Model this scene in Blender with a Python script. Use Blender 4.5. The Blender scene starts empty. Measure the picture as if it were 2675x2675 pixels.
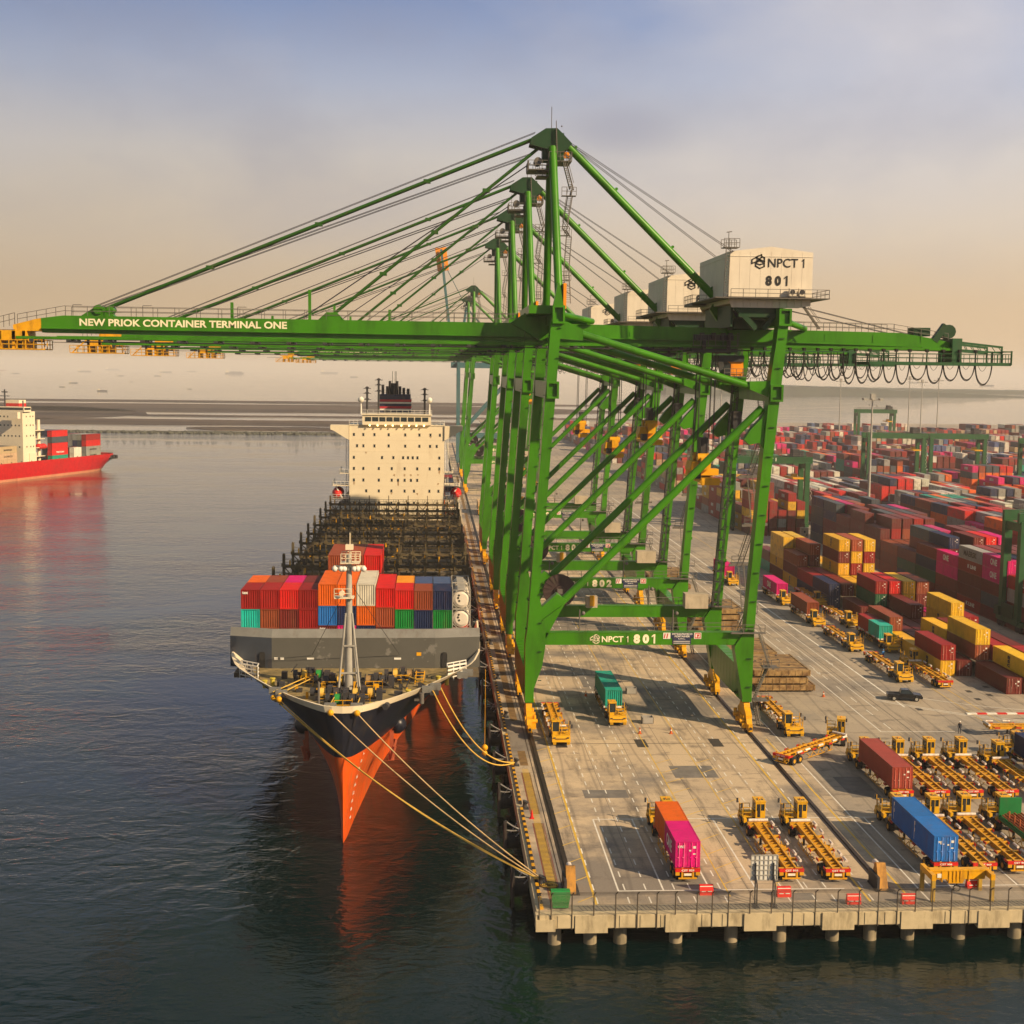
import bpy, math, random
from mathutils import Vector, Matrix
R = math.radians
sc = bpy.context.scene
col = sc.collection
# ------------------------------------------------------------------ camera
HCAM = 49.4
def cam_basis(yaw=.0605, pitch=.1058, roll=.0120):
    cy, sy, cp, sp = math.cos(yaw), math.sin(yaw), math.cos(pitch), math.sin(pitch)
    fw = Vector((sy*cp, cy*cp, -sp)); r = Vector((cy, -sy, 0)); u = r.cross(fw)
    cr, sr = math.cos(roll), math.sin(roll)
    return cr*r + sr*u, -sr*r + cr*u, fw
rx, uy, fw = cam_basis()
cd = bpy.data.cameras.new('camera'); cam = bpy.data.objects.new('camera', cd); col.objects.link(cam)
cam.matrix_world = Matrix(((rx.x, uy.x, -fw.x, 0), (rx.y, uy.y, -fw.y, 0), (rx.z, uy.z, -fw.z, HCAM), (0, 0, 0, 1)))
cd.sensor_width = 36; cd.lens = 3500/2675*36; cd.clip_start = 1; cd.clip_end = 90000
sc.camera = cam
# ------------------------------------------------------------------ sun, sky, exposure
SUN_AZ, SUN_EL = 38.0, 31.0           # azimuth measured from +x towards -y
sd = Vector((math.cos(R(SUN_AZ))*math.cos(R(SUN_EL)), -math.sin(R(SUN_AZ))*math.cos(R(SUN_EL)), math.sin(R(SUN_EL))))
ld = bpy.data.lights.new('sun', 'SUN'); ld.energy = 5.0; ld.angle = R(.6); ld.color = (1, .74, .44)
lo = bpy.data.objects.new('sun', ld); col.objects.link(lo); lo.rotation_euler = sd.to_track_quat('Z', 'Y').to_euler(); lo.location = (80, -60, 120)
w = bpy.data.worlds.new('World'); sc.world = w; w.use_nodes = True
nt = w.node_tree; N = nt.nodes; LK = nt.links
for n in list(N): N.remove(n)
out = N.new('ShaderNodeOutputWorld'); bg = N.new('ShaderNodeBackground'); LK.new(bg.outputs[0], out.inputs[0])
sky = N.new('ShaderNodeTexSky'); sky.sky_type = 'NISHITA'; sky.sun_disc = False
sky.sun_elevation = R(SUN_EL); sky.sun_rotation = math.atan2(sd.x, sd.y); sky.dust_density = 5; sky.air_density = 1.2; sky.ozone_density = 1.5; sky.altitude = 0
skm = N.new('ShaderNodeMix'); skm.data_type = 'RGBA'; skm.blend_type = 'MIX'
tc = N.new('ShaderNodeTexCoord'); sep = N.new('ShaderNodeSeparateXYZ'); LK.new(tc.outputs['Generated'], sep.inputs[0])
# elevation-driven tint of the hazy evening air (multiplied into the physical sky's scale)
ramp = N.new('ShaderNodeValToRGB'); LK.new(sep.outputs['Z'], ramp.inputs[0])
cr = ramp.color_ramp
stops = [(0.0, (6.0, 4.2, 2.45)), (0.05, (5.9, 4.3, 2.7)), (0.10, (6.0, 4.9, 3.7)), (0.15, (5.5, 5.0, 4.6)), (0.20, (3.9, 4.2, 5.2)), (0.27, (1.6, 2.4, 4.5)), (0.33, (.45, 1.35, 2.3)), (0.42, (.12, 1.0, 1.5)), (1.0, (.3, .7, 1.3))]
while len(cr.elements) < len(stops): cr.elements.new(.5)
for e, (p, c) in zip(cr.elements, stops): e.position = p; e.color = (c[0]/6, c[1]/6, c[2]/6, 1)
vs = N.new('ShaderNodeVectorMath'); vs.operation = 'SCALE'; vs.inputs['Scale'].default_value = 6.0; LK.new(ramp.outputs[0], vs.inputs[0])
skm.inputs[0].default_value = .94; LK.new(sky.outputs[0], skm.inputs[6]); LK.new(vs.outputs[0], skm.inputs[7])
# soft cloud sheets
mp = N.new('ShaderNodeMapping'); mp.inputs['Scale'].default_value = (2.2, 2.2, 4.6); mp.inputs['Location'].default_value = (7.7, 2.4, .7); LK.new(tc.outputs['Generated'], mp.inputs[0])
cn = N.new('ShaderNodeTexNoise'); cn.inputs['Scale'].default_value = 1.15; cn.inputs['Detail'].default_value = 7; cn.inputs['Roughness'].default_value = .48; cn.inputs['Distortion'].default_value = .15; LK.new(mp.outputs[0], cn.inputs[0])
cr2 = N.new('ShaderNodeValToRGB'); cr2.color_ramp.elements[0].position = .40; cr2.color_ramp.elements[1].position = .64; LK.new(cn.outputs['Fac'], cr2.inputs[0])
zr = N.new('ShaderNodeMapRange'); zr.inputs['From Min'].default_value = .07; zr.inputs['From Max'].default_value = .22; LK.new(sep.outputs['Z'], zr.inputs[0])
mu = N.new('ShaderNodeMath'); mu.operation = 'MULTIPLY'; LK.new(cr2.outputs[0], mu.inputs[0]); LK.new(zr.outputs[0], mu.inputs[1])
mu2 = N.new('ShaderNodeMath'); mu2.operation = 'MULTIPLY'; mu2.inputs[1].default_value = .75; LK.new(mu.outputs[0], mu2.inputs[0])
cm = N.new('ShaderNodeMix'); cm.data_type = 'RGBA'; LK.new(mu2.outputs[0], cm.inputs[0]); LK.new(skm.outputs[2], cm.inputs[6]); cm.inputs[7].default_value = (5.6, 5.3, 5.4, 1)
mp2 = N.new('ShaderNodeMapping'); mp2.inputs['Scale'].default_value = (3.4, 3.4, 6.5); mp2.inputs['Location'].default_value = (.7, 2.2, .3); LK.new(tc.outputs['Generated'], mp2.inputs[0])
dn = N.new('ShaderNodeTexNoise'); dn.inputs['Scale'].default_value = 1.6; dn.inputs['Detail'].default_value = 8; dn.inputs['Roughness'].default_value = .55; dn.inputs['Distortion'].default_value = .1; LK.new(mp2.outputs[0], dn.inputs[0])
dr_ = N.new('ShaderNodeMapRange'); dr_.inputs['From Min'].default_value = .46; dr_.inputs['From Max'].default_value = .72; dr_.inputs['To Max'].default_value = .36; LK.new(dn.outputs['Fac'], dr_.inputs[0])
zr2 = N.new('ShaderNodeMapRange'); zr2.inputs['From Min'].default_value = .03; zr2.inputs['From Max'].default_value = .14; LK.new(sep.outputs['Z'], zr2.inputs[0])
m5 = N.new('ShaderNodeMath'); m5.operation = 'MULTIPLY'; LK.new(dr_.outputs[0], m5.inputs[0]); LK.new(zr2.outputs[0], m5.inputs[1])
sb = N.new('ShaderNodeVectorMath'); sb.operation = 'SUBTRACT'; sb.inputs[1].default_value = (0.1347, 0.9757, 0.1727); LK.new(tc.outputs['Generated'], sb.inputs[0])
sm2 = N.new('ShaderNodeVectorMath'); sm2.operation = 'MULTIPLY'; sm2.inputs[1].default_value = (15, 15, 36); LK.new(sb.outputs[0], sm2.inputs[0])
ln = N.new('ShaderNodeVectorMath'); ln.operation = 'LENGTH'; LK.new(sm2.outputs[0], ln.inputs[0])
lr = N.new('ShaderNodeMapRange'); lr.interpolation_type = 'SMOOTHSTEP'; lr.inputs['From Min'].default_value = 1.15; lr.inputs['From Max'].default_value = .1; lr.inputs['To Min'].default_value = 0; lr.inputs['To Max'].default_value = .5; LK.new(ln.outputs['Value'], lr.inputs[0])
mxx = N.new('ShaderNodeMath'); mxx.operation = 'MAXIMUM'; LK.new(m5.outputs[0], mxx.inputs[0]); LK.new(lr.outputs[0], mxx.inputs[1])
cm2 = N.new('ShaderNodeMix'); cm2.data_type = 'RGBA'; LK.new(mxx.outputs[0], cm2.inputs[0]); LK.new(cm.outputs[2], cm2.inputs[6]); cm2.inputs[7].default_value = (2.7, 2.75, 3.5, 1)
LK.new(cm2.outputs[2], bg.inputs[0]); bx_ = N.new('ShaderNodeMapRange'); bx_.inputs['From Min'].default_value = -.32; bx_.inputs['From Max'].default_value = .42; bx_.inputs['To Min'].default_value = .070; bx_.inputs['To Max'].default_value = .090; LK.new(sep.outputs['X'], bx_.inputs[0]); LK.new(bx_.outputs[0], bg.inputs[1])
vsn = sc.view_settings; vsn.view_transform = 'Standard'; vsn.look = 'None'; vsn.gamma = 1; vsn.exposure = .5
sc.cycles.use_denoising = True; sc.cycles.max_bounces = 6; sc.cycles.volume_bounces = 1; sc.cycles.diffuse_bounces = 2; sc.cycles.glossy_bounces = 3
sc.cycles.caustics_reflective = False; sc.cycles.caustics_refractive = False
# ------------------------------------------------------------------ materials
MATS = {}
def nodes(name):
    m = bpy.data.materials.new(name); m.use_nodes = True; t = m.node_tree
    return m, t, t.nodes, t.links, t.nodes['Principled BSDF']
def noise(n, l, vec, scale, detail=4, rough=.6, stretch=None):
    x = n.new('ShaderNodeTexNoise'); x.inputs['Scale'].default_value = scale; x.inputs['Detail'].default_value = detail; x.inputs['Roughness'].default_value = rough
    if stretch:
        mpg = n.new('ShaderNodeMapping'); mpg.inputs['Scale'].default_value = stretch; l.new(vec, mpg.inputs[0]); vec = mpg.outputs[0]
    l.new(vec, x.inputs['Vector']); return x
def rampn(n, l, fac, a, b):
    x = n.new('ShaderNodeMapRange'); x.inputs['From Min'].default_value = a; x.inputs['From Max'].default_value = b; l.new(fac, x.inputs[0]); return x
def mixc(n, l, fac, a, b, mode='MIX'):
    x = n.new('ShaderNodeMix'); x.data_type = 'RGBA'; x.blend_type = mode
    for s, v in ((0, fac), (6, a), (7, b)):
        if isinstance(v, (tuple, list)): x.inputs[s].default_value = (*v[:3], 1)
        elif isinstance(v, (int, float)): x.inputs[s].default_value = v
        else: l.new(v, x.inputs[s])
    return x.outputs[2]
def paint(name, c=(.5, .5, .5), rough=.5, metal=0, var=.18, scale=.6, dirt=(.09, .06, .04), amt=.45, lo=.52, hi=.72, dscale=.9, streak=True, objcol=False, bump=0, gain=1):
    if name in MATS: return MATS[name]
    m, t, n, l, p = nodes(name)
    g = n.new('ShaderNodeNewGeometry').outputs['Position']
    base = c
    if objcol: base = n.new('ShaderNodeObjectInfo').outputs['Color']
    a = noise(n, l, g, scale, 5)
    mr = rampn(n, l, a.outputs['Fac'], .25, .75); mr.inputs['To Min'].default_value = 1-var; mr.inputs['To Max'].default_value = 1+var
    mr.inputs['To Min'].default_value *= gain; mr.inputs['To Max'].default_value *= gain
    cmb = n.new('ShaderNodeCombineColor'); [l.new(mr.outputs[0], cmb.inputs[i]) for i in range(3)]
    c1 = mixc(n, l, 1.0, base, cmb.outputs[0], 'MULTIPLY')
    d = noise(n, l, g, dscale, 6, .65, (1, 1, .22) if streak else None)
    dr = rampn(n, l, d.outputs['Fac'], lo, hi); dr.inputs['To Max'].default_value = amt
    c2 = mixc(n, l, dr.outputs[0], c1, dirt)
    l.new(c2, p.inputs['Base Color']); p.inputs['Roughness'].default_value = rough; p.inputs['Metallic'].default_value = metal; p.inputs['Specular IOR Level'].default_value = .28
    if bump:
        b = n.new('ShaderNodeBump'); b.inputs['Strength'].default_value = bump; b.inputs['Distance'].default_value = .05
        bn = noise(n, l, g, 3, 6); l.new(bn.outputs['Fac'], b.inputs['Height']); l.new(b.outputs[0], p.inputs['Normal'])
    MATS[name] = m; return m
GREEN = paint('crane_green_paint', (.042, .195, .002), .34, var=.2, scale=.12, dirt=(.018, .055, .005), amt=.65, lo=.47, dscale=.35)
GREEN2 = paint('yard_crane_green_paint', (.018, .085, .030), .5, dirt=(.04, .05, .03), amt=.5)
DGREEN = paint('dark_green_steel', (.010, .045, .016), .5, dirt=(.03, .03, .02))
YEL = paint('machine_yellow', (.66, .33, .006), .42, var=.14, scale=1.2, dirt=(.16, .07, .02), amt=.55, dscale=1.6)
ORG = paint('cab_orange', (.80, .27, .01), .4)
WHT = paint('house_white', (.66, .60, .50), .5, var=.05, dirt=(.50, .44, .36), amt=.6, lo=.45, dscale=.5)
CREAM = paint('ship_cream_white', (.72, .63, .46), .45, var=.05, scale=.2, dirt=(.38, .26, .16), amt=.35, lo=.60, hi=.75, dscale=.35)
STEEL = paint('galvanised_steel', (.13, .12, .11), .6, .1, dirt=(.10, .08, .06))
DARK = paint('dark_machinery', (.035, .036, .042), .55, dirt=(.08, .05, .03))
BLACK = paint('black_rubber', (.018, .018, .019), .8, dirt=(.08, .07, .055), amt=.4)
LASH = paint('lashing_steel', (.095, .075, .040), .7, dirt=(.17, .09, .04), amt=.6, dscale=1.2)
HATCHM = paint('hatch_cover_steel', (.12, .10, .07), .8, dirt=(.20, .12, .06), amt=.6, dscale=.5, streak=False)
RUSTY = paint('weathered_ochre_steel', (.33, .215, .09), .75, var=.35, scale=.7, dirt=(.10, .045, .018), amt=.85, lo=.42, hi=.66, dscale=.8, streak=False)
REDP = paint('red_paint', (.55, .015, .012), .5)
REDW = paint('red_marking', (.42, .02, .012), .5)
WHM = paint('white_paint', (.72, .70, .64), .55, dirt=(.3, .26, .2))
OFFW = paint('lettering_cream', (.80, .74, .52), .5, amt=.1)
BLKL = paint('lettering_black', (.02, .02, .02), .5, amt=.1)
NAVY = paint('navy_paint', (.018, .028, .075), .45)
GLASS = paint('dark_glass', (.02, .03, .035), .08, amt=.1)
CONC = paint('beam_concrete', (.50, .42, .27), .85, var=.15, scale=.8, dirt=(.13, .10, .06), amt=.7, lo=.5, dscale=1.1, bump=.2)
PILEM = paint('pile_concrete', (.30, .25, .17), .9, dirt=(.06, .06, .04), amt=.8, lo=.42)
QSTEEL = paint('quay_dark_steel', (.03, .028, .03), .6)
ROPE = paint('mooring_rope_yellow', (.60, .38, .07), .8, dirt=(.3, .2, .08))
CONT = paint('container_paint', objcol=True, rough=.5, var=.16, scale=.8, dirt=(.15, .065, .03), amt=.42, lo=.55, hi=.75, dscale=.8)
CONTD = paint('container_door_paint', objcol=True, rough=.5, var=.2, scale=2.5, dirt=(.15, .09, .06), amt=.5, dscale=1.5)
GREY = paint('ship_grey', (.085, .085, .078), .6, var=.10, scale=.25, dirt=(.30, .29, .27), amt=.35, lo=.62, hi=.66, dscale=.4, streak=False)
GREYL = paint('ship_light_grey', (.17, .17, .16), .6)
GREYB = paint('ship_blue_grey', (.045, .055, .075), .6)
LMAST = paint('mast_grey', (.34, .33, .30), .5)
def emis(name, c, s):
    m, t, n, l, p = nodes(name); p.inputs['Base Color'].default_value = (*c, 1); p.inputs['Emission Color'].default_value = (*c, 1); p.inputs['Emission Strength'].default_value = s; return m
LAMPON = emis('lit_deck_lamp', (1, .62, .22), 6)
# ------------------------------------------------------------------ mesh builder
class MB:
    def __init__(s, o=(0, 0, 0)): s.v = []; s.f = []; s.sm = []; s.mi = []; s.o = o; s.m = 0
    def add(s, vs, fs, smooth=False):
        b = len(s.v); o = s.o; s.v += [(a[0]-o[0], a[1]-o[1], a[2]-o[2]) for a in vs]
        for f in fs: s.f.append([b+i for i in f]); s.sm.append(smooth); s.mi.append(s.m)
        return s
    def box(s, x0, x1, y0, y1, z0, z1):
        return s.add([(x, y, z) for z in (z0, z1) for y in (y0, y1) for x in (x0, x1)], [(0, 2, 3, 1), (4, 5, 7, 6), (0, 1, 5, 4), (2, 6, 7, 3), (0, 4, 6, 2), (1, 3, 7, 5)])
    def hexa(s, bot, top):
        return s.add(list(bot)+list(top), [(3, 2, 1, 0), (4, 5, 6, 7), (0, 1, 5, 4), (1, 2, 6, 5), (2, 3, 7, 6), (3, 0, 4, 7)])
    def prism(s, pts, y0, y1):      # polygon in XZ extruded along y
        n = len(pts); vs = [(x, y0, z) for x, z in pts]+[(x, y1, z) for x, z in pts]
        return s.add(vs, [tuple(range(n)), tuple(range(2*n-1, n-1, -1))]+[((i+1) % n, i, n+i, n+(i+1) % n) for i in range(n)])
    def prismx(s, pts, x0, x1):     # polygon in YZ extruded along x
        n = len(pts); vs = [(x0, y, z) for y, z in pts]+[(x1, y, z) for y, z in pts]
        return s.add(vs, [tuple(range(n)), tuple(range(2*n-1, n-1, -1))]+[((i+1) % n, i, n+i, n+(i+1) % n) for i in range(n)])
    def prismz(s, pts, z0, z1):
        n = len(pts); vs = [(x, y, z0) for x, y in pts]+[(x, y, z1) for x, y in pts]
        return s.add(vs, [tuple(range(n-1, -1, -1)), tuple(range(n, 2*n))]+[(i, (i+1) % n, n+(i+1) % n, n+i) for i in range(n)])
    def beam(s, p, q, w, h=None, up=(0, 0, 1)):
        h = h or w; p = Vector(p); q = Vector(q); d = (q-p).normalized(); u = Vector(up)
        if abs(d.dot(u)) > .98: u = Vector((0, 1, 0))
        r = d.cross(u).normalized(); u = r.cross(d)
        c = [(-1, -1), (1, -1), (1, 1), (-1, 1)]
        return s.hexa([tuple(p+r*a*w/2+u*b*h/2) for a, b in c], [tuple(q+r*a*w/2+u*b*h/2) for a, b in c])
    def tube(s, p, q, r, n=10, r2=None, cap=True):
        r2 = r if r2 is None else r2; p = Vector(p); q = Vector(q); d = (q-p).normalized(); u = Vector((0, 0, 1))
        if abs(d.z) > .98: u = Vector((0, 1, 0))
        a = d.cross(u).normalized(); b = a.cross(d)
        vs = []
        for c, rr in ((p, r), (q, r2)):
            for i in range(n): t = 2*math.pi*i/n; vs.append(tuple(c+a*math.cos(t)*rr+b*math.sin(t)*rr))
        s.add(vs, [(i, (i+1) % n, n+(i+1) % n, n+i) for i in range(n)], True)
        if cap: s.add(vs, [tuple(range(n-1, -1, -1)), tuple(range(n, 2*n))])
        return s
    def line(s, pts, r, n=6):
        for a, b in zip(pts, pts[1:]): s.tube(a, b, r, n, cap=False)
        return s
    def sweep(s, pts, r, n=6):
        pts = [Vector(p) for p in pts]; vs = []
        for k, p in enumerate(pts):
            d = (pts[min(k+1, len(pts)-1)]-pts[max(k-1, 0)]).normalized(); a = d.cross(Vector((.13, .9, .31))).normalized(); b = a.cross(d)
            for i in range(n): t = 2*math.pi*i/n; vs.append(tuple(p+a*math.cos(t)*r+b*math.sin(t)*r))
        s.add(vs, [(k*n+i, k*n+(i+1) % n, (k+1)*n+(i+1) % n, (k+1)*n+i) for k in range(len(pts)-1) for i in range(n)], True); return s
    def ball(s, c, r, n=8, sz=1):
        vs = []; m = n//2+1
        for j in range(m+1):
            ph = math.pi*j/m
            for i in range(n): t = 2*math.pi*i/n; vs.append((c[0]+r*math.sin(ph)*math.cos(t), c[1]+r*math.sin(ph)*math.sin(t), c[2]+r*sz*math.cos(ph)))
        return s.add(vs, [(j*n+i, j*n+(i+1) % n, (j+1)*n+(i+1) % n, (j+1)*n+i) for j in range(m) for i in range(n)], True)
    def rail(s, p, q, h=1.1, step=1.8, r=.045, mid=1):
        p = Vector(p); q = Vector(q); L = (q-p).length; k = max(1, round(L/step)); up = Vector((0, 0, h))
        for i in range(k+1): a = p.lerp(q, i/k); s.beam(a, a+up, r*1.6)
        for j in range(mid+1): f = 1-j/(mid+1); s.beam(p+up*f, q+up*f, r*1.6)
        return s
    def stair(s, p, q, wd=.7, n=None, rails=True):   # inclined ladder between two points, treads across y
        p = Vector(p); q = Vector(q); n = n or max(4, int(abs(q.z-p.z)/.3)); 
        d = (q-p); hd = Vector((d.x, d.y, 0)); side = Vector((-hd.y, hd.x, 0)).normalized()*wd/2 if hd.length > .01 else Vector((0, wd/2, 0))
        for sg in (-1, 1):
            s.beam(p+side*sg, q+side*sg, .08, .18)
            if rails: s.beam(p+side*sg+Vector((0, 0, 1)), q+side*sg+Vector((0, 0, 1)), .06)
        for i in range(n): a = p.lerp(q, (i+.5)/n); s.beam(a-side, a+side, .22, .04)
        return s
    def build(s, name, mat, parent=None, kind=None):
        me = bpy.data.meshes.new(name); me.from_pydata(s.v, [], s.f)
        me.polygons.foreach_set('use_smooth', s.sm)
        mats = mat if isinstance(mat, (list, tuple)) else [mat]
        for m in mats: me.materials.append(m)
        if len(mats) > 1: me.polygons.foreach_set('material_index', s.mi)
        me.update(); o = bpy.data.objects.new(name, me); col.objects.link(o)
        if parent: o.parent = parent
        if kind: o['kind'] = kind
        return o
def tag(o, label, cat, group=None, kind=None):
    o['label'] = label; o['category'] = cat
    if group: o['group'] = group
    if kind: o['kind'] = kind
    return o
def empty(name, loc, label, cat, group=None, rz=0):
    o = bpy.data.objects.new(name, None); col.objects.link(o); o.location = loc; o.rotation_euler.z = rz; o.empty_display_size = .5
    return tag(o, label, cat, group)
def kids(o): return [c for c in o.children]
def copy_tree(o, parent=None):
    c = o.copy(); col.objects.link(c)
    if parent: c.parent = parent
    for ch in kids(o):
        if not ch.name.startswith(('plate_lettering', 'roof_number')): copy_tree(ch, c)
    return c
TXT = {}
def text_mesh(s, bold=.02):
    k = (s, bold)
    if k in TXT: return TXT[k]
    cu = bpy.data.curves.new('t', 'FONT'); cu.body = s; cu.offset = bold; cu.resolution_u = 3
    ob = bpy.data.objects.new('t', cu); col.objects.link(ob)
    dg = bpy.context.evaluated_depsgraph_get(); me = ob.evaluated_get(dg).to_mesh()
    vs = [tuple(v.co) for v in me.vertices]; fs = [tuple(p.vertices) for p in me.polygons]
    bpy.data.objects.remove(ob); bpy.data.curves.remove(cu)
    x0 = min(v[0] for v in vs); x1 = max(v[0] for v in vs); y0 = min(v[1] for v in vs); y1 = max(v[1] for v in vs)
    TXT[k] = ([((v[0]-x0)/(x1-x0), (v[1]-y0)/(y1-y0)) for v in vs], fs); return TXT[k]
def letters(mb, s, o, right, up, w_, h_, bold=.02):
    vs, fs = text_mesh(s, bold) if s != '1' else ([(.55, 0), (1, 0), (1, 1), (.62, 1), (0, .80), (0, .66), (.55, .80)], [(0, 1, 2, 3, 6), (6, 3, 4, 5)]); o = Vector(o); right = Vector(right).normalized(); up = Vector(up).normalized()
    return mb.add([tuple(o+right*a*w_+up*b*h_) for a, b in vs], fs)
LOGO = [[(.02, .36), (.02, .62), (.33, .80), (.60, .64), (.30, .47), (.02, .36)], [(.38, .60), (.70, .78), (.70, .98), (.36, .84), (.36, .72)], [(.60, .64), (.92, .50), (.92, .76), (.70, .88)], [(.30, .47), (.30, .18), (.60, .02), (.92, .16), (.92, .38), (.60, .28), (.34, .36)], [(.34, .44), (.62, .56), (.90, .42)]]
def logo(mb, o, right, up, sz, t=.07):
    o = Vector(o); right = Vector(right); up = Vector(up); nrm = right.cross(up)
    for pl in LOGO:
        for a, b in zip(pl, pl[1:]):
            p = o+right*a[0]*sz+up*a[1]*sz; q = o+right*b[0]*sz+up*b[1]*sz; d = (q-p).normalized()*t*sz*.45; sdv = d.cross(nrm).normalized()*t*sz/2
            mb.add([tuple(p-d-sdv), tuple(q+d-sdv), tuple(q+d+sdv), tuple(p-d+sdv)], [(0, 1, 2, 3)])
# ------------------------------------------------------------------ SETTING: water, land, quay
WZ = -3.3
def water_mat():
    m, t, n, l, p = nodes('harbour_water')
    g = n.new('ShaderNodeNewGeometry').outputs['Position']
    a = noise(n, l, g, .010, 3); c = mixc(n, l, rampn(n, l, a.outputs['Fac'], .3, .7).outputs[0], (.0003, .0065, .0090), (.0003, .0100, .0085))
    l.new(c, p.inputs['Base Color']); p.inputs['Roughness'].default_value = .03; p.inputs['IOR'].default_value = 1.33; p.inputs['Specular IOR Level'].default_value = .62
    n1 = noise(n, l, g, .30, 2, .5, (1, 1.25, 1)); n2 = noise(n, l, g, 1.25, 3, .6, (.7, 1.6, 1)); n3 = noise(n, l, g, .07, 2, .5, (.6, 1.5, 1))
    n1.inputs['Distortion'].default_value = .8
    ad = n.new('ShaderNodeMath'); ad.operation = 'MULTIPLY_ADD'; l.new(n2.outputs['Fac'], ad.inputs[0]); ad.inputs[1].default_value = .34; l.new(n1.outputs['Fac'], ad.inputs[2])
    ad2 = n.new('ShaderNodeMath'); ad2.operation = 'MULTIPLY_ADD'; l.new(n3.outputs['Fac'], ad2.inputs[0]); ad2.inputs[1].default_value = 1.2; l.new(ad.outputs[0], ad2.inputs[2])
    # calm lanes: patches where the ripples nearly die out
    cl = noise(n, l, g, .012, 3, .5, (1, 2.2, 1)); clr = rampn(n, l, cl.outputs['Fac'], .35, .65); clr.inputs['To Min'].default_value = .16; clr.inputs['To Max'].default_value = 1.0
    b = n.new('ShaderNodeBump'); b.inputs['Distance'].default_value = .24; l.new(clr.outputs[0], b.inputs['Strength']); l.new(ad2.outputs[0], b.inputs['Height']); l.new(b.outputs[0], p.inputs['Normal'])
    return m
def grid_plane(name, x0, x1, y0, y1, z, m):
    mb = MB(); mb.add([(x0, y0, z), (x1, y0, z), (x1, y1, z), (x0, y1, z)], [(0, 1, 2, 3)]); return mb.build(name, m, kind='structure')
grid_plane('water', -30000, 30000, -3000, 60000, WZ, water_mat())
def ground_mat():
    m, t, n, l, p = nodes('apron_concrete')
    g = n.new('ShaderNodeNewGeometry').outputs['Position']
    sx = n.new('ShaderNodeSeparateXYZ'); l.new(g, sx.inputs[0])
    br = n.new('ShaderNodeTexBrick'); br.offset = 0; br.inputs['Scale'].default_value = 1; br.inputs['Brick Width'].default_value = 5.1; br.inputs['Row Height'].default_value = 7.3; br.inputs['Mortar Size'].default_value = .035; br.inputs['Bias'].default_value = 0
    br.inputs['Color1'].default_value = (.52, .41, .275, 1); br.inputs['Color2'].default_value = (.43, .34, .235, 1); br.inputs['Mortar'].default_value = (.15, .125, .10, 1); l.new(g, br.inputs['Vector'])
    big = noise(n, l, g, .045, 6, .62); c = mixc(n, l, rampn(n, l, big.outputs['Fac'], .46, .58).outputs[0], br.outputs['Color'], (.20, .175, .15))  # mottled paving tone, its dark blotches deepened to stand in for broad shade
    # darker asphalt of the yard roads
    yr = rampn(n, l, sx.outputs['X'], 47.2, 47.6); c = mixc(n, l, yr.outputs[0], c, mixc(n, l, .6, c, (.27, .24, .20)))
    st = noise(n, l, g, .5, 7, .7, (1, .14, 1)); c = mixc(n, l, rampn(n, l, st.outputs['Fac'], .53, .74).outputs[0], c, (.10, .085, .07))
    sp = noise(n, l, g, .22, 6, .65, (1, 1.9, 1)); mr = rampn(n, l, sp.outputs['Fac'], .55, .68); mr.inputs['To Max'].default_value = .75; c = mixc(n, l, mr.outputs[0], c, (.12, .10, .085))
    fine = noise(n, l, g, 4, 5, .7); mf = rampn(n, l, fine.outputs['Fac'], .2, .8); mf.inputs['To Min'].default_value = .82; mf.inputs['To Max'].default_value = 1.18
    cmb = n.new('ShaderNodeCombineColor'); [l.new(mf.outputs[0], cmb.inputs[i]) for i in range(3)]
    c = mixc(n, l, 1.0, c, cmb.outputs[0], 'MULTIPLY')
    wv = n.new('ShaderNodeTexWave'); wv.bands_direction = 'X'; wv.inputs['Scale'].default_value = .09; wv.inputs['Distortion'].default_value = 9; wv.inputs['Detail'].default_value = 3; wv.inputs['Detail Scale'].default_value = .35
    mg = n.new('ShaderNodeMapping'); mg.inputs['Scale'].default_value = (1, .35, 1); l.new(g, mg.inputs[0]); l.new(mg.outputs[0], wv.inputs[0])
    wr = rampn(n, l, wv.outputs['Fac'], .965, 1.0); wr.inputs['To Max'].default_value = .35; c = mixc(n, l, wr.outputs[0], c, (.07, .06, .055))
    l.new(c, p.inputs['Base Color']); p.inputs['Roughness'].default_value = .85
    b = n.new('ShaderNodeBump'); b.inputs['Strength'].default_value = .15; b.inputs['Distance'].default_value = .03; l.new(fine.outputs['Fac'], b.inputs['Height']); l.new(b.outputs[0], p.inputs['Normal'])
    return m
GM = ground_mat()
QX, QY = 10.3, 117.9
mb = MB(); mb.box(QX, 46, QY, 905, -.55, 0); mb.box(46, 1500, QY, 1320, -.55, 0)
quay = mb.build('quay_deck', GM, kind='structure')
# front (end) beam of the quay, with stepped blocks and a slotted drain kerb
mb = MB(); mb.box(QX-.6, 1500, QY-.9, QY-.002, -1.25, .02)
mb.box(QX-.6, QX+1.2, QY-1.1, QY-.9, -1.45, -.35)
xs = [15.3, 23.6, 30.9, 38.2, 45.6, 52.9, 60.2, 68, 76]
for x in xs: mb.box(x-2.0, x+1.0, QY-1.05, QY+.7, -1.65, -.012)
mb.box(QX-.45, QX-.002, QY, 905, -1.5, -.004)
mb.build('edge_beam', CONC, quay)
mb = MB(); random.seed(6)
for i in range(32): xx = QX+1.4+i*1.9; mb.box(xx, xx+1.45+random.uniform(-.1, .1), QY-.955, QY-.9, -1.18, -.05)
mb.build('face_panels', CONC, quay)
mb = MB(); y = QY+.12
mb.box(13.2, 1500, QY-.05, QY+1.35, .012, .03)
mb.build('drain_channel', paint('drain_concrete', (.22, .20, .16), .9), quay)
mb = MB()
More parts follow.
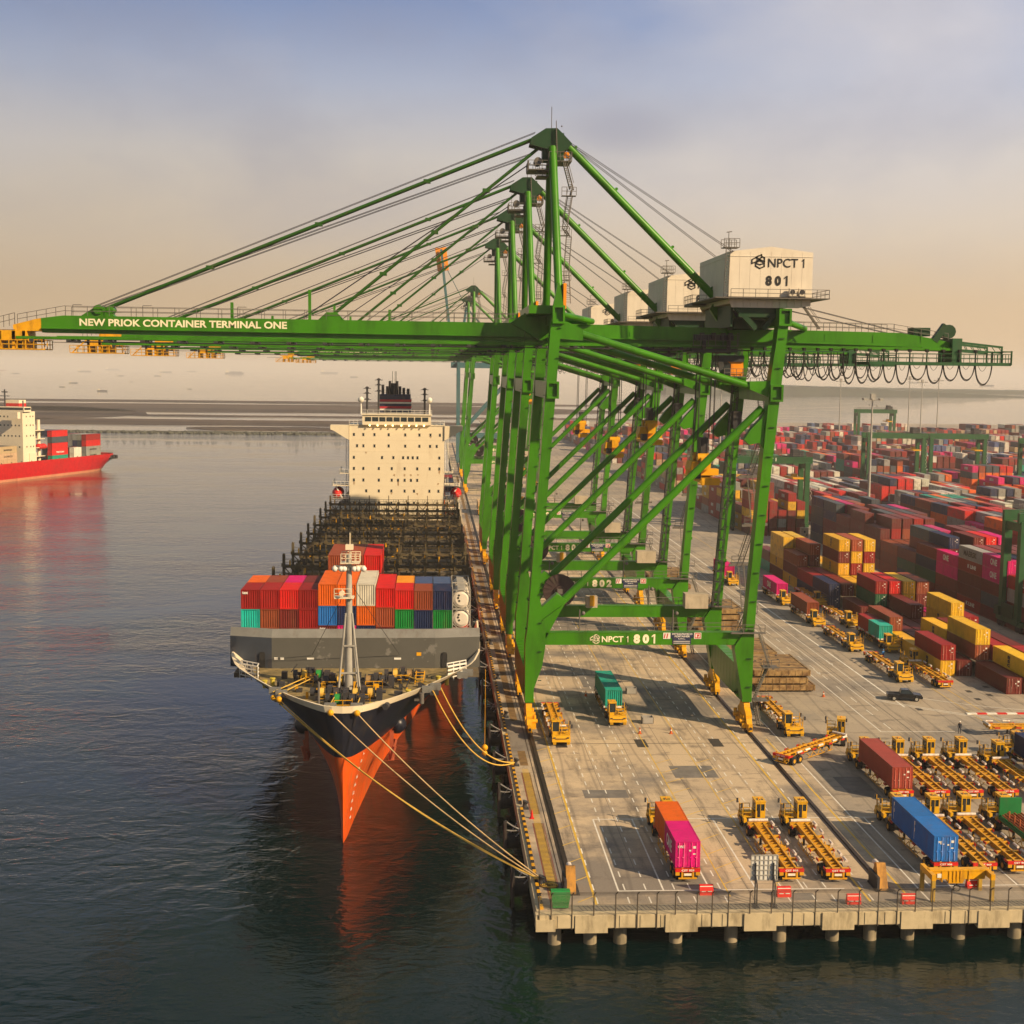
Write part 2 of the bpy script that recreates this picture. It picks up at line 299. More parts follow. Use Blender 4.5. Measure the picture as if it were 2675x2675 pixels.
for i in range(130): x = 13.8+i*.42; mb.beam((x+.35, QY+.02, .036), (x, QY+1.2, .036), .07, .012)
mb.build('drain_slots', DARK, quay)
mb = MB()
for x in [11.6, 14.9, 17.7, 22.9, 28.1, 32.7, 37.7, 41.3, 44.9, 49.8, 55.2, 60.6, 66]:
    mb.tube((x, QY+.75, -7), (x, QY+.75, -1.2), .62, 20)
for r_ in range(1, 14):
    for i in range(9): mb.tube((12.5+i*6.2, QY+.75+6.4*r_, -7), (12.5+i*6.2, QY+.75+6.4*r_, -.6), .55, 8)
for i in range(60): mb.tube((12.5, 205+i*10, -7), (12.5, 205+i*10, -.6), .55, 8)
mb.build('support_piles', PILEM, quay)
mb = MB()   # dark backing added under the deck; its colour paints the void's shade
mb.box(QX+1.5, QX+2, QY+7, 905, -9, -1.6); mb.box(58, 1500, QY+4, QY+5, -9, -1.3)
mb.build('void_backing', DARK, quay)
# yellow and black kerb on the waterside edge
mb = MB(); mb2 = MB(); y = QY+.5; i = 0
while y < 420:
    (mb if i % 2 == 0 else mb2).box(QX-.1, QX+.22, y, y+.85, 0, .22); y += .86; i += 1
    if i % 34 == 33: y += 1.6
mb.build('kerb_yellow_blocks', YEL, quay); mb2.build('kerb_black_blocks', BLACK, quay)
# crane rails in their grooves, cable trough, brown deck strips
RAILM = paint('worn_rail_steel', (.045, .032, .028), .5, .4)
for xr in (13.55, 43.9):
    y0 = 124.5
    mb = MB(); mb.box(xr-.42, xr+.42, y0, 900, .004, .008); mb.box(xr-.06, xr+.06, y0, 900, .008, .10); mb.build('crane_rail', RAILM, kind='structure')
mb = MB(); mb.box(12.72, 12.82, 124, 700, .004, .010); mb.build('cable_slot', RAILM, kind='structure')
STRIPM = paint('brown_planked_strip', (.20, .125, .05), .85, var=.3, scale=.8, dirt=(.06, .03, .02), amt=.7, lo=.45)
mb = MB()
for y0, y1 in [(118.8, 142), (145, 160.5), (163.5, 170), (185, 240), (246, 330), (336, 460), (470, 620)]: mb.box(11.35, 12.35, y0, y1, .004, .010)
mb.build('deck_strip', STRIPM, kind='structure')
YELM = paint('yellow_road_paint', (.62, .40, .04), .7, dirt=(.28, .24, .18), amt=.5, lo=.48, dscale=1.5, streak=False)
mb = MB()
for i in range(120): mb.box(11.42, 12.2, 119+i*.36, 119.12+i*.36, .014, .018)
mb.build('strip_rungs', YELM, kind='structure')
mb = MB()
for x0, x1, y0, y1 in [(11.25, 11.33, 118.8, 142), (12.4, 12.46, 118.8, 142), (11.25, 11.33, 145, 160.5)]: mb.box(x0, x1, y0, y1, .004, .012)
mb.build('strip_edges', paint('brick_red_line', (.22, .05, .03), .8), kind='structure')
# ------------------------------------------------------------------ painted markings
WLM = paint('white_road_paint', (.66, .64, .58), .7, dirt=(.30, .27, .22), amt=.4, lo=.5, dscale=1.3, streak=False)
mb = MB(); random.seed(3)
def dash(x, y0, y1, L=1.5, gap=1.75, wd=.13):
    y = y0
    while y < y1: mb.box(x-wd/2, x+wd/2, y, min(y+L, y1), .004, .006); y += L+gap
for x in (15.75, 18.7, 20.75, 23.5, 25.0, 28.0, 34.0, 36.4, 38.3, 41.9): dash(x+random.uniform(-.05, .05), 119.6, 420)
for x, y0, y1, wd in [(18.05, 122.6, 143.1, .16), (22.4, 122.6, 143.1, .16), (26.9, 122.6, 143.1, .16), (31.4, 122.6, 143.1, .16), (48.55, 123.1, 143, .16), (57.3, 123, 143, .16), (47.2, 118.7, 400, .15), (70.7, 192, 520, .28), (62.55, 178.5, 520, .16), (66.0, 190, 520, .12), (68.3, 198, 520, .12), (36, 122.6, 143.1, .16)]:
    mb.box(x-wd/2, x+wd/2, y0, y1, .0045, .0065)
for x0, x1, y in [(18.05, 57.3, 143.1), (18.05, 40, 122.6), (62.6, 73, 178.5), (48.5, 110, 123.0)]: mb.box(x0, x1, y-.08, y+.08, .005, .007)
dash(64.4, 180, 420, 3.0, 4.5, .14)
for k in range(26):     # curved lane edge
    for off in (0, .75):
        a0, a1 = k/26, (k+1)/26
        f = lambda a: Vector((67.6+off*.2+19*a**1.05, 196.5+off-13.5*math.sin(a*1.35), .006))
        mb.beam(f(a0), f(a1), .16, .003)
for k in range(20):
    f = lambda a: Vector((71.2+17*a, 200.5-11*math.sin(a*1.2), .006)); mb.beam(f(k/20), f((k+1)/20), .14, .003)
for x, y in ((64.2, 214), (68.4, 221)): mb.box(x-.07, x+.07, y, y+3.5, .005, .007); mb.prismz([(x-.35, y+.9), (x, y-.6), (x+.35, y+.9)], .005, .007)
mb.build('white_marking', WLM, kind='structure')
mb = MB()
for x, y0, y1, wd in [(15.55, 119.2, 340, .22), (41.5, 118.6, 330, .22), (45.5, 118.8, 175, .20), (28.5, 121, 260, .11), (33.6, 121, 260, .11), (81.5, 176, 205, .12), (79.3, 182, 420, .10)]: mb.box(x-wd/2, x+wd/2, y0, y1, .0055, .0075)
for i in range(11):
    mb.beam((28.5, 124+i*4, .008), (31, 126+i*4, .008), .10, .003); mb.beam((33.6, 124+i*4, .008), (36, 126+i*4, .008), .10, .003); 
for i in range(14): mb.beam((13.9, 120+i*5, .008), (15.5, 121.4+i*5, .008), .12, .003)
mb.build('yellow_marking', YELM, kind='structure')
mb = MB(); mb2 = MB()
for i in range(16): (mb if i % 2 else mb2).box(78.5+i*1.5, 80+i*1.5, 187.6, 188.2, 0, .14)
mb.build('kerb_red', REDP, kind='structure'); mb2.build('kerb_white', WHM, kind='structure')
mb = MB(); mb.box(12.9, 46, 173.1, 173.3, .0035, .005)
for x, y in ((16.6, 171.4), (27.4, 171.4), (37.5, 171.5)): mb.box(x, x+1.5, y, y+3.8, .0048, .0068)
for x, y in ((46.6, 168), (84, 201), (86.3, 198.6), (83.4, 196), (88, 204), (72, 190)): mb.box(x, x+.9, y, y+1.4, .005, .007)
mb.box(66.9, 67.0, 170, 520, .005, .007)
mb.build('drain_cover', paint('drain_iron', (.05, .045, .04), .7), kind='structure')
PATCH = paint('concrete_patch', (.155, .145, .135), .9, var=.3, dirt=(.26, .22, .17), amt=.5, streak=False)
mb = MB(); mb.box(18.0, 23.2, 150.5, 153.5, .0022, .0032); mb.box(34.2, 36.6, 119.9, 121.6, .0022, .0032); mb.box(73, 75.4, 178, 181.5, .0022, .0032); mb.box(30, 35.4, 158, 163, .0022, .0032); mb.box(24, 27, 205, 214, .0022, .0032); mb.box(49.5, 53, 150, 158, .0022, .0032)
mb.build('pavement_patch', PATCH, kind='structure')
# ------------------------------------------------------------------ mudflats, breakwater, headland
MUD, t0_, n0_, l0_, p0_ = nodes('mudflat'); g0_ = n0_.new('ShaderNodeNewGeometry').outputs['Position']
a0_ = noise(n0_, l0_, g0_, .012, 6, .65, (.16, 1, 1)); b0_ = noise(n0_, l0_, g0_, .05, 5, .6, (.3, 1, 1))
c0_ = mixc(n0_, l0_, rampn(n0_, l0_, a0_.outputs['Fac'], .4, .62).outputs[0], (.032, .022, .018), (.080, .054, .036)); c0_ = mixc(n0_, l0_, rampn(n0_, l0_, b0_.outputs['Fac'], .5, .75).outputs[0], c0_, (.11, .085, .06))
l0_.new(c0_, p0_.inputs['Base Color']); p0_.inputs['Roughness'].default_value = .8; p0_.inputs['Specular IOR Level'].default_value = .2
random.seed(11)
def flat(name, pts, h=.35):
    mb = MB(); n = len(pts); cx = sum(p[0] for p in pts)/n; cy = sum(p[1] for p in pts)/n
    mb.add([(x, y, WZ-.3) for x, y in pts]+[(cx+(x-cx)*.985, cy+(y-cy)*.97, WZ+h) for x, y in pts], [tuple(range(n, 2*n))]+[(i, (i+1) % n, n+(i+1) % n, n+i) for i in range(n)])
    return mb.build(name, MUD, kind='structure')
def wavy(xa, xb, y0, y1, n=70, amp=12):
    ph = [random.uniform(0, 6.28) for _ in range(8)]; f = lambda t, k: amp*(math.sin(t*5+ph[k])+.6*math.sin(t*13+ph[k+1])+.4*math.sin(t*31+ph[k+2])+.25*random.uniform(-1, 1))
    e = lambda t: min(1, t*9, (1-t)*9)**.6; ym = (y0+y1)/2
    top = [(xa+(xb-xa)*i/n, ym+(y1-ym)*e(i/n)+f(i/n, 0)) for i in range(n+1)]; bot = [(xa+(xb-xa)*i/n, ym+(y0-ym)*e(i/n)+f(i/n, 4)) for i in range(n+1)]
    return bot+top[::-1]
flat('mudflat', wavy(-1800, 270, 1540, 1890, amp=16)); flat('mudflat', wavy(-1800, 330, 1965, 2080, amp=12)); flat('mudflat', wavy(-1100, 120, 1205, 1345, amp=10)); flat('mudflat', wavy(-1700, -300, 1175, 1760, amp=10))
flat('mudflat', wavy(-330, 225, 1425, 1470, amp=6)); flat('mudflat', wavy(-210, 40, 1120, 1180, 40, 6), .5); flat('mudflat', wavy(60, 260, 1240, 1290, 30, 5))
mb = MB(); random.seed(5)
for i in range(520):
    x = -720+i*1.45+random.uniform(-1, 1); y = 1068+random.uniform(-5, 5)+5*math.sin(x*.013)
    mb.ball((x, y, WZ+random.uniform(-.3, .5)), random.uniform(1.0, 2.6), 5, random.uniform(.4, .8))
mb.box(-720, 30, 1076, 1079, WZ-.5, WZ+1.2)
for i in range(60): mb.box(-700+i*12, -699+i*12, 1075, 1080, WZ-1, WZ+1.6)
tag(mb.build('breakwater', paint('breakwater_rock', (.07, .075, .06), .9, dirt=(.16, .15, .12))), 'low rock breakwater with a pale walkway crossing in front of the mudflats', 'breakwater')
HILLM = paint('wooded_headland', (.05, .07, .06), .95, var=.3, scale=.02)
mb = MB(); random.seed(8)
for (xa, xb, y, hh) in [(560, 1500, 3200, 26), (700, 2600, 3800, 14)]:
    n = 90; pts = [(xa+(xb-xa)*i/n, hh*(1-(i/n)**1.5)*(.85+.25*random.random())*(1 if i > 2 else .55)) for i in range(n+1)]
    mb.prism([(xa, WZ-1)]+[(a, b+WZ) for a, b in pts]+[(xb, WZ-1)], y, y+400)
mb.build('headland_hills', HILLM, kind='structure')
# ------------------------------------------------------------------ ship-to-shore cranes
CO = (13.5, 0, 0)
def M3(): return MB(CO)
def bogie(mb, x, y, dark, side=1):
    s = -1 if y > 0 else 1; yc = y
    mb.prismx([(yc-1.1, 3.75), (yc+1.1, 3.75), (yc+1.3, 3.2), (yc+2.6, 2.35), (yc+2.6, 2.0), (yc-2.6, 2.0), (yc-2.6, 2.35), (yc-1.3, 3.2)], x-.42, x+.42)
    for k in (-1, 1):
        c = yc+k*1.95; mb.prismx([(c-.45, 2.15), (c+.45, 2.15), (c+1.25, 1.15), (c+1.25, .75), (c-1.25, .75), (c-1.25, 1.15)], x-.38, x+.38)
        for j in (-1, 1):
            dark.tube((x-.14, c+j*.72, .42), (x+.14, c+j*.72, .42), .36, 12)
            mb.box(x-.3, x-.16, c+j*.72-.45, c+j*.72+.45, .35, 1.0); mb.box(x+.16, x+.3, c+j*.72-.45, c+j*.72+.45, .35, 1.0)
        mb.tube((x+side*.4, c, 1.5), (x+side*1.15, c, 1.5), .3, 10); mb.tube((x+side*.75, c+.5, 1.0), (x+side*.75, c+.5, 2.2), .25, 10); mb.box(x+side*.3, x+side*.9, c-.7, c-.2, .6, 1.3)
        dark.tube((x-.5, c, 1.5), (x-.42, c, 1.5), .2, 8)
    e = yc+s*-3.4 if abs(y) > 0 else yc
    mb.box(x-.28, x+.28, e-.35, e+.35, .35, 1.3); dark.tube((x, e, .85), (x, e-s*.7, .85), .18, 8)
    mb.tube((x, yc, 3.7), (x, yc, 4.05), .5, 12)
def make_crane():
    root = empty('container_crane', (13.5, 0, 0), 'x', 'gantry crane')
    add = lambda mb, nm, mt, p=root: mb.build(nm, mt, p)
    WL = [(15.85, 56.2), (14.2, 29.8), (13.25, 14.5), (12.95, 12.2), (13.0, 3.9)]
    WR = [(14.2, 3.9), (14.2, 5.8), (15.3, 9.0), (15.7, 11.7), (15.75, 14.0), (15.15, 17.0), (14.75, 19), (15.5, 29.8), (17.25, 56.2)]
    LL = [(46.75, 57.4), (46.4, 53.2), (45.85, 49.1), (43.4, 13.9), (42.0, 11.8), (42.0, 11.2), (43.25, 4.6), (43.25, 3.9)]
    LR = [(44.55, 3.9), (44.65, 13.8), (44.95, 20.2), (47.75, 53), (48.15, 57.4)]
    for k, (a, b) in (('n', (-11.5, -9.3)), ('f', (9.3, 11.5))):
        mb = M3(); mb.prism(WL+WR, a, b); add(mb, 'waterside_leg', GREEN)
        mb = M3(); mb.prism(LL+LR, a, b)
        y0 = a+.3 if k == 'n' else a+.3
        mb.prism([(44.9, 43.3), (46.7, 48.0), (47.0, 43.2), (46.0, 41.4)], a+.35, b-.35)
        mb.prism([(45.45, 43.9), (43.4, 41.7), (42.5, 40.3), (43.3, 39.6), (44.6, 39.9), (45.2, 38.9)], a+.4, b-.4)
        mb.prism([(43.0, 48.2), (43.1, 47.1), (45.9, 46.0), (46.2, 48.3)], a+.4, b-.4)
        add(mb, 'landside_leg', GREEN)
        m_ = (a+b)/2
        mb = M3(); mb.tube((16.4, m_, 16.2), (45.0, m_, 44.6), .54, 18); mb.prism([(15.0, 17.0), (17.2, 19.0), (18.6, 18.1), (16.9, 15.0), (15.7, 12.6)], a+.3, b-.3)
        mb.beam((15.3, a-.03, 15.4), (18.0, a-.03, 17.4), .25, .16); add(mb, 'diagonal_brace', GREEN)
        mb = M3(); mb.tube((19.0, m_, 54.55), (44.2, m_, 47.25), .52, 18); mb.prism([(17.1, 55.9), (18.0, 55.9), (20.2, 54.9), (20.2, 53.4), (17.1, 53.6)], a+.35, b-.35); add(mb, 'upper_brace', GREEN)
        mb = M3(); mb.box(15.5, 43.2, (a+.3), (b-.7), 11.9, 13.6); mb.box(15.5, 43.2, a+.25, b-.65, 13.6, 13.66)
        for q in (17, 21.5, 27, 33, 38, 41): mb.box(q-.03, q+.03, a+.27, a+.3, 11.9, 13.6)
        pb = add(mb, 'portal_beam', GREEN)
        mb = M3(); mb.rail((16.5, b-.75, 13.66), (43, b-.75, 13.66), 1.1, 2.4); mb.rail((41.5, a-.5, 13.75), (46, a-.5, 13.75), 1.1, 1.3); mb.box(41.3, 46.1, a-.6, a+.1, 13.6, 13.75); mb.build('handrail', STEEL, pb)
        mb = M3()
        for q in (20.5, 33.5): mb.tube((q, b-.8, 13.6), (q, b-.8, 16.6), .09, 6); mb.ball((q+.5, b-.8, 16.1), .3)
        add(mb, 'floodlight_post', STEEL)
        # bolted inspection plates, rungs
        mb = M3()
        for z in range(6, 55, 4):
            f = (z-14)/42 if z > 14 else 0; xx = 13.2+f*2.7; mb.box(xx-.25, xx+.05, a+.6, b-.6, z, z+.07); xx2 = 14.8+f*2.4 if z > 18 else 15; mb.box(xx2-.3, xx2+.2, a-.25, a, z+1.0, z+1.06)
            xx3 = 44.6+max(0, (z-14))/44*3.4; mb.box(xx3-.9, xx3-.2, a-.25, a, z, z+.06)
        add(mb, 'step_bracket', DGREEN)
    for ya in (-11.53, 9.27):
        mb = M3()
        for z in (20.5, 29.5, 38.5, 50.5):
            fw_ = (z-14.5)/41.7; x0 = 13.25+fw_*2.6; mb.box(x0+.02, x0+1.42, ya, ya+.03, z, z+.5); xl = 43.45+(z-13.9)/43.5*3.3; mb.box(xl+.02, xl+1.2, ya, ya+.03, z, z+.5)
        add(mb, 'splice_plate', GREEN)
    # transverse box beams, open ends showing on the frame
    for x0, x1, z0, z1, in ((16.0, 17.65, 55.6, 58.0), (15.35, 17.0, 45.6, 47.9), (46.6, 48.3, 55.7, 58.0), (45.75, 47.5, 45.5, 47.8)):
        mb = M3(); t = .28
        mb.box(x0, x1, -11.95, 11.95, z0, z0+t); mb.box(x0, x1, -11.95, 11.95, z1-t, z1); mb.box(x0, x0+t, -11.95, 11.95, z0+t, z1-t); mb.box(x1-t, x1, -11.95, 11.95, z0+t, z1-t); mb.box(x0+t, x1-t, -11.3, 11.3, z0+t, z1-t)
        add(mb, 'cross_beam', GREEN)
    for x0, x1 in ((12.95, 14.2), (43.1, 44.6)):
        mb = M3(); mb.prismx([(-9.3, 8.4), (9.3, 8.4), (9.3, 5.4), (6.2, 4.0), (-6.2, 4.0), (-9.3, 5.4)], x0, x1); mb.prismx([(-10.4, 4.0), (-6.2, 4.0), (-8.4, 2.2+1.7)], x0+.1, x1-.1)
        for q in range(-8, 9, 2): mb.box(x0-.02, x1+.02, q-.03, q+.03, 5, 8.43)
        add(mb, 'sill_beam', GREEN)
    for x, s in ((13.55, 1), (43.9, -1)):
        for y in (-10.4, 10.4):
            mb = M3(); dk = M3(); bogie(mb, x, y, dk, s); b = add(mb, 'bogie', YEL); dk.build('wheel_set', DARK, b)
    # boom and backreach: one closed box girder with the trolley rails on flanges
    mb = M3()
    mb.prism([(-53.8, 54.35), (-53.8, 55.7), (-50.8, 56.1), (13.0, 55.95), (13.0, 54.1)], -1.7, 1.7); mb.prism([(-53.8, 53.75), (-53.8, 54.34), (13.0, 54.09), (13.0, 53.4)], -1.35, 1.35)
    mb.prism([(13.05, 54.1), (13.05, 56.0), (67, 55.3), (72, 54.5), (75, 53.9), (75, 53.3), (52, 53.75)], -1.6, 1.6); mb.prism([(13.05, 53.4), (13.05, 54.09), (52, 53.74), (75, 53.29), (75, 52.75), (40, 53.1)], -1.3, 1.3)
    mb.prism([(-53.8, 54.25), (-53.8, 54.34), (13.0, 54.09), (13.0, 54.0)], -2.0, 2.0); mb.prism([(13.05, 54.0), (13.05, 54.09), (52, 53.74), (75, 53.29), (75, 53.2), (52, 53.65)], -1.9, 1.9)
    for q in range(-49, 74, 7): mb.box(q-.05, q+.05, -1.72, -1.7, 54.3 if q < 50 else 53.9, 55.0)
    mb.m = 1; mb.prism([(-57.6, 54.2), (-57.6, 54.75), (-54.6, 55.55), (-53.8, 55.7), (-53.8, 53.95), (-57, 53.9)], -1.72, 1.72); mb.m = 0
    for s in (-1, 1): mb.box(-57, 75, s*2.15-.35, s*2.15+.35, 52.85, 53.2); mb.box(-51.6, 75, min(s*1.3, s*2.1), max(s*1.3, s*2.1), 53.22, 53.3)
    for q in range(-50, 74, 3): mb.box(q-.04, q+.04, -2.4, 2.4, 53.05, 53.3)
    g = add(mb, 'boom_girder', [GREEN, YEL])
    mb = M3(); mb.rail((-57, -1.6, 54.9), (-50.5, -1.6, 56.15), 1.3, 1.4); mb.rail((-50.5, -1.6, 56.1), (12, -1.6, 55.95), 1.3, 3.0); mb.rail((-50.5, 1.6, 56.1), (12, 1.6, 55.95), 1.3, 3.0); mb.rail((51, -1.5, 55.5), (66, -1.5, 55.35), 1.2, 2); mb.rail((66, -1.5, 55.3), (74, -1.5, 54.1), 1.2, 2)
    mb.rail((51, 1.5, 55.5), (66, 1.5, 55.35), 1.2, 2)
    for q in (-49.5, -27, -40, 2): mb.line([(q, -1.5, 56.1), (q, -1.5, 57.6), (q+1.2, -1.5, 57.6)], .05)
    mb.build('handrail', STEEL, g)
    mb = M3(); mb.prism([(-48.6, 56.1), (-46.6, 57.4), (-45.6, 57.4), (-44, 56.1)], -.9, .9); mb.tube((-46.2, -1.2, 57), (-46.2, 1.2, 57), .65, 12); mb.tube((-44.6, -1.0, 57), (-44.6, 1.0, 57), .5, 12)
    mb.prism([(-16, 56), (-14.8, 57.1), (-13.4, 57.1), (-12.3, 56)], -.9, .9)
    for q, h in ((-17.2, 60.2), (-28, 58.3), (-6, 57.6)): mb.beam((q, 0, 56), (q, 0, h), .4)
    mb.prism([(11, 56), (14, 58), (16, 58), (16, 53)], -2.2, 2.2); mb.box(13, 17.6, -9.3, 9.3, 57.0, 58.1)
    mb.tube((17.4, -9.6, 56.9), (22.5, -1.8, 56.3), .42, 12); mb.tube((17.4, 9.6, 56.9), (22.5, 1.8, 56.3), .42, 12); mb.tube((47.5, -9.8, 56.6), (53, -1.6, 55.7), .42, 12)
    add(mb, 'girder_fittings', GREEN)
    # under-boom trolley rails clutter
    mb = M3()
    for q in range(-55, 36, 5): mb.box(q-.2, q+.4, -2.7, 2.7, 52.45, 52.85); mb.ball((q+1.1, -2.5, 52.6), .22, 6)
    mb.box(-50, 60, -2.75, -2.6, 52.5, 52.6); mb.box(-50, 60, 2.6, 2.75, 52.5, 52.6)
    add(mb, 'rope_supports', DARK)
    # tip platform
    mb = M3(); mb.box(-62.4, -53.5, -2.6, 2.6, 51.35, 51.5); mb.rail((-62.4, -2.6, 51.5), (-53.5, -2.6, 51.5), 1.2, 1.1, .06); mb.rail((-62.4, 2.6, 51.5), (-53.5, 2.6, 51.5), 1.2, 1.1, .06); mb.rail((-53.5, -2.6, 51.5), (-53.5, 2.6, 51.5), 1.2, 1.2, .06)
    for q in (-59.5, -57.6, -56.2): mb.box(q, q+.45, -2.4, 2.4, 51.5, 54.0)
    mb.box(-59.5, -55.8, -2.4, -2.2, 52.6, 53.9); mb.beam((-62, -2.4, 51.5), (-59.4, -2.4, 53.8), .2); mb.beam((-60.8, 0, 53.9), (-56.5, 0, 53.9), 3.4, .2)
    add(mb, 'tip_platform', YEL)
    mb = M3(); mb.rail((-60.5, -1.2, 54), (-57.5, -1.2, 54.8), 1.6, .8); mb.box(-60.6, -57, -1.5, 1.5, 53.95, 54.1); mb.beam((-66, 0, 53.2), (-58, 0, 53.2), .12); add(mb, 'tip_walkway', STEEL)
    # mast, stays
    for s in (-1, 1):
        mb = M3(); mb.tube((17.0, s*10.6, 57.6), (16.55, s*1.6, 80.2), .56, 18); mb.prism([(16.1, 57.9), (17.55, 57.9), (16.95, 61), (16.7, 61)], s*10.6-.5, s*10.6+.5); add(mb, 'mast_column', GREEN)
    mb = M3(); mb.prism([(13.4, 80.6), (13.6, 81.5), (15.6, 82.8), (17.2, 82.85), (18.0, 82.1), (19.3, 80.8), (18.6, 80.0), (17.7, 79.6), (17.3, 78.4), (16.1, 78.4), (15.8, 80.0)], -1.5, -.9); mb.prism([(13.4, 80.6), (13.6, 81.5), (15.6, 82.8), (17.2, 82.85), (18.0, 82.1), (19.3, 80.8), (18.6, 80.0), (17.7, 79.6), (17.3, 78.4), (16.1, 78.4), (15.8, 80.0)], .9, 1.5); mb.box(15.2, 18.2, -.9, .9, 78.4, 82.3)
    add(mb, 'mast_head', DGREEN)
    for nm, p, q, r in (('outer_forestay', (14.2, 81.6), (-46.0, 56.9), .27), ('inner_forestay', (14.6, 80.2), (-14.1, 56.7), .24)):
        mb = M3()
        for s in (-.4, .4): mb.tube((p[0], s, p[1]), (q[0], s, q[1]), r*.85, 10)
        for f in (.25, .5, .75): c = Vector((p[0], 0, p[1])).lerp(Vector((q[0], 0, q[1])), f); mb.box(c.x-.5, c.x+.5, -.6, .6, c.z-.24, c.z+.24)
        add(mb, nm, paint('shaded_stay_green', (.018, .085, .006), .45))  # crane green darkened: the shade on the stays is put into the colour
    mb = M3(); mb.tube((18.6, 0, 80.9), (42.0, 0, 58.3), .56, 18)
    for f in (.05, .3, .65, .9): c = Vector((18.6, 0, 80.9)).lerp(Vector((42.0, 0, 58.3)), f); mb.tube((c.x+.2, -.06, c.z+.8), (c.x+.2, .06, c.z+.8), .22, 8)
    mb.prism([(40.6, 60.3), (42.8, 58.0), (44, 56), (41, 56), (39.6, 58.2)], -.5, .5); add(mb, 'backstay', GREEN)
    mb = M3()
    for y in (-.5, .5):
        for a, b in (((14.2, 82.4), (-47, 57.4)), ((13.4, 79.4), (-47.2, 57.0)), ((13.2, 79.0), (-46.4, 56.8)), ((13.6, 78.2), (-18, 56.4)), ((19, 81.0), (44.5, 62.6)), ((18.6, 81.4), (48, 63.2)), ((53, 58.8), (72, 54.4)), ((51, 58.3), (66, 55.2))): mb.tube((a[0], y, a[1]), (b[0], y, b[1]), .045, 5, cap=False)
    add(mb, 'hoist_ropes', DARK)
    mb = M3(); mb.tube((16.5, 0, 82.9), (16.5, 0, 86.0), .05, 6); mb.ball((17.9, -.4, 83.3), .12, 6)
    mb.box(13.2, 16.0, -2.4, 2.4, 77.0, 77.12); mb.box(16, 19.2, -2.4, 2.4, 78.2, 78.32); mb.rail((13.2, -2.4, 77.1), (16, -2.4, 77.1), 1.2, .9); mb.rail((13.2, 2.4, 77.1), (16, 2.4, 77.1), 1.2, .9); mb.rail((16, -2.4, 78.3), (19.2, -2.4, 78.3), 1.2, .9); mb.rail((19.2, -2.4, 78.3), (19.2, 2.4, 78.3), 1.2, .9); mb.rail((13.2, -2.4, 77.1), (13.2, 2.4, 77.1), 1.2, .9)
    mb.box(14.4, 16, -1.8, 1.8, 76.2, 76.35); mb.rail((14.4, -1.8, 76.3), (16, -1.8, 76.3), 1, .8)
    mb.stair((17.2, -1.7, 78.3), (17.0, -1.7, 82.8), .5); xx = 18.4
    zz = [78.0, 74.2, 73.4, 68.6, 67.6, 62.4, 58.4]; xs_ = [18.2, 19.1, 18.9, 18.0, 18.6, 18.1, 18.2]; ys = [-2.4, -3.6, -3.6, -5.6, -6, -8.0, -10]
    for i in range(6): mb.stair((xs_[i], ys[i], zz[i]), (xs_[i+1], ys[i+1], zz[i+1]), .7)
    for i in (1, 3, 5): mb.box(xs_[i]-1.4, xs_[i]+.6, ys[i]-.5, ys[i]+.5, zz[i]-.9, zz[i]-.82); mb.rail((xs_[i]-1.4, ys[i]-.5, zz[i]-.8), (xs_[i]+.6, ys[i]-.5, zz[i]-.8), 1.1, .7)
    mb.tube((14.6, -1, 78.4), (14.6, 1, 78.4), .55, 10)
    add(mb, 'mast_walkways', STEEL)
    mb = M3(); mb.box(17.5, 17.9, -10.8, -8.6, 57.6, 61.0); mb.box(17.9, 19.2, 1.4, 1.6, 79.2, 80.1); add(mb, 'orange_panel', ORG)
    # machinery house
    mb = M3(); X0, X1 = 39.9, 51.3
    mb.prism([(X0, 59.6), (X0, 65.6), ((X0+X1)/2, 66.3), (X1, 65.6), (X1, 59.6)], -10.6, 9.6)
    for q in range(1, 8): xx = X0+q*(X1-X0)/8; mb.box(xx-.02, xx+.02, -10.62, -10.6, 59.7, 65.6)
    mb.box(X0-.06, X1+.06, -10.66, 9.66, 64.95, 65.02)
    h = add(mb, 'machinery_house', WHT)
    mb = M3()
    mb.box(48.0, 50.2, -11.5, -10.9, 59.5, 59.7)
    mb.build('bracket', STEEL, h)
    for q in (49.3, 48.0): mb = M3(); mb.box(q, q+.95, -11.5, -10.95, 59.75, 60.75); mb.m = 1; mb.tube((q+.42, -11.53, 60.25), (q+.42, -11.5, 60.25), .34, 16); mb.build('air_conditioner', [WHT, DARK], h)
    mb = M3(); mb.box(37.8, 53.4, -12.0, 10.4, 59.32, 59.45); mb.rail((X0, -12, 59.45), (53.3, -12, 59.45), 1.1, 1.6); mb.rail((53.3, -12, 59.45), (53.3, 10, 59.45), 1.1, 2); mb.box(37.8, 39.9, 4.2, 10.4, 59.0, 59.3); mb.rail((37.8, 4.2, 59.45), (37.8, 10.4, 59.45), 1.1, 1.2); mb.rail((37.8, 4.2, 59.45), (39.9, 4.2, 59.45), 1.1, 1.0)
    mb.stair((51.6, -4, 59.3), (54.4, -4, 55.6), .8); mb.stair((39.5, -11.4, 66), (39.4, -11.0, 59.4), .6, 18, False)
    mb.box(38.9, 41.0, -11.6, -9.6, 66.0, 66.1); mb.rail((38.9, -11.6, 66.1), (41, -11.6, 66.1), 1.1, .7); mb.rail((38.9, -9.6, 66.1), (41, -9.6, 66.1), 1.1, .7); mb.tube((39.7, -10.6, 66), (39.7, -10.6, 68.1), .05, 6); mb.beam((39.4, -10.6, 68.1), (40.1, -10.6, 68.2), .12)
    mb.build('walkway', STEEL, h)
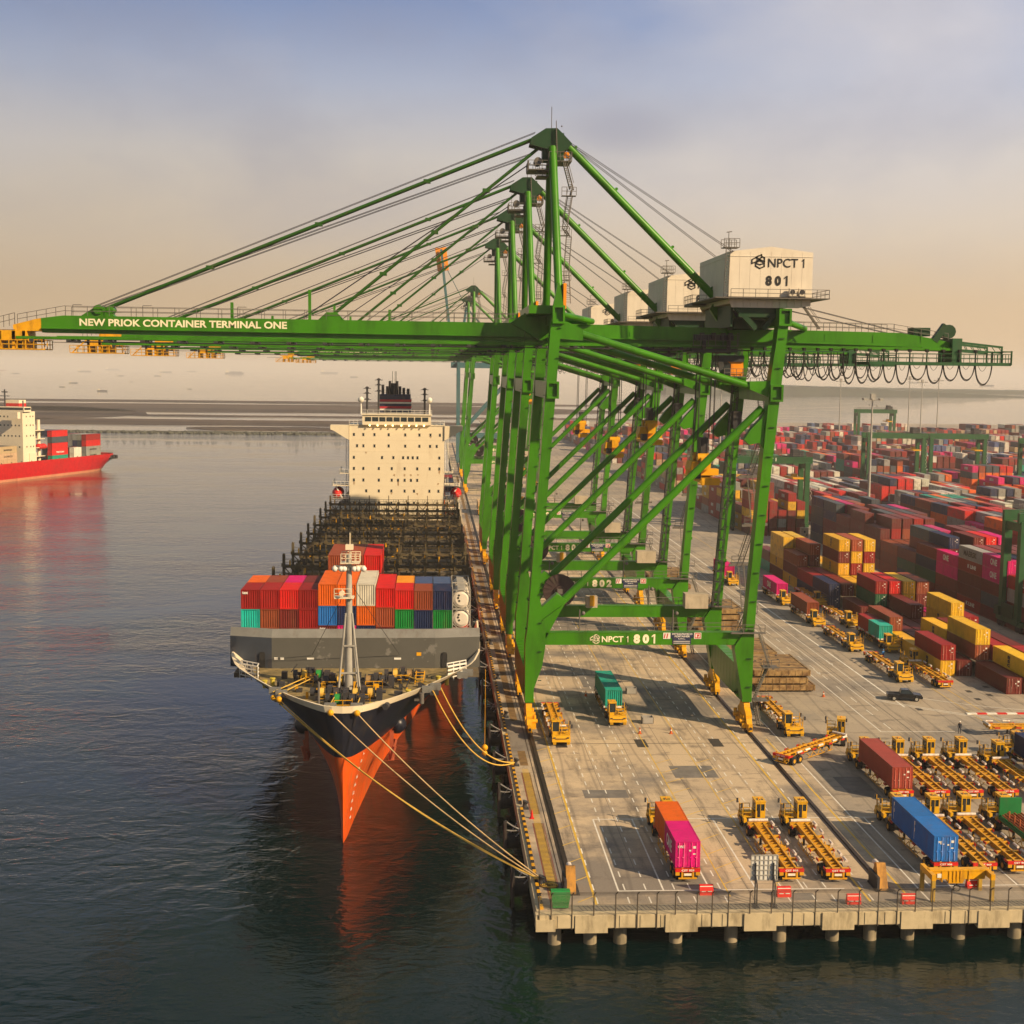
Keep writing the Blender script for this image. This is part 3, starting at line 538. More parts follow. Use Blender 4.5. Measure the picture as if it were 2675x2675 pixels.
    mb = M3(); mb.prism([(39.9, 59.3), (51.2, 59.3), (51.2, 58.5), (49.5, 58.15), (40.4, 58.15)], -10.5, -10.2); mb.prism([(39.9, 59.3), (51.2, 59.3), (51.2, 58.5), (49.5, 58.15), (40.4, 58.15)], 9.2, 9.5); mb.box(40, 51, -10.2, 9.2, 58.7, 59.3)
    for q in range(41, 51): mb.box(q-.05, q+.05, -10.62, -10.5, 58.2, 59.3)
    mb.build('base_frame', WHT, h)
    mb = M3()
    for y in (-9.6, 0, 8.6):
        mb.beam((40.8, y, 58.6), (44.0, y, 55.3), .7, .7); mb.beam((47.4, y, 58.4), (45, y, 55.3), .6, .6); mb.box(41.5, 47.5, y-.4, y+.4, 56.9, 58.2)
    mb.box(40.6, 40.9, -9, 8, 55.6, 58.5); mb.box(43.5, 47.0, -9.3, 9.3, 56.8, 57.7); mb.box(41.9, 46.4, -5, 5, 55.4, 56.9)
    add(mb, 'house_support', DGREEN)
    # trolley with operator cab
    mb = M3(); mb.box(36.4, 43.0, -3.4, 3.4, 52.2, 52.7); mb.box(37, 42.4, -3.3, 3.3, 53.9, 54.6); mb.box(38, 38.5, -3.3, -3.0, 52, 54.6); mb.box(41.5, 42, -3.3, -3, 52, 54.6)
    for q in (37.6, 39.2, 40.6, 41.6): mb.box(q, q+.6, -3.6, -3.0, 54.0, 54.9)
    mb.box(40.6, 44.2, -2.4, 1.8, 50.9, 51.8)
    t = add(mb, 'trolley', DARK)
    mb = M3(); mb.box(36.5, 42.8, -4.3, -3.4, 53.0, 53.1); mb.rail((36.5, -4.3, 53.1), (42.8, -4.3, 53.1), 1.5, 1.0); mb.rail((43, -4.1, 52.9), (43, -3, 52.9), 2, .8); mb.build('trolley_platform', STEEL, t)
    mb = M3(); mb.prism([(42.4, 48.9), (42.4, 50.6), (41.4, 51.2), (41.4, 51.5), (44.2, 51.5), (44.2, 48.9)], -2.1, 1.2); cbn = mb.build('operator_cab', ORG, t)
    mb = M3(); mb.hexa([(41.5, -2.0, 49.2), (42.38, -2.0, 48.95), (42.38, 1.1, 48.95), (41.5, 1.1, 49.2)], [(41.3, -2.0, 51.1), (42.38, -2.0, 51.1), (42.38, 1.1, 51.1), (41.3, 1.1, 51.1)]); mb.build('cab_window', GLASS, cbn)
    mb = M3(); mb.box(41.3, 44.8, -2.9, 1.9, 48.75, 48.88); mb.rail((41.3, -2.9, 48.9), (44.8, -2.9, 48.9), 1.0, .8); mb.rail((44.8, -2.9, 48.9), (44.8, 1.9, 48.9), 1.0, .8); mb.build('cab_balcony', STEEL, cbn)
    # hanging festoon cables
    mb = M3(); x = 45.2; k = 0; random.seed(4)
    while x < 79.5:
        wd = 1.9 if k < 12 else 2.35; wd *= random.uniform(.92, 1.08); dp = random.uniform(3.9, 4.7) if k > 4 else random.uniform(2.2, 4.2)
        for off, dd, r in ((0, 0, .075), (.16, .14, .06)):
            yy = -2.9+off
            pts = [(x+wd*(.5-.5*math.cos(math.pi*i/16)), yy, 52.7-(dp+dd)*math.sin(math.pi*i/16)**.62) for i in range(17)]; mb.sweep(pts, r, 5)
        yy = -2.6; pts = [(x+.3+wd*.7*i/10, yy, 51.9-(dp*.42)*math.sin(math.pi*i/10)**.7) for i in range(11)]; mb.sweep(pts, .03, 4)
        mb.box(x-.18, x+.18, -3.1, -2.5, 52.6, 53.0); add(mb, 'festoon_loop', BLACK); mb = M3(); x += wd; k += 1
    for j in range(7):
        xs0 = 46+j*2.2; pts = [(xs0+1.7*i/12, 2.8, 52.5-3.4*math.sin(math.pi*i/12)**.6) for i in range(13)]; mb.sweep(pts, .06, 5)
    add(mb, 'festoon_cables', BLACK)
    mb = M3()
    for s in (-1, 1):
        mb.box(62, 82.6, s*3.3-.12, s*3.3+.12, 50.75, 51.2); mb.rail((62, s*3.6, 51.2), (82.6, s*3.6, 51.2), 1.2, 2.0); mb.beam((74.8, s*2.4, 54.1), (81.6, s*2.6, 53.4), .18, .3); mb.beam((74.8, s*2.6, 53.0), (81.6, s*2.6, 52.6), .18, .25); mb.box(81.4, 81.6, s*2.6-.1, s*2.6+.1, 51.2, 53.5); mb.box(82.5, 82.7, s*3.4-.1, s*3.4+.1, 50.9, 52.9)
        for q in range(76, 82, 1): mb.beam((q, s*2.6, 53.9-(q-75)*.09), (q+.5, s*2.6, 52.8), .08)
    mb.box(45, 60, -3.5, -3.3, 52.4, 52.55); mb.box(81.4, 82.7, -3.4, 3.4, 52.7, 52.85); mb.box(74.2, 75.6, -2.7, 2.7, 51.0, 54.6); mb.rail((82.6, -3.4, 51.1), (82.6, 3.4, 51.1), 1.3, 1)
    add(mb, 'rear_walkway', GREEN2)
    mb = M3(); mb.box(69, 71.4, -1.3, 1.3, 54.9, 56.1); mb.tube((74.3, -1, 55.6), (74.3, 1, 55.6), 1.0, 12); mb.beam((72, -1.2, 54.2), (73.6, -1.2, 56.5), .9, .9); add(mb, 'rear_sheaves', DGREEN)
    # spreader on ropes
    sp = M3(); sp.box(36.9, 41.3, -1.0, 1.0, 34.6, 35.5); sp.box(37.6, 40.6, -6.0, 6.0, 33.9, 34.25); sp.box(37.8, 40.4, -6.1, -5.6, 33.6, 34.6); sp.box(37.8, 40.4, 5.6, 6.1, 33.6, 34.6); sp.box(38.4, 39.8, -2.6, 2.6, 35.5, 37.2)
    for y in (-1.6, 1.6): sp.tube((38.0, y, 37.2), (40.2, y, 37.2), .6, 12)
    sp.prism([(36.9, 35.3), (37.2, 36.6), (38.2, 36.6), (38.6, 35.3)], -1.8, 1.8)
    s1 = add(sp, 'spreader', YEL)
    sp = M3(); sp.box(37.3, 38.3, -3.2, -1.2, 34.3, 35.4); sp.box(39.6, 40.9, 1.2, 3.0, 34.3, 35.6); sp.box(38.6, 39.6, -1.2, 1.2, 37.4, 40.0)
    for x in (38.0, 40.2):
        for y in (-1.9, -1.3, 1.3, 1.9): sp.tube((x, y, 37.3), (x+.2, y*.8, 52.3), .05, 5, cap=False)
    sp.build('ropes', DARK, s1)
    # access: elevator mast, zigzag stairs on the landside
    mb = M3()
    for x in (43.3, 44.2):
        for y in (7.2, 8.1): mb.beam((x-.6, y, 13.9), (x+2.2, y, 56), .12)
    for i in range(26):
        z = 14.5+i*1.6; f = (z-13.9)/42.1*2.8-.6; mb.beam((43.3+f, 7.2, z), (44.2+f, 7.2, z+.8), .07); mb.box(43.3+f, 44.2+f, 7.15, 8.15, z, z+.07)
    mb.box(45, 46.3, 6.9, 8.4, 41, 43.6)
    add(mb, 'elevator_mast', DARK)
    mb = M3(); zl = [3.2, 8.2, 13.8, 20.5, 27.2, 33.9, 40.6, 47.5]
    for i in range(7):
        y0, y1 = (8.8, 3.2) if i % 2 else (3.2, 8.8); xb = 45.5+max(0, zl[i]-14)*.075; mb.stair((xb+1.2, y0, zl[i]), (xb+1.2+(zl[i+1]-zl[i])*.075, y1, zl[i+1]), .8); mb.box(xb+.2, xb+3.0, y1-.6, y1+.6, zl[i+1]-.1, zl[i+1]); mb.rail((xb+.2, y1-.6, zl[i+1]), (xb+3.0, y1-.6, zl[i+1]), 1.1, 1.2)
        if i > 1: mb.beam((xb-.2, y1-.5, zl[i+1]-.3), (xb+3.6, y1-.5, zl[i+1]-.1), .3, .35)
    mb.stair((46.2, -9.5, 0), (45.3, -9.9, 3.8), .7); mb.stair((45.4, -9.6, 4), (47.2, -9.6, 8.6), .7); mb.stair((47.2, -10.2, 8.7), (45.6, -10.2, 13.4), .7)
    for z, x in ((3.9, 45.3), (8.6, 46.6)): mb.box(x-.4, x+1.8, -11, -9.2, z-.08, z); mb.rail((x-.4, -11, z), (x+1.8, -11, z), 1.1, .9)
    add(mb, 'access_stairs', STEEL)
    # cable reel on the far portal beam
    mb = M3()
    for i in range(36):
        a = 2*math.pi*i/36; a2 = a+2*math.pi/36*.93
        for yy in (8.6, 9.1): mb.add([(19.5+.75*math.cos(a), yy, 16.1+.75*math.sin(a)), (19.5+2.5*math.cos(a), yy+.15*(i % 2), 16.1+2.5*math.sin(a)), (19.5+2.5*math.cos(a2), yy+.15*(i % 2), 16.1+2.5*math.sin(a2)), (19.5+.75*math.cos(a2), yy, 16.1+.75*math.sin(a2))], [(0, 1, 2, 3)])
    mb.tube((19.5, 8.3, 16.1), (19.5, 9.5, 16.1), .8, 18)
    rl = add(mb, 'cable_reel', paint('reel_brown', (.055, .035, .035), .5))
    mb = M3(); mb.box(19.1, 19.9, 7.9, 8.3, 15.7, 16.5); mb.box(18.6, 20.4, 9.5, 10.4, 13.7, 15.6); mb.build('hub', STEEL, rl)
    mb = M3(); mb.box(38.5, 42, 7.0, 9.2, 13.7, 15.9); mb.box(23.5, 25.2, 7.6, 9, 13.7, 15.4); add(mb, 'equipment_cabinet', paint('cabinet_beige', (.42, .36, .27), .6))
    mb = M3(); mb.box(24.0, 24.7, 7.3, 7.6, 14.0, 15.6); add(mb, 'warning_box', YEL)
    return root
def crane_text(root, num, boom=True):
    if boom:
        mb = M3(); letters(mb, 'NEW PRIOK CONTAINER TERMINAL ONE', (-48.6, -1.73, 54.72), (1, 0, -.002), (0, 0, 1), 28.4, 1.0, .03); mb.build('boom_lettering', OFFW, root)
    mb = M3(); logo(mb, (42.9, -10.66, 63.35), (1, 0, 0), (0, 0, 1), 1.9, .09); letters(mb, 'NPCT', (45.15, -10.66, 63.55), (1, 0, 0), (0, 0, 1), 4.1, 1.2, .01); letters(mb, '1', (49.8, -10.66, 63.55), (1, 0, 0), (0, 0, 1), .32, 1.2, .01)
    for i, ch in enumerate(num): letters(mb, ch, (44.9+i*1.25, -10.66, 61.1), (1, 0, 0), (0, 0, 1), .85 if ch != '1' else .5, 1.35, .05)
    mb.build('house_lettering', BLKL, root)
    ya = -11.24
    mb = M3(); logo(mb, (21.9, ya, 12.06), (1, 0, 0), (0, 0, 1), 1.35, .10); letters(mb, 'NPCT', (23.5, ya, 12.28), (1, 0, 0), (0, 0, 1), 3.0, .85, .02); letters(mb, '1', (26.95, ya, 12.28), (1, 0, 0), (0, 0, 1), .22, .85, .03)
    for i, ch in enumerate(num): letters(mb, ch, (27.9+i*1.25, ya, 12.1), (1, 0, 0), (0, 0, 1), .9 if ch != '1' else .5, 1.3, .06)
    mb.build('beam_lettering', OFFW, root)
    mb = M3(); mb.box(33.1, 36.2, ya-.02, -11.21, 12.9, 13.62); mb.box(33.3, 35.9, ya-.02, -11.21, 12.0, 12.9); sg = mb.build('maker_sign', NAVY, root)
    mb = M3(); letters(mb, 'MITSUI-PACECO', (33.25, ya-.03, 13.3), (1, 0, 0), (0, 0, 1), 2.8, .26); letters(mb, 'PORTAINER', (33.6, ya-.03, 12.97), (1, 0, 0), (0, 0, 1), 2.1, .26); letters(mb, 'S.W.L.', (34.1, ya-.03, 12.68), (1, 0, 0), (0, 0, 1), 1.0, .16)
    for z in (12.38, 12.12): mb.box(33.45, 35.75, ya-.03, ya-.021, z, z+.07)
    mb.build('sign_lettering', WHM, sg)
    mb = M3(); mb.box(32.0, 33.0, ya-.02, -11.21, 12.75, 13.62); mb.box(36.3, 37.3, ya-.02, -11.21, 12.75, 13.62); em = mb.build('maker_emblem', WHM, root)
    mb = M3(); 
    for q in (32.15, 32.5): mb.beam((q, ya-.03, 12.85), (q+.12, ya-.03, 13.5), .13, .02)
    mb.box(36.4, 37.2, ya-.03, ya-.021, 12.83, 12.95); mb.box(36.4, 37.2, ya-.03, ya-.021, 13.43, 13.54); mb.box(36.4, 36.5, ya-.03, ya-.021, 12.9, 13.5); mb.box(37.1, 37.2, ya-.03, ya-.021, 12.9, 13.5); mb.box(36.7, 36.8, ya-.03, ya-.021, 12.9, 13.35); mb.box(36.8, 37.0, ya-.03, ya-.021, 13.1, 13.35)
    mb.build('emblem_mark', REDP, em)
CY = [191.5, 239.5, 286.5, 350, 545, 625]; CNUM = ['801', '802', '803', '804', '807', '808']
CLAB = ['nearest green gantry crane, number 801 on its portal beam and white house',
        'green gantry crane numbered 802, second along the quay from the near end',
        'green gantry crane numbered 803, third along the quay, between 802 and 804',
        'green gantry crane numbered 804, last of the tight row of four beside the ship',
        'distant green gantry crane standing apart behind the ship bridge, nearer of the hazy far group',
        'distant hazy green gantry crane numbered 808, just behind the first of the far group']
CZ = [0, 2.9, -2.4, -1.4, 2, 0]
c0 = make_crane()
cranes = [c0]+[copy_tree(c0) for _ in CY[1:]]
for i, c in enumerate(cranes):
    crane_text(c, CNUM[i], True); c.location.y = CY[i]; tag(c, CLAB[i], 'gantry crane', 'green ship-to-shore cranes along the quay')
    if CZ[i]:
        for ch in c.children:
            if ch.name.startswith('spreader'): ch.location.z = CZ[i]
# farther blue crane with its boom raised
rb = empty('raised_boom_crane', (13.5, 720, 0), 'far blue-green crane with its lattice boom raised steeply, orange tip', 'gantry crane')
BLU = paint('hazy_blue_green_paint', (.05, .13, .15), .5)
mb = M3()
for y in (-10, 10):
    for x in (14, 44): mb.box(x-.8, x+.8, y-1, y+1, 0, 52)
    mb.box(14, 44, y-.7, y+.7, 13, 15); mb.beam((15, y, 15), (43, y, 46), 1.2); mb.box(10, 70, y*.2-.5, y*.2+.5, 50, 53)
for x in (14, 44): mb.box(x-.8, x+.8, -10, 10, 50, 53)
mb.build('portal_frame', BLU, rb)
mb = M3(); p0 = Vector((11, 0, 54)); p1 = Vector((4.4, 0, 112))
for y in (-2.6, 2.6): mb.beam(p0+Vector((0, y, 0)), p1+Vector((0, y, 0)), 1.3, 1.3)
for i in range(18): a = p0.lerp(p1, i/18); b = p0.lerp(p1, (i+1)/18); mb.beam(a+Vector((0, -2.6, 0)), b+Vector((0, 2.6, 0)), .4)
bm = mb.build('raised_boom', BLU, rb); mb = M3(); mb.beam((5.6, 0, 101), (4.2, 0, 113), 6, 1.6); mb.build('boom_tip', ORG, bm)
mb = M3(); mb.beam((14, -8, 53), (18, -1, 82), 1); mb.beam((14, 8, 53), (18, 1, 82), 1); mb.beam((18, 0, 82), (43, 0, 54), .9)
for y in (-1.5, 0, 1.5): mb.tube((18, y, 82), (6, y, 105), .12, 5)
mb.build('mast', BLU, rb)
# ------------------------------------------------------------------ containers
PAL = dict(maroon=(.135, .018, .014), dark_red=(.25, .010, .008), red=(.50, .010, .007), orange=(.62, .11, .006), magenta=(.55, .004, .15), navy=(.012, .022, .070), blue=(.015, .12, .38), grey=(.25, .25, .23), white=(.56, .52, .44), yellow=(.60, .34, .012), green=(.006, .19, .03), teal=(.008, .25, .17), dark_green=(.010, .075, .035), brown=(.24, .052, .02), cyan=(.01, .42, .36), slate=(.045, .06, .075), tan=(.42, .30, .17), amber=(.62, .24, .012), slate_blue=(.055, .085, .19))
WORD = dict(dark_red='dark red', dark_green='dark green', slate_blue='slate blue', slate='dark slate', tan='sandy tan')
CONTB = paint('container_bar_paint', objcol=True, rough=.5, dirt=(.50, .42, .34), amt=.8, lo=.40, hi=.7, dscale=3, gain=2.0)
CM = {}
def cont_mesh(L, H, fine=True):
    k = (L, H, fine)
    if k in CM: return CM[k]
    W = 1.219; hl = L/2; body = MB(); door = MB()
    def corr(a0, a1, step):
        pts = []; n = int((a1-a0)/step)
        for i in range(n):
            t = a0+(a1-a0)*i/n; s = (a1-a0)/n
            pts += [(t, 0), (t+s*.28, 0), (t+s*.5, .045), (t+s*.78, .045)]
        return pts+[(a1, 0)]
    st = .28 if fine else .56
    for sx in (-1, 1):
        P = corr(-hl+.16, hl-.16, st); vs = [(sx*(W-.02-d*1.2), y, z) for y, d in P for z in (.15, H-.11)]
        body.add(vs, [((2*i, 2*i+2, 2*i+3, 2*i+1) if sx > 0 else (2*i+2, 2*i, 2*i+1, 2*i+3)) for i in range(len(P)-1)])
        body.box(min(sx*W, sx*(W-.1)), max(sx*W, sx*(W-.1)), -hl+.16, hl-.16, 0, .15); body.box(min(sx*W, sx*(W-.09)), max(sx*W, sx*(W-.09)), -hl+.16, hl-.16, H-.11, H)
        for sy in (-1, 1): body.box(min(sx*W, sx*(W-.16)), max(sx*W, sx*(W-.16)), min(sy*hl, sy*(hl-.16)), max(sy*hl, sy*(hl-.16)), 0, H+.005)
    for sy in (-1, 1):
        P = corr(-W+.16, W-.16, .27); vs = [(x, sy*(hl-.05-d*1.6), z) for x, d in P for z in (.15, H-.11)]
        body.add(vs, [((2*i+2, 2*i, 2*i+1, 2*i+3) if sy > 0 else (2*i, 2*i+2, 2*i+3, 2*i+1)) for i in range(len(P)-1)])
        body.box(-W+.16, W-.16, min(sy*hl, sy*(hl-.1)), max(sy*hl, sy*(hl-.1)), 0, .15); body.box(-W+.16, W-.16, min(sy*hl, sy*(hl-.1)), max(sy*hl, sy*(hl-.1)), H-.11, H)
    P = corr(-hl+.1, hl-.1, .3 if fine else 1.2); vs = [(x, y, H-.012-d*.5) for y, d in P for x in (-W+.09, W-.09)]
    body.add(vs, [(2*i, 2*i+1, 2*i+3, 2*i+2) for i in range(len(P)-1)])
    body.box(-W+.1, W-.1, -hl+.1, hl-.1, .10, .14)
    # door leaves with locking bars at the -y end
    y = -hl-.02
    for x0, x1 in ((-W+.17, -.02), (.02, W-.17)):
        door.box(x0, x1, y+.005, y+.06, .17, H-.13)
        if fine:
            for z in (.62, 1.15, 1.65, 2.12): door.box(x0+.05, x1-.05, y-.012, y+.006, z, z+.06)
    door.m = 1
    for x in (-.86, -.38, .38, .86):
        door.box(x-.034, x+.034, y-.06, y-.012, .1, H-.08)
        if fine: door.box(x-.16, x+.05, y-.08, y-.06, 1.0, 1.08)
    door.m = 2; door.box(.12, .33, y-.014, y-.012, 1.62, 1.78); door.box(.5, .8, y-.014, y-.012, 1.9, 2.15); door.box(.5, .75, y-.014, y-.012, 1.3, 1.42)
    a = body.build('tmp', CONT); b = door.build('tmp', [CONTD, CONTB, WHM]); ra = a.data, b.data
    bpy.data.objects.remove(a); bpy.data.objects.remove(b); CM[k] = ra; return ra
def jitter(c, s=.14):
    f = random.uniform(1-s, 1+s); return tuple(min(1, x*f*random.uniform(.95, 1.05)) for x in c)
LETM = {'ONE': 'ONE', 'K': 'K LINE', 'MAERSK': 'MAERSK', 'tex': 'tex', 'MSC': 'msc', 'PIL': 'PIL', 'HAPAG': 'HL'}
LTC = {}
def side_text(L, s, w_, h_, z, dy=0, end=False):
    k = (L, s, w_, h_, z, dy, end)
    if k not in LTC:
        mb = MB()
        if s == 'msc':      # stacked dark emblem letters
            for i, ch in enumerate('mSC'): letters(mb, ch, (-1.235, .42, z+h_*(1-(i+1)/3)), (0, -1, 0), (0, 0, 1), w_, h_/3*.86, .07)
        elif end: letters(mb, s, (-w_/2+dy, -L/2-.045, z), (1, 0, 0), (0, 0, 1), w_, h_, .03)
        else: letters(mb, s, (-1.235, w_/2+dy, z), (0, -1, 0), (0, 0, 1), w_, h_, .03)
        LTC[k] = mb
    return LTC[k]
def container(x, y, z, colr, label, L=12.19, H=2.59, rz=0, door=True, text=None, tcol=None, fine=True, group=None, c=None, name='shipping_container'):
    a, b = cont_mesh(L, H, fine)
    o = bpy.data.objects.new(name, a); col.objects.link(o); o.location = (x, y, z); o.rotation_euler.z = rz
    cc = c or jitter(PAL[colr]); o.color = (*cc, 1); tag(o, label, 'container', group)
    if door:
        d = bpy.data.objects.new('door', b); col.objects.link(d); d.parent = o; d.color = (*[min(1, q*1.12) for q in cc], 1)
    if text:
        for t in text:
            m_ = side_text(L, *t[:5], **({'end': True} if len(t) > 5 and t[5] else {})) if False else side_text(L, t[0], t[1], t[2], t[3], t[4] if len(t) > 4 else 0, bool(len(t) > 5 and t[5]))
            m_.build('lettering', tcol or WHM, o)
    return o
ONE_T = [('ONE', 3.2, 1.3, .75, .6)]; KT = [('K LINE', 4.4, .8, 1.0, -1.2)]; MT = [('MAERSK', 6.8, 1.2, .75, 0)]; MSC_T = [('msc', .95, 1.9, .35, 0)]
# ------------------------------------------------------------------ container ship
SO = (-9.6, 145, WZ); CX = -9.6
def MS(): return MB(SO)
ship = empty('container_ship', SO, 'large container ship with black flared bow and orange-red underside, moored beside the quay', 'ship')
def interp(t, P):
    if t <= P[0][0]: return P[0][1]
    for (a, b), (c, d) in zip(P, P[1:]):
        if t <= c: return b+(d-b)*(t-a)/(c-a)
    return P[-1][1]
DK = [(0, 0), (.1, 1.2), (.4, 2.1), (1.2, 3.0), (3.5, 5.0), (5.1, 6.2), (7.9, 8.1), (11.2, 10.0), (15.1, 12.0), (19.6, 14.2), (22, 15), (27, 16.1), (34, 16.1), (270, 16.1), (285, 15.2), (292, 14.2)]
WL_ = [(0, 0), (2, .30), (8, .75), (20, 1.9), (30, 3.0), (40, 4.6), (60, 8), (80, 11.6), (100, 14.5), (120, 16.1), (250, 16.1), (275, 13), (292, 8)]
def stem_y(z): t = max(0, min(1, (z-WZ)/15.8)); return 145.4-.9*t**1.6+ (max(0, WZ-z))*.1
ZL = [WZ-2.5, WZ, -2, -.5, 1, 2.6, 4.2, 5.4, 6.6, 7.6, 8.8, 9.8, 10.8, 11.7]
SS = [0, .1, .4, .7, 1.3, 2, 3, 4, 5.2, 6.5, 8, 10, 12, 14, 16.5, 19, 21.5, 24, 26.5, 29, 32, 36, 42, 50, 60, 70, 80, 90, 105, 120, 160, 200, 240, 265, 280, 292]
def hb(s, z):
    t = max(0, min(1, (z-WZ)/(12.5-WZ))); return interp(s, WL_)+(interp(s, DK)-interp(s, WL_))*t**(1.85 if s < 60 else 1.6)
mb = MS()
for sg in (-1, 1):
    vs = []; fs = []
    for s in SS:
        for z in ZL: vs.append((CX+sg*hb(s, z), stem_y(z)+s*(1 if s > 30 else 1), z))
    n = len(ZL)
    for mi in (0, 1):
        mb.m = mi; fs = []
        for i in range(len(SS)-1):
            for j in range(n-1):
                if (ZL[j] >= 6.6) == (mi == 1): a, b, c, d = i*n+j, (i+1)*n+j, (i+1)*n+j+1, i*n+j+1; fs.append((a, b, c, d) if sg > 0 else (b, a, d, c))
        mb.add(vs, fs, True)
mb.m = 1
zt = ZL[-1]; e = 145.4-.9+292; bwe = hb(292, zt)
mb.add([(CX-hb(292, z), stem_y(z)+292, z) for z in ZL]+[(CX+hb(292, z), stem_y(z)+292, z) for z in ZL], [(j, len(ZL)+j, len(ZL)+j+1, j+1) for j in range(len(ZL)-1)])
BOOT = paint('orange_red_bottom_paint', (.66, .085, .006), .42, var=.22, scale=.5, dirt=(.36, .13, .035), amt=.8, lo=.46, hi=.70, dscale=.8)
HULLB = paint('black_hull_paint', (.011, .013, .024), .35, var=.2, scale=.3, dirt=(.06, .045, .025), amt=.6, lo=.56, dscale=.5)
hull = mb.build('hull', [BOOT, HULLB], ship)
# cream bulwark strip following the deck edge, with steps down at the mooring rollers
mb = MS(); T = 12.45
ss = [0, .1, .4, .7, 1.3, 2, 3, 4, 5.2, 6.5, 8, 10, 12, 14, 16.5, 19, 21.5, 24, 26.5, 29, 31, 34, 37]
for sg in (-1, 1):
    for a, b in zip(ss, ss[1:]):
        rs_ = .2 if sg > 0 else .05; za = T+max(0, (a-24))*rs_; zb = T+max(0, (b-24))*rs_
        P = lambda s, z, i=0: (CX+sg*max(0, hb(s, min(z, 12.5))-i), stem_y(min(z, 12.5))+s+(i if s < 3 else 0), z)
        o4 = [P(a, 11.69), P(b, 11.69), P(b, zb), P(a, za)]; i4 = [P(a, 11.69, .22), P(b, 11.69, .22), P(b, zb, .22), P(a, za, .22)]
        mb.add(o4+i4, [(0, 1, 2, 3), (7, 6, 5, 4), (3, 2, 6, 7)] if sg > 0 else [(3, 2, 1, 0), (4, 5, 6, 7), (7, 6, 2, 3)])
bul = mb.build('bulwark', CREAM, hull)
mb = MS(); n = len(ss)
L_ = [(CX-hb(s, 10.75)+.05, stem_y(10.75)+s) for s in ss]; R_ = [(CX+hb(s, 10.75)-.05, stem_y(10.75)+s) for s in ss]
mb.add([(x, y, 10.75) for x, y in L_]+[(x, y, 10.75) for x, y in R_], [(i, n+i, n+i+1, i+1) for i in range(n-1)])
DECKM = paint('worn_foredeck', (.30, .225, .10), .7, var=.35, scale=.6, dirt=(.045, .05, .03), amt=.85, lo=.42, dscale=.7, streak=False)
mb.build('foredeck', DECKM, ship)
mb = MS(); mb.box(CX-16, CX+16, 173.5, 432, 9.0, 9.6); mb.build('main_deck', HATCHM, ship)
# wave breaker wall
mb = MS(); mb2 = MS(); mb3 = MS()
for m_, x0, y0, x1, y1 in ((mb3, CX-16.3, 172.6, CX-10.8, 171.1), (mb, CX-10.8, 171.1, CX+10.2, 171.1), (mb, CX+10.2, 171.1, CX+16, 171.9)):
    m_.add([(x0, y0, 10.7), (x1, y1, 10.7), (x1, y1, 14.75), (x0, y0, 14.75), (x0, y0+.25, 10.7), (x1, y1+.25, 10.7), (x1, y1+.25, 14.75), (x0, y0+.25, 14.75)], [(0, 1, 2, 3), (5, 4, 7, 6), (4, 0, 3, 7), (1, 5, 6, 2)])
    mb2.add([(x0, y0, 14.75), (x1, y1, 14.75), (x1, y1+.75, 15.75), (x0, y0+.75, 15.75), (x0, y0+.3, 14.75), (x1, y1+.3, 14.75), (x1, y1+1.0, 15.75), (x0, y0+1.0, 15.75)], [(0, 1, 2, 3), (5, 4, 7, 6), (3, 2, 6, 7), (4, 0, 3, 7), (1, 5, 6, 2)])
wl = mb.build('breakwater_wall', GREY, ship); mb2.build('upper_strip', GREYL, wl); mb3.build('port_panel', GREYB, wl)
mb = MS()
for x, yo in ((CX-12.05, 171.4), (CX+11.4, 171.12)):
    mb.prism([(x-.36, 10.8), (x+.36, 10.8), (x+.36, 12.6), (x+.25, 12.85), (x-.25, 12.85), (x-.36, 12.6)], yo-.06, yo-.02)
mb.build('doorway', BLACK, wl)
mb = MS()
for x, z, a, b in ((-20.1, 11.9, .45, .3), (-19.3, 11.9, .45, .3), (-15.9, 11.9, .9, .25), (-4.7, 11.9, .9, .25)): mb.box(x, x+a, 171.05, 171.09, z, z+b)
mb.build('notice_plate', WHM, wl); mb = MS(); mb.box(-1.8, -1.2, 171.05, 171.09, 12.4, 12.85); mb.build('yellow_plate', YEL, wl)
mb = MS()
for k in range(9):
    z = -1.6+k*.95; s_ = 3.2; xm = CX+hb(s_, z)+.03; ym = stem_y(z)+s_; letters(mb, str(2*(k+3))[-2:], (xm+.02, ym-.1, z), (.25, 1, 0), (.12, 0, 1), .55, .38, .03)
mb.build('draught_marks', WHM, hull)
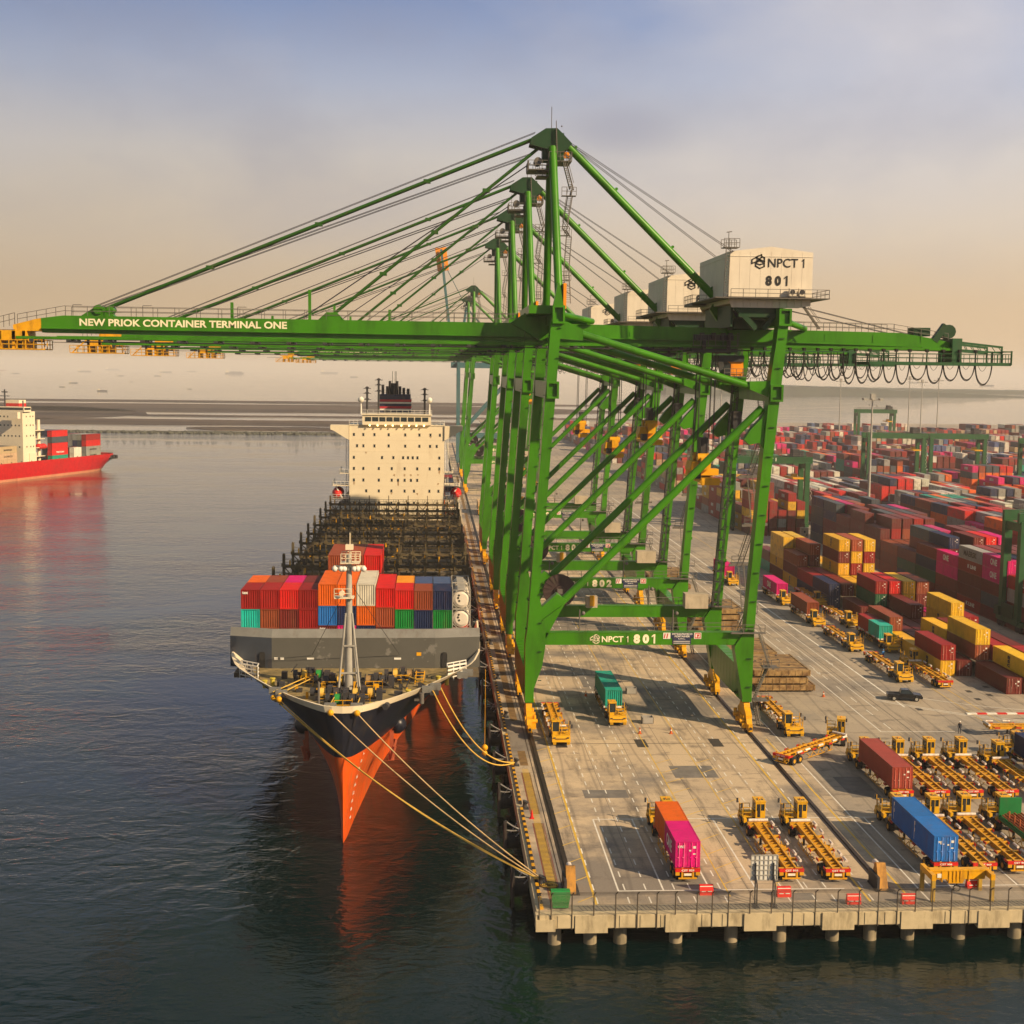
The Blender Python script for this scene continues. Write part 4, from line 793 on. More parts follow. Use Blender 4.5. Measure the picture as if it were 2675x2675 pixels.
# bow mast
mb = MS(); mb.tube((CX-.1, 158.2, 10.7), (CX-.1, 158.2, 20), .52, 14, .45); mb.tube((CX-.1, 158.2, 20), (CX-.1, 158.2, 27.4), .40, 14, .30)
for x in (-1.35, 1.25):
    mb.tube((CX+x, 157.4, 10.8), (CX-.1+x*.28, 158, 20.4), .13, 8)
    mb.tube((CX+x*.6, 160.2, 10.8), (CX-.1+x*.2, 158.5, 20.4), .11, 8)
for z, wd in ((13.2, 1.1), (16.5, .8)): mb.beam((CX-wd, 157.7, z), (CX+wd, 157.7, z), .18)
mast = mb.build('foremast', LMAST, ship)
mb = MS(); mb.box(CX-1.8, CX+.5, 157.4, 159, 22.2, 22.35); mb.rail((CX-1.8, 157.4, 22.3), (CX+.2, 157.4, 22.3), 1.1, .8); mb.box(CX-1.1, CX+1.2, 157.2, 159.2, 26.4, 26.5); mb.rail((CX-1.0, 157.2, 26.5), (CX+1.2, 157.2, 26.5), 1.1, .6); mb.rail((CX-1.0, 159.2, 26.5), (CX+1.2, 159.2, 26.5), 1.1, .6); mb.box(CX-1.9, CX+1.8, 157.9, 158.2, 25.9, 26.1); mb.tube((CX, 158.2, 27.4), (CX, 158.2, 30.0), .06, 6); mb.box(CX-.5, CX+.4, 157.8, 158.6, 28.0, 28.6)
mb.tube((CX-.9, 157.0, 22.9), (CX-.9, 157.6, 22.9), .32, 10); mb.build('mast_platform', CREAM, mast)
for x in (-1.75, -1.0, -.65, .55, .95, 1.65): mb = MS(); mb.ball((CX+x, 157.7, 25.75), .36, 8); mb.build('floodlight', WHM, mast)
for s in (-1, 1):
    mb = MS(); mb.tube((CX, 158.2, 24), (CX+s*5.6, 170.9, 12.6), .035, 5); mb.build('stay_wire', DARK, mast)
# winches
def winch(x, y, cl, rz=0):
    mb = MS(); z = 10.75
    for q in (-1.3, -.45, .45, 1.3): mb.tube((x+q-.04, y, z+.85), (x+q+.04, y, z+.85), .78, 16)
    mb.box(x-.3, x+.3, y-.5, y+.5, z, z+1.7); mb.box(x+1.5, x+2.2, y-.7, y+.7, z, z+1.3); mb.tube((x-2.3, y, z+1), (x+2.6, y, z+1), .2, 8); mb.tube((x-2.3, y, z+1), (x-1.8, y, z+1), .5, 12); mb.box(x-1.7, x+1.9, y-.8, y+.8, z, z+.25)
    wn = mb.build('winch', DARK, ship)
    for q, cc in ((-.87, cl[0]), (.87, cl[1])): m2 = MS(); m2.tube((x+q-.36, y, z+.85), (x+q+.36, y, z+.85), .6, 14); m2.build('rope_drum', cc, wn)
    m2 = MS(); m2.rail((x-1.2, y-1.7, z), (x+.8, y-1.7, z), 1.1, .8); m2.rail((x+.8, y-1.7, z), (x+.8, y-.8, z), 1.1, .8); m2.build('guard_rail', YEL, wn)
GRNR = paint('green_rope', (.02, .25, .05), .8)
for a in ((-14.6, 163.8, (ROPE, GRNR)), (-11.8, 160.6, (DARK, ROPE)), (-6.6, 160.8, (RUSTY, DARK)), (-3.4, 164.0, (ROPE, RUSTY)), (-11.7, 154.5, (ROPE, DARK)), (-7.8, 154.3, (ROPE, ROPE)), (-9.7, 151.5, (GRNR, DARK))): winch(*a)
for x, y in ((-20, 160.5), (-19.2, 161.7), (1.0, 162.5), (2.0, 161.8), (-6.6, 149.3), (-5.9, 149.8), (-17, 155.5), (-2.6, 155.5)): mb = MS(); mb.tube((x, y, 10.75), (x, y, 11.6), .26, 10); mb.tube((x, y, 11.6), (x, y, 11.7), .36, 10); mb.build('bitt', paint('bitt_yellow', (.50, .40, .05), .6), ship)
mb = MS()
for x, y in ((-17.1, 152.2), (-1.0, 152.6)): mb.tube((x, y, 10.75), (x, y, 12.0), .28, 10); mb.box(x-.9, x+.2, y+1, y+1.4, 10.8, 11.0)
mb.tube((-12.4, 147.2, 10.75), (-12.4, 147.2, 14.6), .14, 8); mb.build('deck_vent', STEEL, ship)
mb = MS(); random.seed(9)
for i in range(26):
    x = random.uniform(-19, 0); y = random.uniform(155, 168); h = random.uniform(.3, 1.0); mb.box(x, x+random.uniform(.3, 1.1), y, y+random.uniform(.3, .9), 10.75, 10.75+h)
for i in range(10): x = random.uniform(-18, -1); y = random.uniform(157, 167); mb.beam((x, y, 11.2), (x+random.uniform(-1, 1), y+random.uniform(-2, 2), 12.2), .12)
mb.build('deck_fittings', DARK, ship)
mb = MS(); random.seed(19)
for i in range(16): x = random.uniform(-18, -1); y = random.uniform(154, 168); mb.box(x, x+random.uniform(.2, .7), y, y+.3, 10.75, 10.75+random.uniform(.4, 1.1))
for x, y in ((-15.3, 161.2), (-1.9, 162.0)):
    mb.beam((x, y, 10.8), (x+.2, y+.8, 12.3), .1); mb.beam((x+1, y, 10.8), (x+1.2, y+.8, 12.3), .1)
    for k in range(4): mb.beam((x, y+.2*k, 11.1+.35*k), (x+1.1, y+.2*k, 11.1+.35*k), .07)
mb.build('yellow_fittings', YEL, ship)
for sg in (-1, 1):
    mb = MS(); x = CX+sg*12.9; y = 163.5
    for dy in (0, 1.6): 
        a = (x-sg*1.2, y+dy, 10.8); b = (x+sg*1.2, y+2.0+dy, 10.8)
        mb.rail(a, b, 1.9, .9, .07, 3)
    mb.rail((x-sg*1.2, y, 10.8), (x-sg*1.2, y+1.6, 10.8), 1.9, .8, .07, 3); mb.build('white_railing', WHM, ship)
# mooring rollers on the rail
for x, y in ((-11.0, 145.4), (-8.1, 145.3), (-17.0, 151.4), (-17.9, 152.8), (-.3, 153.3), (.6, 154.6), (3.9, 160.6), (4.6, 162.0)):
    mb = MS(); mb.box(x-.65, x+.65, y-.2, y+.5, 11.9, 12.6); mb.tube((x-.4, y-.25, 12.1), (x-.4, y+.55, 12.1), .26, 8); mb.tube((x+.4, y-.25, 12.1), (x+.4, y+.55, 12.1), .26, 8); mb.build('mooring_chock', GREYL, ship)
for x, y in ((-10.9, 144.8), (-8.0, 144.6), (-17.9, 151.7), (-17.2, 150.9)): mb = MS(); mb.ball((x, y-.15, 11.75), .36, 10); mb.build('rope_guard', YEL, ship)
# anchors and hawse bosses
for sg in (-1, 1):
    mb = MS(); yb = 158; xb = CX+sg*(hb(16, 6.6)); mb.ball((xb-sg*.5, yb+1, 6.6), 1.15, 12); mb.build('hawse_boss', HULLB, hull)
    mb = MS(); xa = CX+sg*(hb(14, 5.4)+.35); ya = 156.6; mb.beam((xa, ya, 6.4), (xa, ya, 3.2), .45, .45); mb.hexa([(xa-.35, ya-1.3, 3.2), (xa+.35, ya-1.3, 3.2), (xa+.35, ya+1.3, 3.2), (xa-.35, ya+1.3, 3.2)], [(xa-.2, ya-.7, 4.0), (xa+.2, ya-.7, 4.0), (xa+.2, ya+.7, 4.0), (xa-.2, ya+.7, 4.0)])
    mb.beam((xa, ya-1.2, 3.4), (xa+sg*.4, ya-1.5, 5.0), .45, .3); mb.beam((xa, ya+1.2, 3.4), (xa+sg*.4, ya+1.5, 5.0), .45, .3); mb.build('anchor', paint('anchor_rust', (.32, .07, .03), .8), ship)
mb = MS(); 
for q in (147, 149.3): pass
mb.tube((CX+4.6, 146.6, 11.9), (CX+4.8, 147.4, 11.9), .36, 12); mb.build('fairlead', DARK, bul)
# hatch covers and lashing bridges
for k in range(10):
    y = 204.0+15.4*k-12.6
    if k < 1: continue
    mb = MS()
    for x in (-14.9, -5.0, 5.0): mb.box(CX+x-(0 if x < 0 else .0), CX+x+9.8, y, y+12.4, 9.6, 10.7) if x != 5.0 else mb.box(CX+5.1, CX+14.9, y, y+12.4, 9.6, 10.7)
    for i in range(14): mb.box(CX-14.9+i*2.3, CX-14.6+i*2.3, y+.3, y+12.1, 10.7, 10.85)
    mb.build('hatch_cover', HATCHM, ship)
LBM = None
for k in range(10):
    y = 202.4+15.4*k
    if k == 0: continue
    if LBM is None:
        mb = MB(); y0, y1 = -.55, .55
        for z in (1.5, 4.3): mb.box(-16, 16, y0, y1, z, z+.14); mb.box(-16, 16, y0-.06, y0, z-.25, z+.2); mb.box(-16, 16, y1, y1+.06, z-.25, z+.2)
        for i in range(14):
            x = -16+i*32/13
            for yy in (y0, y1): mb.box(x-.12, x+.12, yy-.12, yy+.12, -1, 4.4)
            mb.box(x-.09, x+.09, y0-.1, y0+.1, 4.4, 6.6 if i % 2 == 0 else 5.5); mb.box(x-.35, x+.35, y0-.3, y0-.1, 4.3, 4.9); mb.box(x-.35, x+.35, y0-.3, y0-.1, 1.5, 2.1)
            if i < 13:
                x2 = x+32/13
                if i % 3 == 0: mb.beam((x, y0, 1.6), (x2, y0, 4.3), .16); mb.beam((x2, y0, 1.6), (x, y0, 4.3), .16)
                for q in (.2, .32, .5, .68, .8): mb.beam((x+.1+(x2-x)*.5, y0-.15, 4.4 if q > .5 else 1.6), (x+(x2-x)*q*1.1, y0-.5, (5.5 if q > .5 else 3.0)), .045)
        mb.rail((-16, y0, 4.4), (16, y0, 4.4), 1.1, 1.23, .03); mb.rail((-16, y1, 4.4), (16, y1, 4.4), 1.1, 1.23, .03); mb.rail((-16, y0, 1.6), (16, y0, 1.6), 1.1, 1.23, .03)
        for s in (-1, 1): mb.box(s*16-.2, s*16+.2, -.6, .6, -1, 6.4); mb.box(s*15.2-.9, s*15.2+.9, -.8, .8, 2.9, 3.0)
        LBM = mb.build('lashing_bridge', LASH, ship); o = LBM
        mb = MB(); random.seed(2)
        for i in range(12): x = -15+i*2.6; mb.box(x, x+.25, -.75, -.55, 3.0+random.random()*1.6, 3.9+random.random()*1.6); 
        for i in range(9): x = random.uniform(-15, 15); mb.box(x, x+.6, -.7, -.56, 1.7, 2.0)
        yb = mb.build('yellow_lamp', YEL, o)
    else:
        o = LBM.copy(); col.objects.link(o); q = yb.copy(); col.objects.link(q); q.parent = o
    o.location = (0, y-SO[1], 10.6-SO[2])
# accommodation block
Y0 = 347
mb = MS(); XL, XR = -21.2, 3.3
mb.box(XL, XR, Y0, Y0+13, 9.6, 34.75); mb.box(-17.8, -.2, Y0-.9, Y0+9, 34.9, 37.4); mb.box(-18.1, .1, Y0-1.2, Y0+9.3, 37.4, 37.6); mb.box(XL-.1, XR+.1, Y0-.15, Y0+13.1, 34.7, 34.9)
for s in (-1, 1):
    xe = -9.0+s*17; xi = -9+s*12.3; mb.prism([(xi, 34.75), (xi, 31.0), (xi+s*.8, 31.4), (xe-s*1.0, 33.2), (xe, 33.6), (xe, 34.75)], Y0-.4, Y0+2.8)
    for z in (12.6, 15.6, 19.0, 22.2): xo = xi+s*(4.2 if z < 20 else 2.4); mb.box(min(xi, xo), max(xi, xo), Y0, Y0+9, z, z+.18)
for z in (13.0, 16.1, 19.1, 22.0, 25.0, 28.0, 31.0): mb.box(XL, XR, Y0-.03, Y0, z, z+.06)
sup = mb.build('superstructure', CREAM, ship)
u = lambda q: -21.2+(q-875)*.0406
rows = [(32.35, (905, 965, 1035, 1125, 1230, 1320, 1390, 1450)), (29.45, (925, 965, 1035, 1125, 1230, 1320, 1388, 1430)), (26.45, (905, 1083, 1155, 1217, 1248, 1278, 1308, 1447)), (23.6, (905, 965, 1063, 1145, 1227, 1307, 1386, 1447)), (20.6, (905, 965, 1063, 1145, 1185, 1227, 1267, 1307)), (17.8, (983, 1063, 1143, 1227, 1287, 1385, 1443)), (14.6, (905, 1063, 1143, 1287))]
wm = MB(); wm.box(-.22, .22, -.05, 0, -.3, .3); w0 = wm.build('window', GLASS, sup); first = True
for z, xs_ in rows:
    for q in xs_:
        o = w0 if first else w0.copy()
        if not first: col.objects.link(o)
        first = False; o.location = (u(q)-SO[0], Y0-.03-SO[1], z-SO[2])
mb = MS(); random.seed(12)
for z, xs_ in rows:
    for q in xs_: mb.box(u(q)-.30, u(q)+.30, Y0-.045, Y0-.03, z+.31, z+.38); mb.box(u(q)-.30, u(q)+.30, Y0-.045, Y0-.03, z-.38, z-.31)
mb.build('window_trim', STEEL, sup)
mb = MS()
for q, z, h_ in ((1185, 20.2, 1.3), (1160, 22.2, .9), (1265, 22.2, .6), (1225, 22.2, .7), (1310, 22.2, .6), (905, 20.1, .8), (1307, 17.3, .7), (1447, 23.2, 1.1), (980, 27.9, .5), (1063, 14.2, .8), (1390, 31.9, .5), (1143, 17.3, .5), (1440, 19.9, .6)):
    for k in range(3): x = u(q)-.15+.14*k; mb.box(x, x+.07, Y0-.038, Y0-.031, z-h_*random.uniform(.5, 1), z)
mb.build('rust_streak', paint('rust_stain', (.42, .24, .09), .8), sup)
mb = MS()
for i in range(9): x = -17.1+i*1.83; mb.box(x, x+1.55, Y0-.96, Y0-.9, 35.8, 36.9)
mb.build('bridge_windows', GLASS, sup)
for q in (1005, 1055, 1105, 1150, 1205, 1253, 1300, 1348): mb = MS(); mb.ball((u(q), Y0-1.0, 34.75), .20, 8); mb.build('deck_lamp', LAMPON, sup)
mb = MS(); mb.rail((XL, Y0, 34.9), (-18, Y0, 34.9), 1.1, 1.2); mb.rail((0, Y0, 34.9), (XR, Y0, 34.9), 1.1, 1.2); mb.rail((-18, Y0-1.1, 37.6), (0, Y0-1.1, 37.6), 1.1, 1.5)
for s in (-1, 1):
    for z in (12.7, 15.7, 19.1, 22.3): xi = -9+s*12.3; xo = xi+s*(4.2 if z < 20 else 2.4); mb.rail((xi, Y0, z), (xo, Y0, z), 1.1, 1.2); mb.rail((xo, Y0, z), (xo, Y0+9, z), 1.1, 1.5)
    for k in range(6): zz = 13+k*3; mb.stair((-9+s*13, Y0+4, zz), (-9+s*13, Y0+7.5, zz+3), .7)
mb.build('deck_railing', WHM, sup)
mb = MS(); mb.box(-14.2, -5.6, Y0+14, Y0+24, 34, 41.2); mb.box(-14.0, -5.8, Y0+14, Y0+24, 41.2, 42.4)
fn = mb.build('funnel', NAVY, ship)
mb = MS(); 
for z in (38.2, 40.0): mb.box(-14.25, -5.55, Y0+13.9, Y0+24.1, z, z+.42)
mb.build('white_band', WHM, fn); mb = MS()
for z in (38.7, 40.5): mb.box(-14.26, -5.54, Y0+13.88, Y0+24.12, z, z+.6)
mb.build('red_band', paint('funnel_red', (.45, .03, .05), .5), fn); mb = MS()
mb.tube((-10.2, Y0+18, 42.4), (-10.2, Y0+18, 45.4), 1.0, 12)
for x, h in ((-13.2, 45), (-12, 44.6), (-8.6, 44.6), (-7.6, 44.2), (-6.4, 44), (-11.3, 46), (-9.4, 46)): mb.tube((x, Y0+17, 42.4), (x, Y0+17, h), .38, 10)
for x in (-10.6, -9.9, -9.6): mb.tube((x, Y0+16, 45), (x, Y0+16, 48.6), .07, 5)
mb.rail((-14, Y0+14, 42.4), (-5.8, Y0+14, 42.4), 1.2, 1.0); mb.build('exhaust_pipes', DARK, fn)
for x, h in ((-16.9, 44.6), (-1.9, 44.4), (-13.9, 46.8)):
    mb = MS(); mb.tube((x, Y0+6, 37.6), (x, Y0+6, h), .28, 8)
    for z in (h-.5, h-1.8, h-3.4): mb.beam((x-1.0, Y0+6, z), (x+1.0, Y0+6, z), .16); mb.box(x-.5, x+.5, Y0+5.6, Y0+6.4, z, z+.3)
    mb.build('signal_mast', DARK, ship)
for x in (-18.4, -.6): mb = MS(); mb.tube((x, Y0+4, 37.6), (x, Y0+4, 40.2), .3, 8, .15); mb.ball((x, Y0+4, 41.2), .8, 12); mb.build('satellite_dome', WHM, ship)
for s in (-1, 1):
    mb = MS(); xb = -9.0+s*15.4; mb.ball((xb, Y0+4, 16.9), 1.5, 14, .95); mb.ball((xb, Y0+6.5, 16.9), 1.5, 14, .95); mb.ball((xb, Y0+1.6, 16.9), 1.2, 12, .9); mb.build('lifeboat', REDP, ship)
    mb = MS(); mb.beam((xb-s*1.8, Y0+1, 15), (xb+s*.4, Y0+1, 19), .3); mb.beam((xb-s*1.8, Y0+7.5, 15), (xb+s*.4, Y0+7.5, 19), .3); mb.build('davit', WHM, ship)
# containers on the ship
SW = [-23.75+2.53*i for i in range(12)]; GS = 'containers stowed on the fore deck of the big ship'
ORD = ['leftmost', 'second from left', 'third from left', 'fourth from left', 'fifth from left', 'sixth from left', 'seventh from left', 'eighth from left', 'ninth from left', 'tenth from left', 'second from right', 'rightmost']
def cw(c): return WORD.get(c, c.replace('_', ' '))
up = ['dark_red', 'dark_red', 'red', 'dark_red', 'orange', 'orange', 'white', 'red', 'red', 'brown', 'navy', None]
dn = ['cyan', 'brown', 'maroon', 'dark_red', 'blue', 'navy', 'orange', 'brown', 'green', 'navy', 'green', None]
bt = ['maroon', 'maroon', 'brown', 'maroon', 'maroon', 'magenta', 'navy', 'maroon', 'amber', 'orange', 'white', 'red']
bk = ['orange', 'brown', 'magenta', 'maroon', None, None, None, None, 'amber', 'slate_blue', 'slate_blue', None]
HZ = [0, 0, 0, 0, .75, .75, .75, .25, 0, -.1, -.1, 0]
ZB = 9.75
def tank(x, y, z, label):
    t = empty('tank_container', (x, y, z), label, 'tank container', GS)
    mb = MB(); mb.tube((0, -2.85, 1.3), (0, 2.85, 1.3), 1.12, 24); mb.tube((0, -3.0, 1.3), (0, -2.85, 1.3), .8, 20, 1.1); mb.tube((0, 2.85, 1.3), (0, 3.0, 1.3), 1.1, 20, .8); mb.tube((0, 0, 2.4), (0, 0, 2.52), .3, 10); mb.build('tank', WHT, t)
    mb = MB()
    for y_ in (-3.0, 3.0):
        for x_ in (-1.17, 1.17): mb.box(x_-.06, x_+.06, y_-.06, y_+.06, 0, 2.59)
        for z_ in (.05, 2.52): mb.box(-1.2, 1.2, y_-.06, y_+.06, z_, z_+.08)
        for a, b in (((-1.17, .7), (-.5, .05)), ((1.17, .7), (.5, .05)), ((-1.17, 1.9), (-.5, 2.55)), ((1.17, 1.9), (.5, 2.55))): mb.beam((a[0], y_, a[1]), (b[0], y_, b[1]), .1)
    for x_ in (-1.17, 1.17):
        for z_ in (.06, 2.54): mb.box(x_-.05, x_+.05, -3, 3, z_-.05, z_+.05)
    mb.box(-.5, .5, -3, 3, 2.5, 2.54); mb.build('frame', paint('tank_frame_grey', (.33, .31, .27), .6), t)
    mb = MB()
    for x_, z_ in ((-.45, 1.5), (-.3, 1.1), (-.35, 1.85)): mb.add([(x_, -3.03, z_-.18), (x_+.18, -3.03, z_), (x_, -3.03, z_+.18), (x_-.18, -3.03, z_)], [(0, 1, 2, 3)])
    mb.build('hazard_plate', BLKL, t); return t
random.seed(21)
for i in range(12):
    h = 2.59; L = 6.06; yb = 176+L/2; z1 = ZB+2*2.62+HZ[i]; z2 = z1+2.62; long = i in (4, 5, 6, 7)
    tx = [('tex', .8, .38, 2.0, -.65, True)] if i == 0 else None
    if i == 11:
        tank(SW[i], 176.2+3, z1, 'white tank container in a steel frame, rightmost column of the front row, lower'); tank(SW[i], 176.2+3, z2, 'white tank container with hazard plates, rightmost column of the front row, top')
        tank(SW[i], 182.6+3, z2, 'white tank container behind the top front one on the ship')
    else:
        LL_ = 12.19 if long else 6.06; yy = 176+LL_/2
        hh = 2.9 if i in (4, 5, 6) else 2.59
        o = container(SW[i], yy, z2-(.3 if hh > 2.6 else 0)+.0, up[i], f'{cw(up[i])} container on top of the front ship row, {ORD[i]}', LL_, hh, text=tx, door=False, group=GS)
        if long: yy = 176+6.06/2
        o2 = container(SW[i], 176+3.03, z1-(.3 if hh > 2.6 else 0), dn[i], f'{cw(dn[i])} container under the top one in the front ship row, {ORD[i]}', 6.06, 2.59, door=False, group=GS)
        if bk[i]: container(SW[i], 182.3+3.03, z2, bk[i], f'{cw(bk[i])} container directly behind the front ship row, {ORD[i]}', 6.06, 2.59, door=False, group=GS)
        if bk[i]: container(SW[i], 182.3+3.03, z1, 'maroon', f'maroon container below the {cw(bk[i])} one behind the front ship row, {ORD[i]}', 6.06, 2.59, door=False, group=GS)
    container(SW[i], 176+3.03, z1-2.62-(.3 if i in (4, 5, 6) else 0), bt[i], f'{cw(bt[i])} container of the lowest visible tier above the grey wall, {ORD[i]}', 6.06, 2.59, door=False, text=[('tex', .8, .38, 2.0, -.65, True)] if i == 4 else None, group=GS)
for i, c in ((4, 'brown'), (5, 'brown'), (6, 'red')):
    for t in range(5): container(SW[i]+.2, 190.5+6.1, ZB+t*2.62, c if t == 4 else 'maroon', f'{cw(c) if t == 4 else "maroon"} container in the second bay of the ship, {["lowest", "second", "third", "fourth", "topmost"][t]} of the {["left", "middle", "right"][i-4]} stack', door=False, group=GS)
random.seed(5)
for k in range(3):
    for i in (10, 11):
        for t in range(3 if k else 2): c = random.choice(['red', 'dark_red', 'navy', 'white', 'slate_blue', 'orange']); container(SW[i]+.9, 370+k*14, 9.8+t*2.62, c, f'{cw(c)} container on the aft deck past the bridge, {["front", "middle", "rear"][k]} bay, {["inner", "outer"][i-10]} column, {["bottom", "second", "third"][t]} tier', door=False, fine=False, group='containers on the aft deck of the big ship')
# mooring ropes
def rope(p, q, sag, label, r=.085, mt=ROPE):
    p = Vector(p); q = Vector(q); pts = []
    for i in range(33): t = i/32; v = p.lerp(q, t); v.z -= sag*4*t*(1-t); pts.append(tuple(v))
    mb = MB(); mb.sweep(pts, r, 6); return tag(mb.build('mooring_rope', mt), label, 'rope', 'mooring ropes from the bow to the quay')
BO = (10.7, 124.6, .45)
rope((-17.9, 151.7, 11.7), BO, 1.6, 'long yellow mooring rope from the left bow chocks crossing the stem to the corner bollard')
rope((-17.2, 150.9, 11.7), (10.75, 124.4, .45), 1.75, 'olive mooring rope running just below the long yellow one from the left bow', .06)
rope((-10.9, 144.8, 11.7), (10.6, 124.8, .45), 1.0, 'pale mooring rope from the left of the two yellow stem rollers', .07, paint('pale_rope', (.60, .42, .20), .8))
rope((-8.0, 144.6, 11.7), (10.8, 124.9, .45), .9, 'pale mooring rope from the right of the two yellow stem rollers', .07, MATS['pale_rope'])
rope((.3, 152.9, 12.2), (10.6, 163.5, .4), 3.2, 'yellow mooring rope looping from the right bow to the mid quay bollard, lower strand', .09)
rope((1.2, 154.4, 12.2), (10.6, 163.7, .4), 2.6, 'yellow mooring rope looping from the right bow to the mid quay bollard, upper strand', .09)
mb = MB(); mb.tube((6.9, 165, 12), (6.9, 165, 2.2), .03, 5); mb.ball((6.9, 165, 1.9), .42, 10); mb.ball((6.9, 165, 1.2), .36, 10); tag(mb.build('hanging_float', YEL), 'yellow float hanging on a line from the ship rail beside the quay', 'float')
for (a, b) in (((-14.6, 163.8, 11.6), (-17.9, 151.3, 12.5)), ((-13.7, 163.8, 11.6), (-17.2, 150.6, 12.4)), ((-10.9, 154.5, 11.6), (-11.1, 145, 12.4)), ((-8.0, 154, 11.6), (-8.1, 144.8, 12.4)), ((-3.2, 164, 11.6), (.3, 153.4, 12.4)), ((-4, 164, 11.6), (1.1, 154.7, 12.4))):
    mb = MS(); mb.tube(a, b, .07, 6); mb.build('deck_rope', ROPE, ship)
# ------------------------------------------------------------------ terminal tractors and skeletal trailers
TY = paint('truck_yellow', (.66, .36, .012), .42, var=.12, scale=1.5, dirt=(.12, .06, .02), amt=.5, dscale=2)
TO = paint('trailer_orange_yellow', (.58, .29, .012), .5, var=.16, scale=1.5, dirt=(.16, .06, .02), amt=.6, dscale=2)
TUBEM = paint('scuffed_white_guide', (.66, .60, .54), .6, dirt=(.30, .18, .12), amt=.7, lo=.45, dscale=3)
def make_tractor():
    t = empty('terminal_tractor', (0, 0, 0), 'x', 'tractor unit'); B = lambda m_, nm, mt, p=t: m_.build(nm, mt, p)
    # +y is the front; cab on the right-hand side (x > 0)
    m = MB(); m.box(-.45, .45, -2.6, 1.9, .72, .98); m.box(-1.15, 1.15, .6, 2.6, .80, 1.12); m.box(-1.0, -.5, -.9, .2, .45, 1.0); m.box(.5, 1.0, -.9, .2, .45, 1.0); m.box(-.5, .5, -2.3, -1.2, .98, 1.22); B(m, 'chassis', DARK)
    m = MB(); m.box(-1.2, 1.2, 1.35, 2.75, 1.12, 1.32); m.hexa([(-1.2, 2.3, .72), (1.2, 2.3, .72), (1.2, 2.85, .72), (-1.2, 2.85, .72)], [(-1.2, 2.1, 1.42), (1.2, 2.1, 1.42), (1.2, 2.72, 1.42), (-1.2, 2.72, 1.42)]); m.box(-1.22, 1.22, 2.75, 2.95, .62, .86); m.box(-1.2, .15, .4, 2.2, 1.32, 1.38); m.box(-1.22, -.9, -.2, .5, .9, 1.35); hb_ = B(m, 'hood', TY)
    m = MB(); m.box(-.75, .75, 2.86, 2.9, 1.0, 1.08)
    for x in (-1.05, .75): m.box(x, x+.3, 2.74, 2.9, 1.1, 1.22)
    B(m, 'grille', DARK, hb_)
    m = MB()
    for x in (-1.15, -1.0, -.85, .7, .85, 1.0): m.box(x, x+.09, 2.85, 2.95, .28, .62)
    B(m, 'mud_flap', TY, hb_)
    m = MB(); x0, x1, y0, y1, z0, z1 = .12, 1.18, .15, 1.75, 1.3, 3.05
    for a in (x0, x1-.1):
        for b in (y0, y1-.1): m.box(a, a+.1, b, b+.1, z0, z1)
    m.box(x0-.04, x1+.04, y0-.06, y1+.08, z1, z1+.14); m.box(x0, x1, y0, y1, z0, z0+.45); m.box(x0, x1, y0, y0+.06, z0+.45, z0+.8); m.box(x0, x1, y0, y0+.05, 2.85, z1); m.box(x0, x0+.05, y0, y1, 2.85, z1); m.box(x1-.05, x1, y0, y1, 2.85, z1); m.box(.62, .68, y0, y0+.06, z0, z1)
    cb = B(m, 'cab', TY)
    m = MB(); m.box(x0+.03, x1-.03, y0+.07, y1-.04, z0+.45, z1-.02); B(m, 'window', GLASS, cb)
    m = MB(); m.box(.3, .62, y0-.012, y0, z0+.1, 2.75); m.box(.5, .8, .5, .9, z0+.3, 2.3); B(m, 'rear_doorway', BLACK, cb)
    m = MB()
    for a, b in (((-1.15, .5), (-1.15, 2.1)), ((-1.15, 2.1), (-.1, 2.1)), ((-1.15, .5), (-.2, .5))): m.rail((a[0], a[1], 1.35), (b[0], b[1], 1.35), 1.0, .8, .035)
    m.beam((-1.2, .5, 1.3), (-1.2, .5, 2.9), .06); m.beam((-1.2, 2.2, 1.3), (-1.2, 2.3, 2.8), .06); m.box(-.8, -.3, .9, 1.5, 1.35, 1.6); B(m, 'side_railing', TY)
    m = MB()
    for x, y in ((-1.35, .5), (-1.4, 2.4), (1.35, 1.9)): m.box(x-.1, x+.1, y-.05, y+.05, 2.35, 2.85)
    B(m, 'mirror', DARK)
    m = MB(); m.tube((.6, 1.0, 3.19), (.6, 1.0, 3.34), .08, 8); B(m, 'beacon', ORG, cb)
    for x, y, wd in ((-1.0, 1.75, .35), (1.0, 1.75, .35), (-.95, -1.75, .62), (.95, -1.75, .62)):
        m = MB(); m.tube((x-wd/2, y, .52), (x+wd/2, y, .52), .52, 18); wh = B(m, 'wheel', BLACK); m = MB(); sx = 1 if x > 0 else -1; m.tube((x+sx*(wd/2), y, .52), (x+sx*(wd/2+.02), y, .52), .26, 12); B(m, 'hub', TO, wh)
    return t
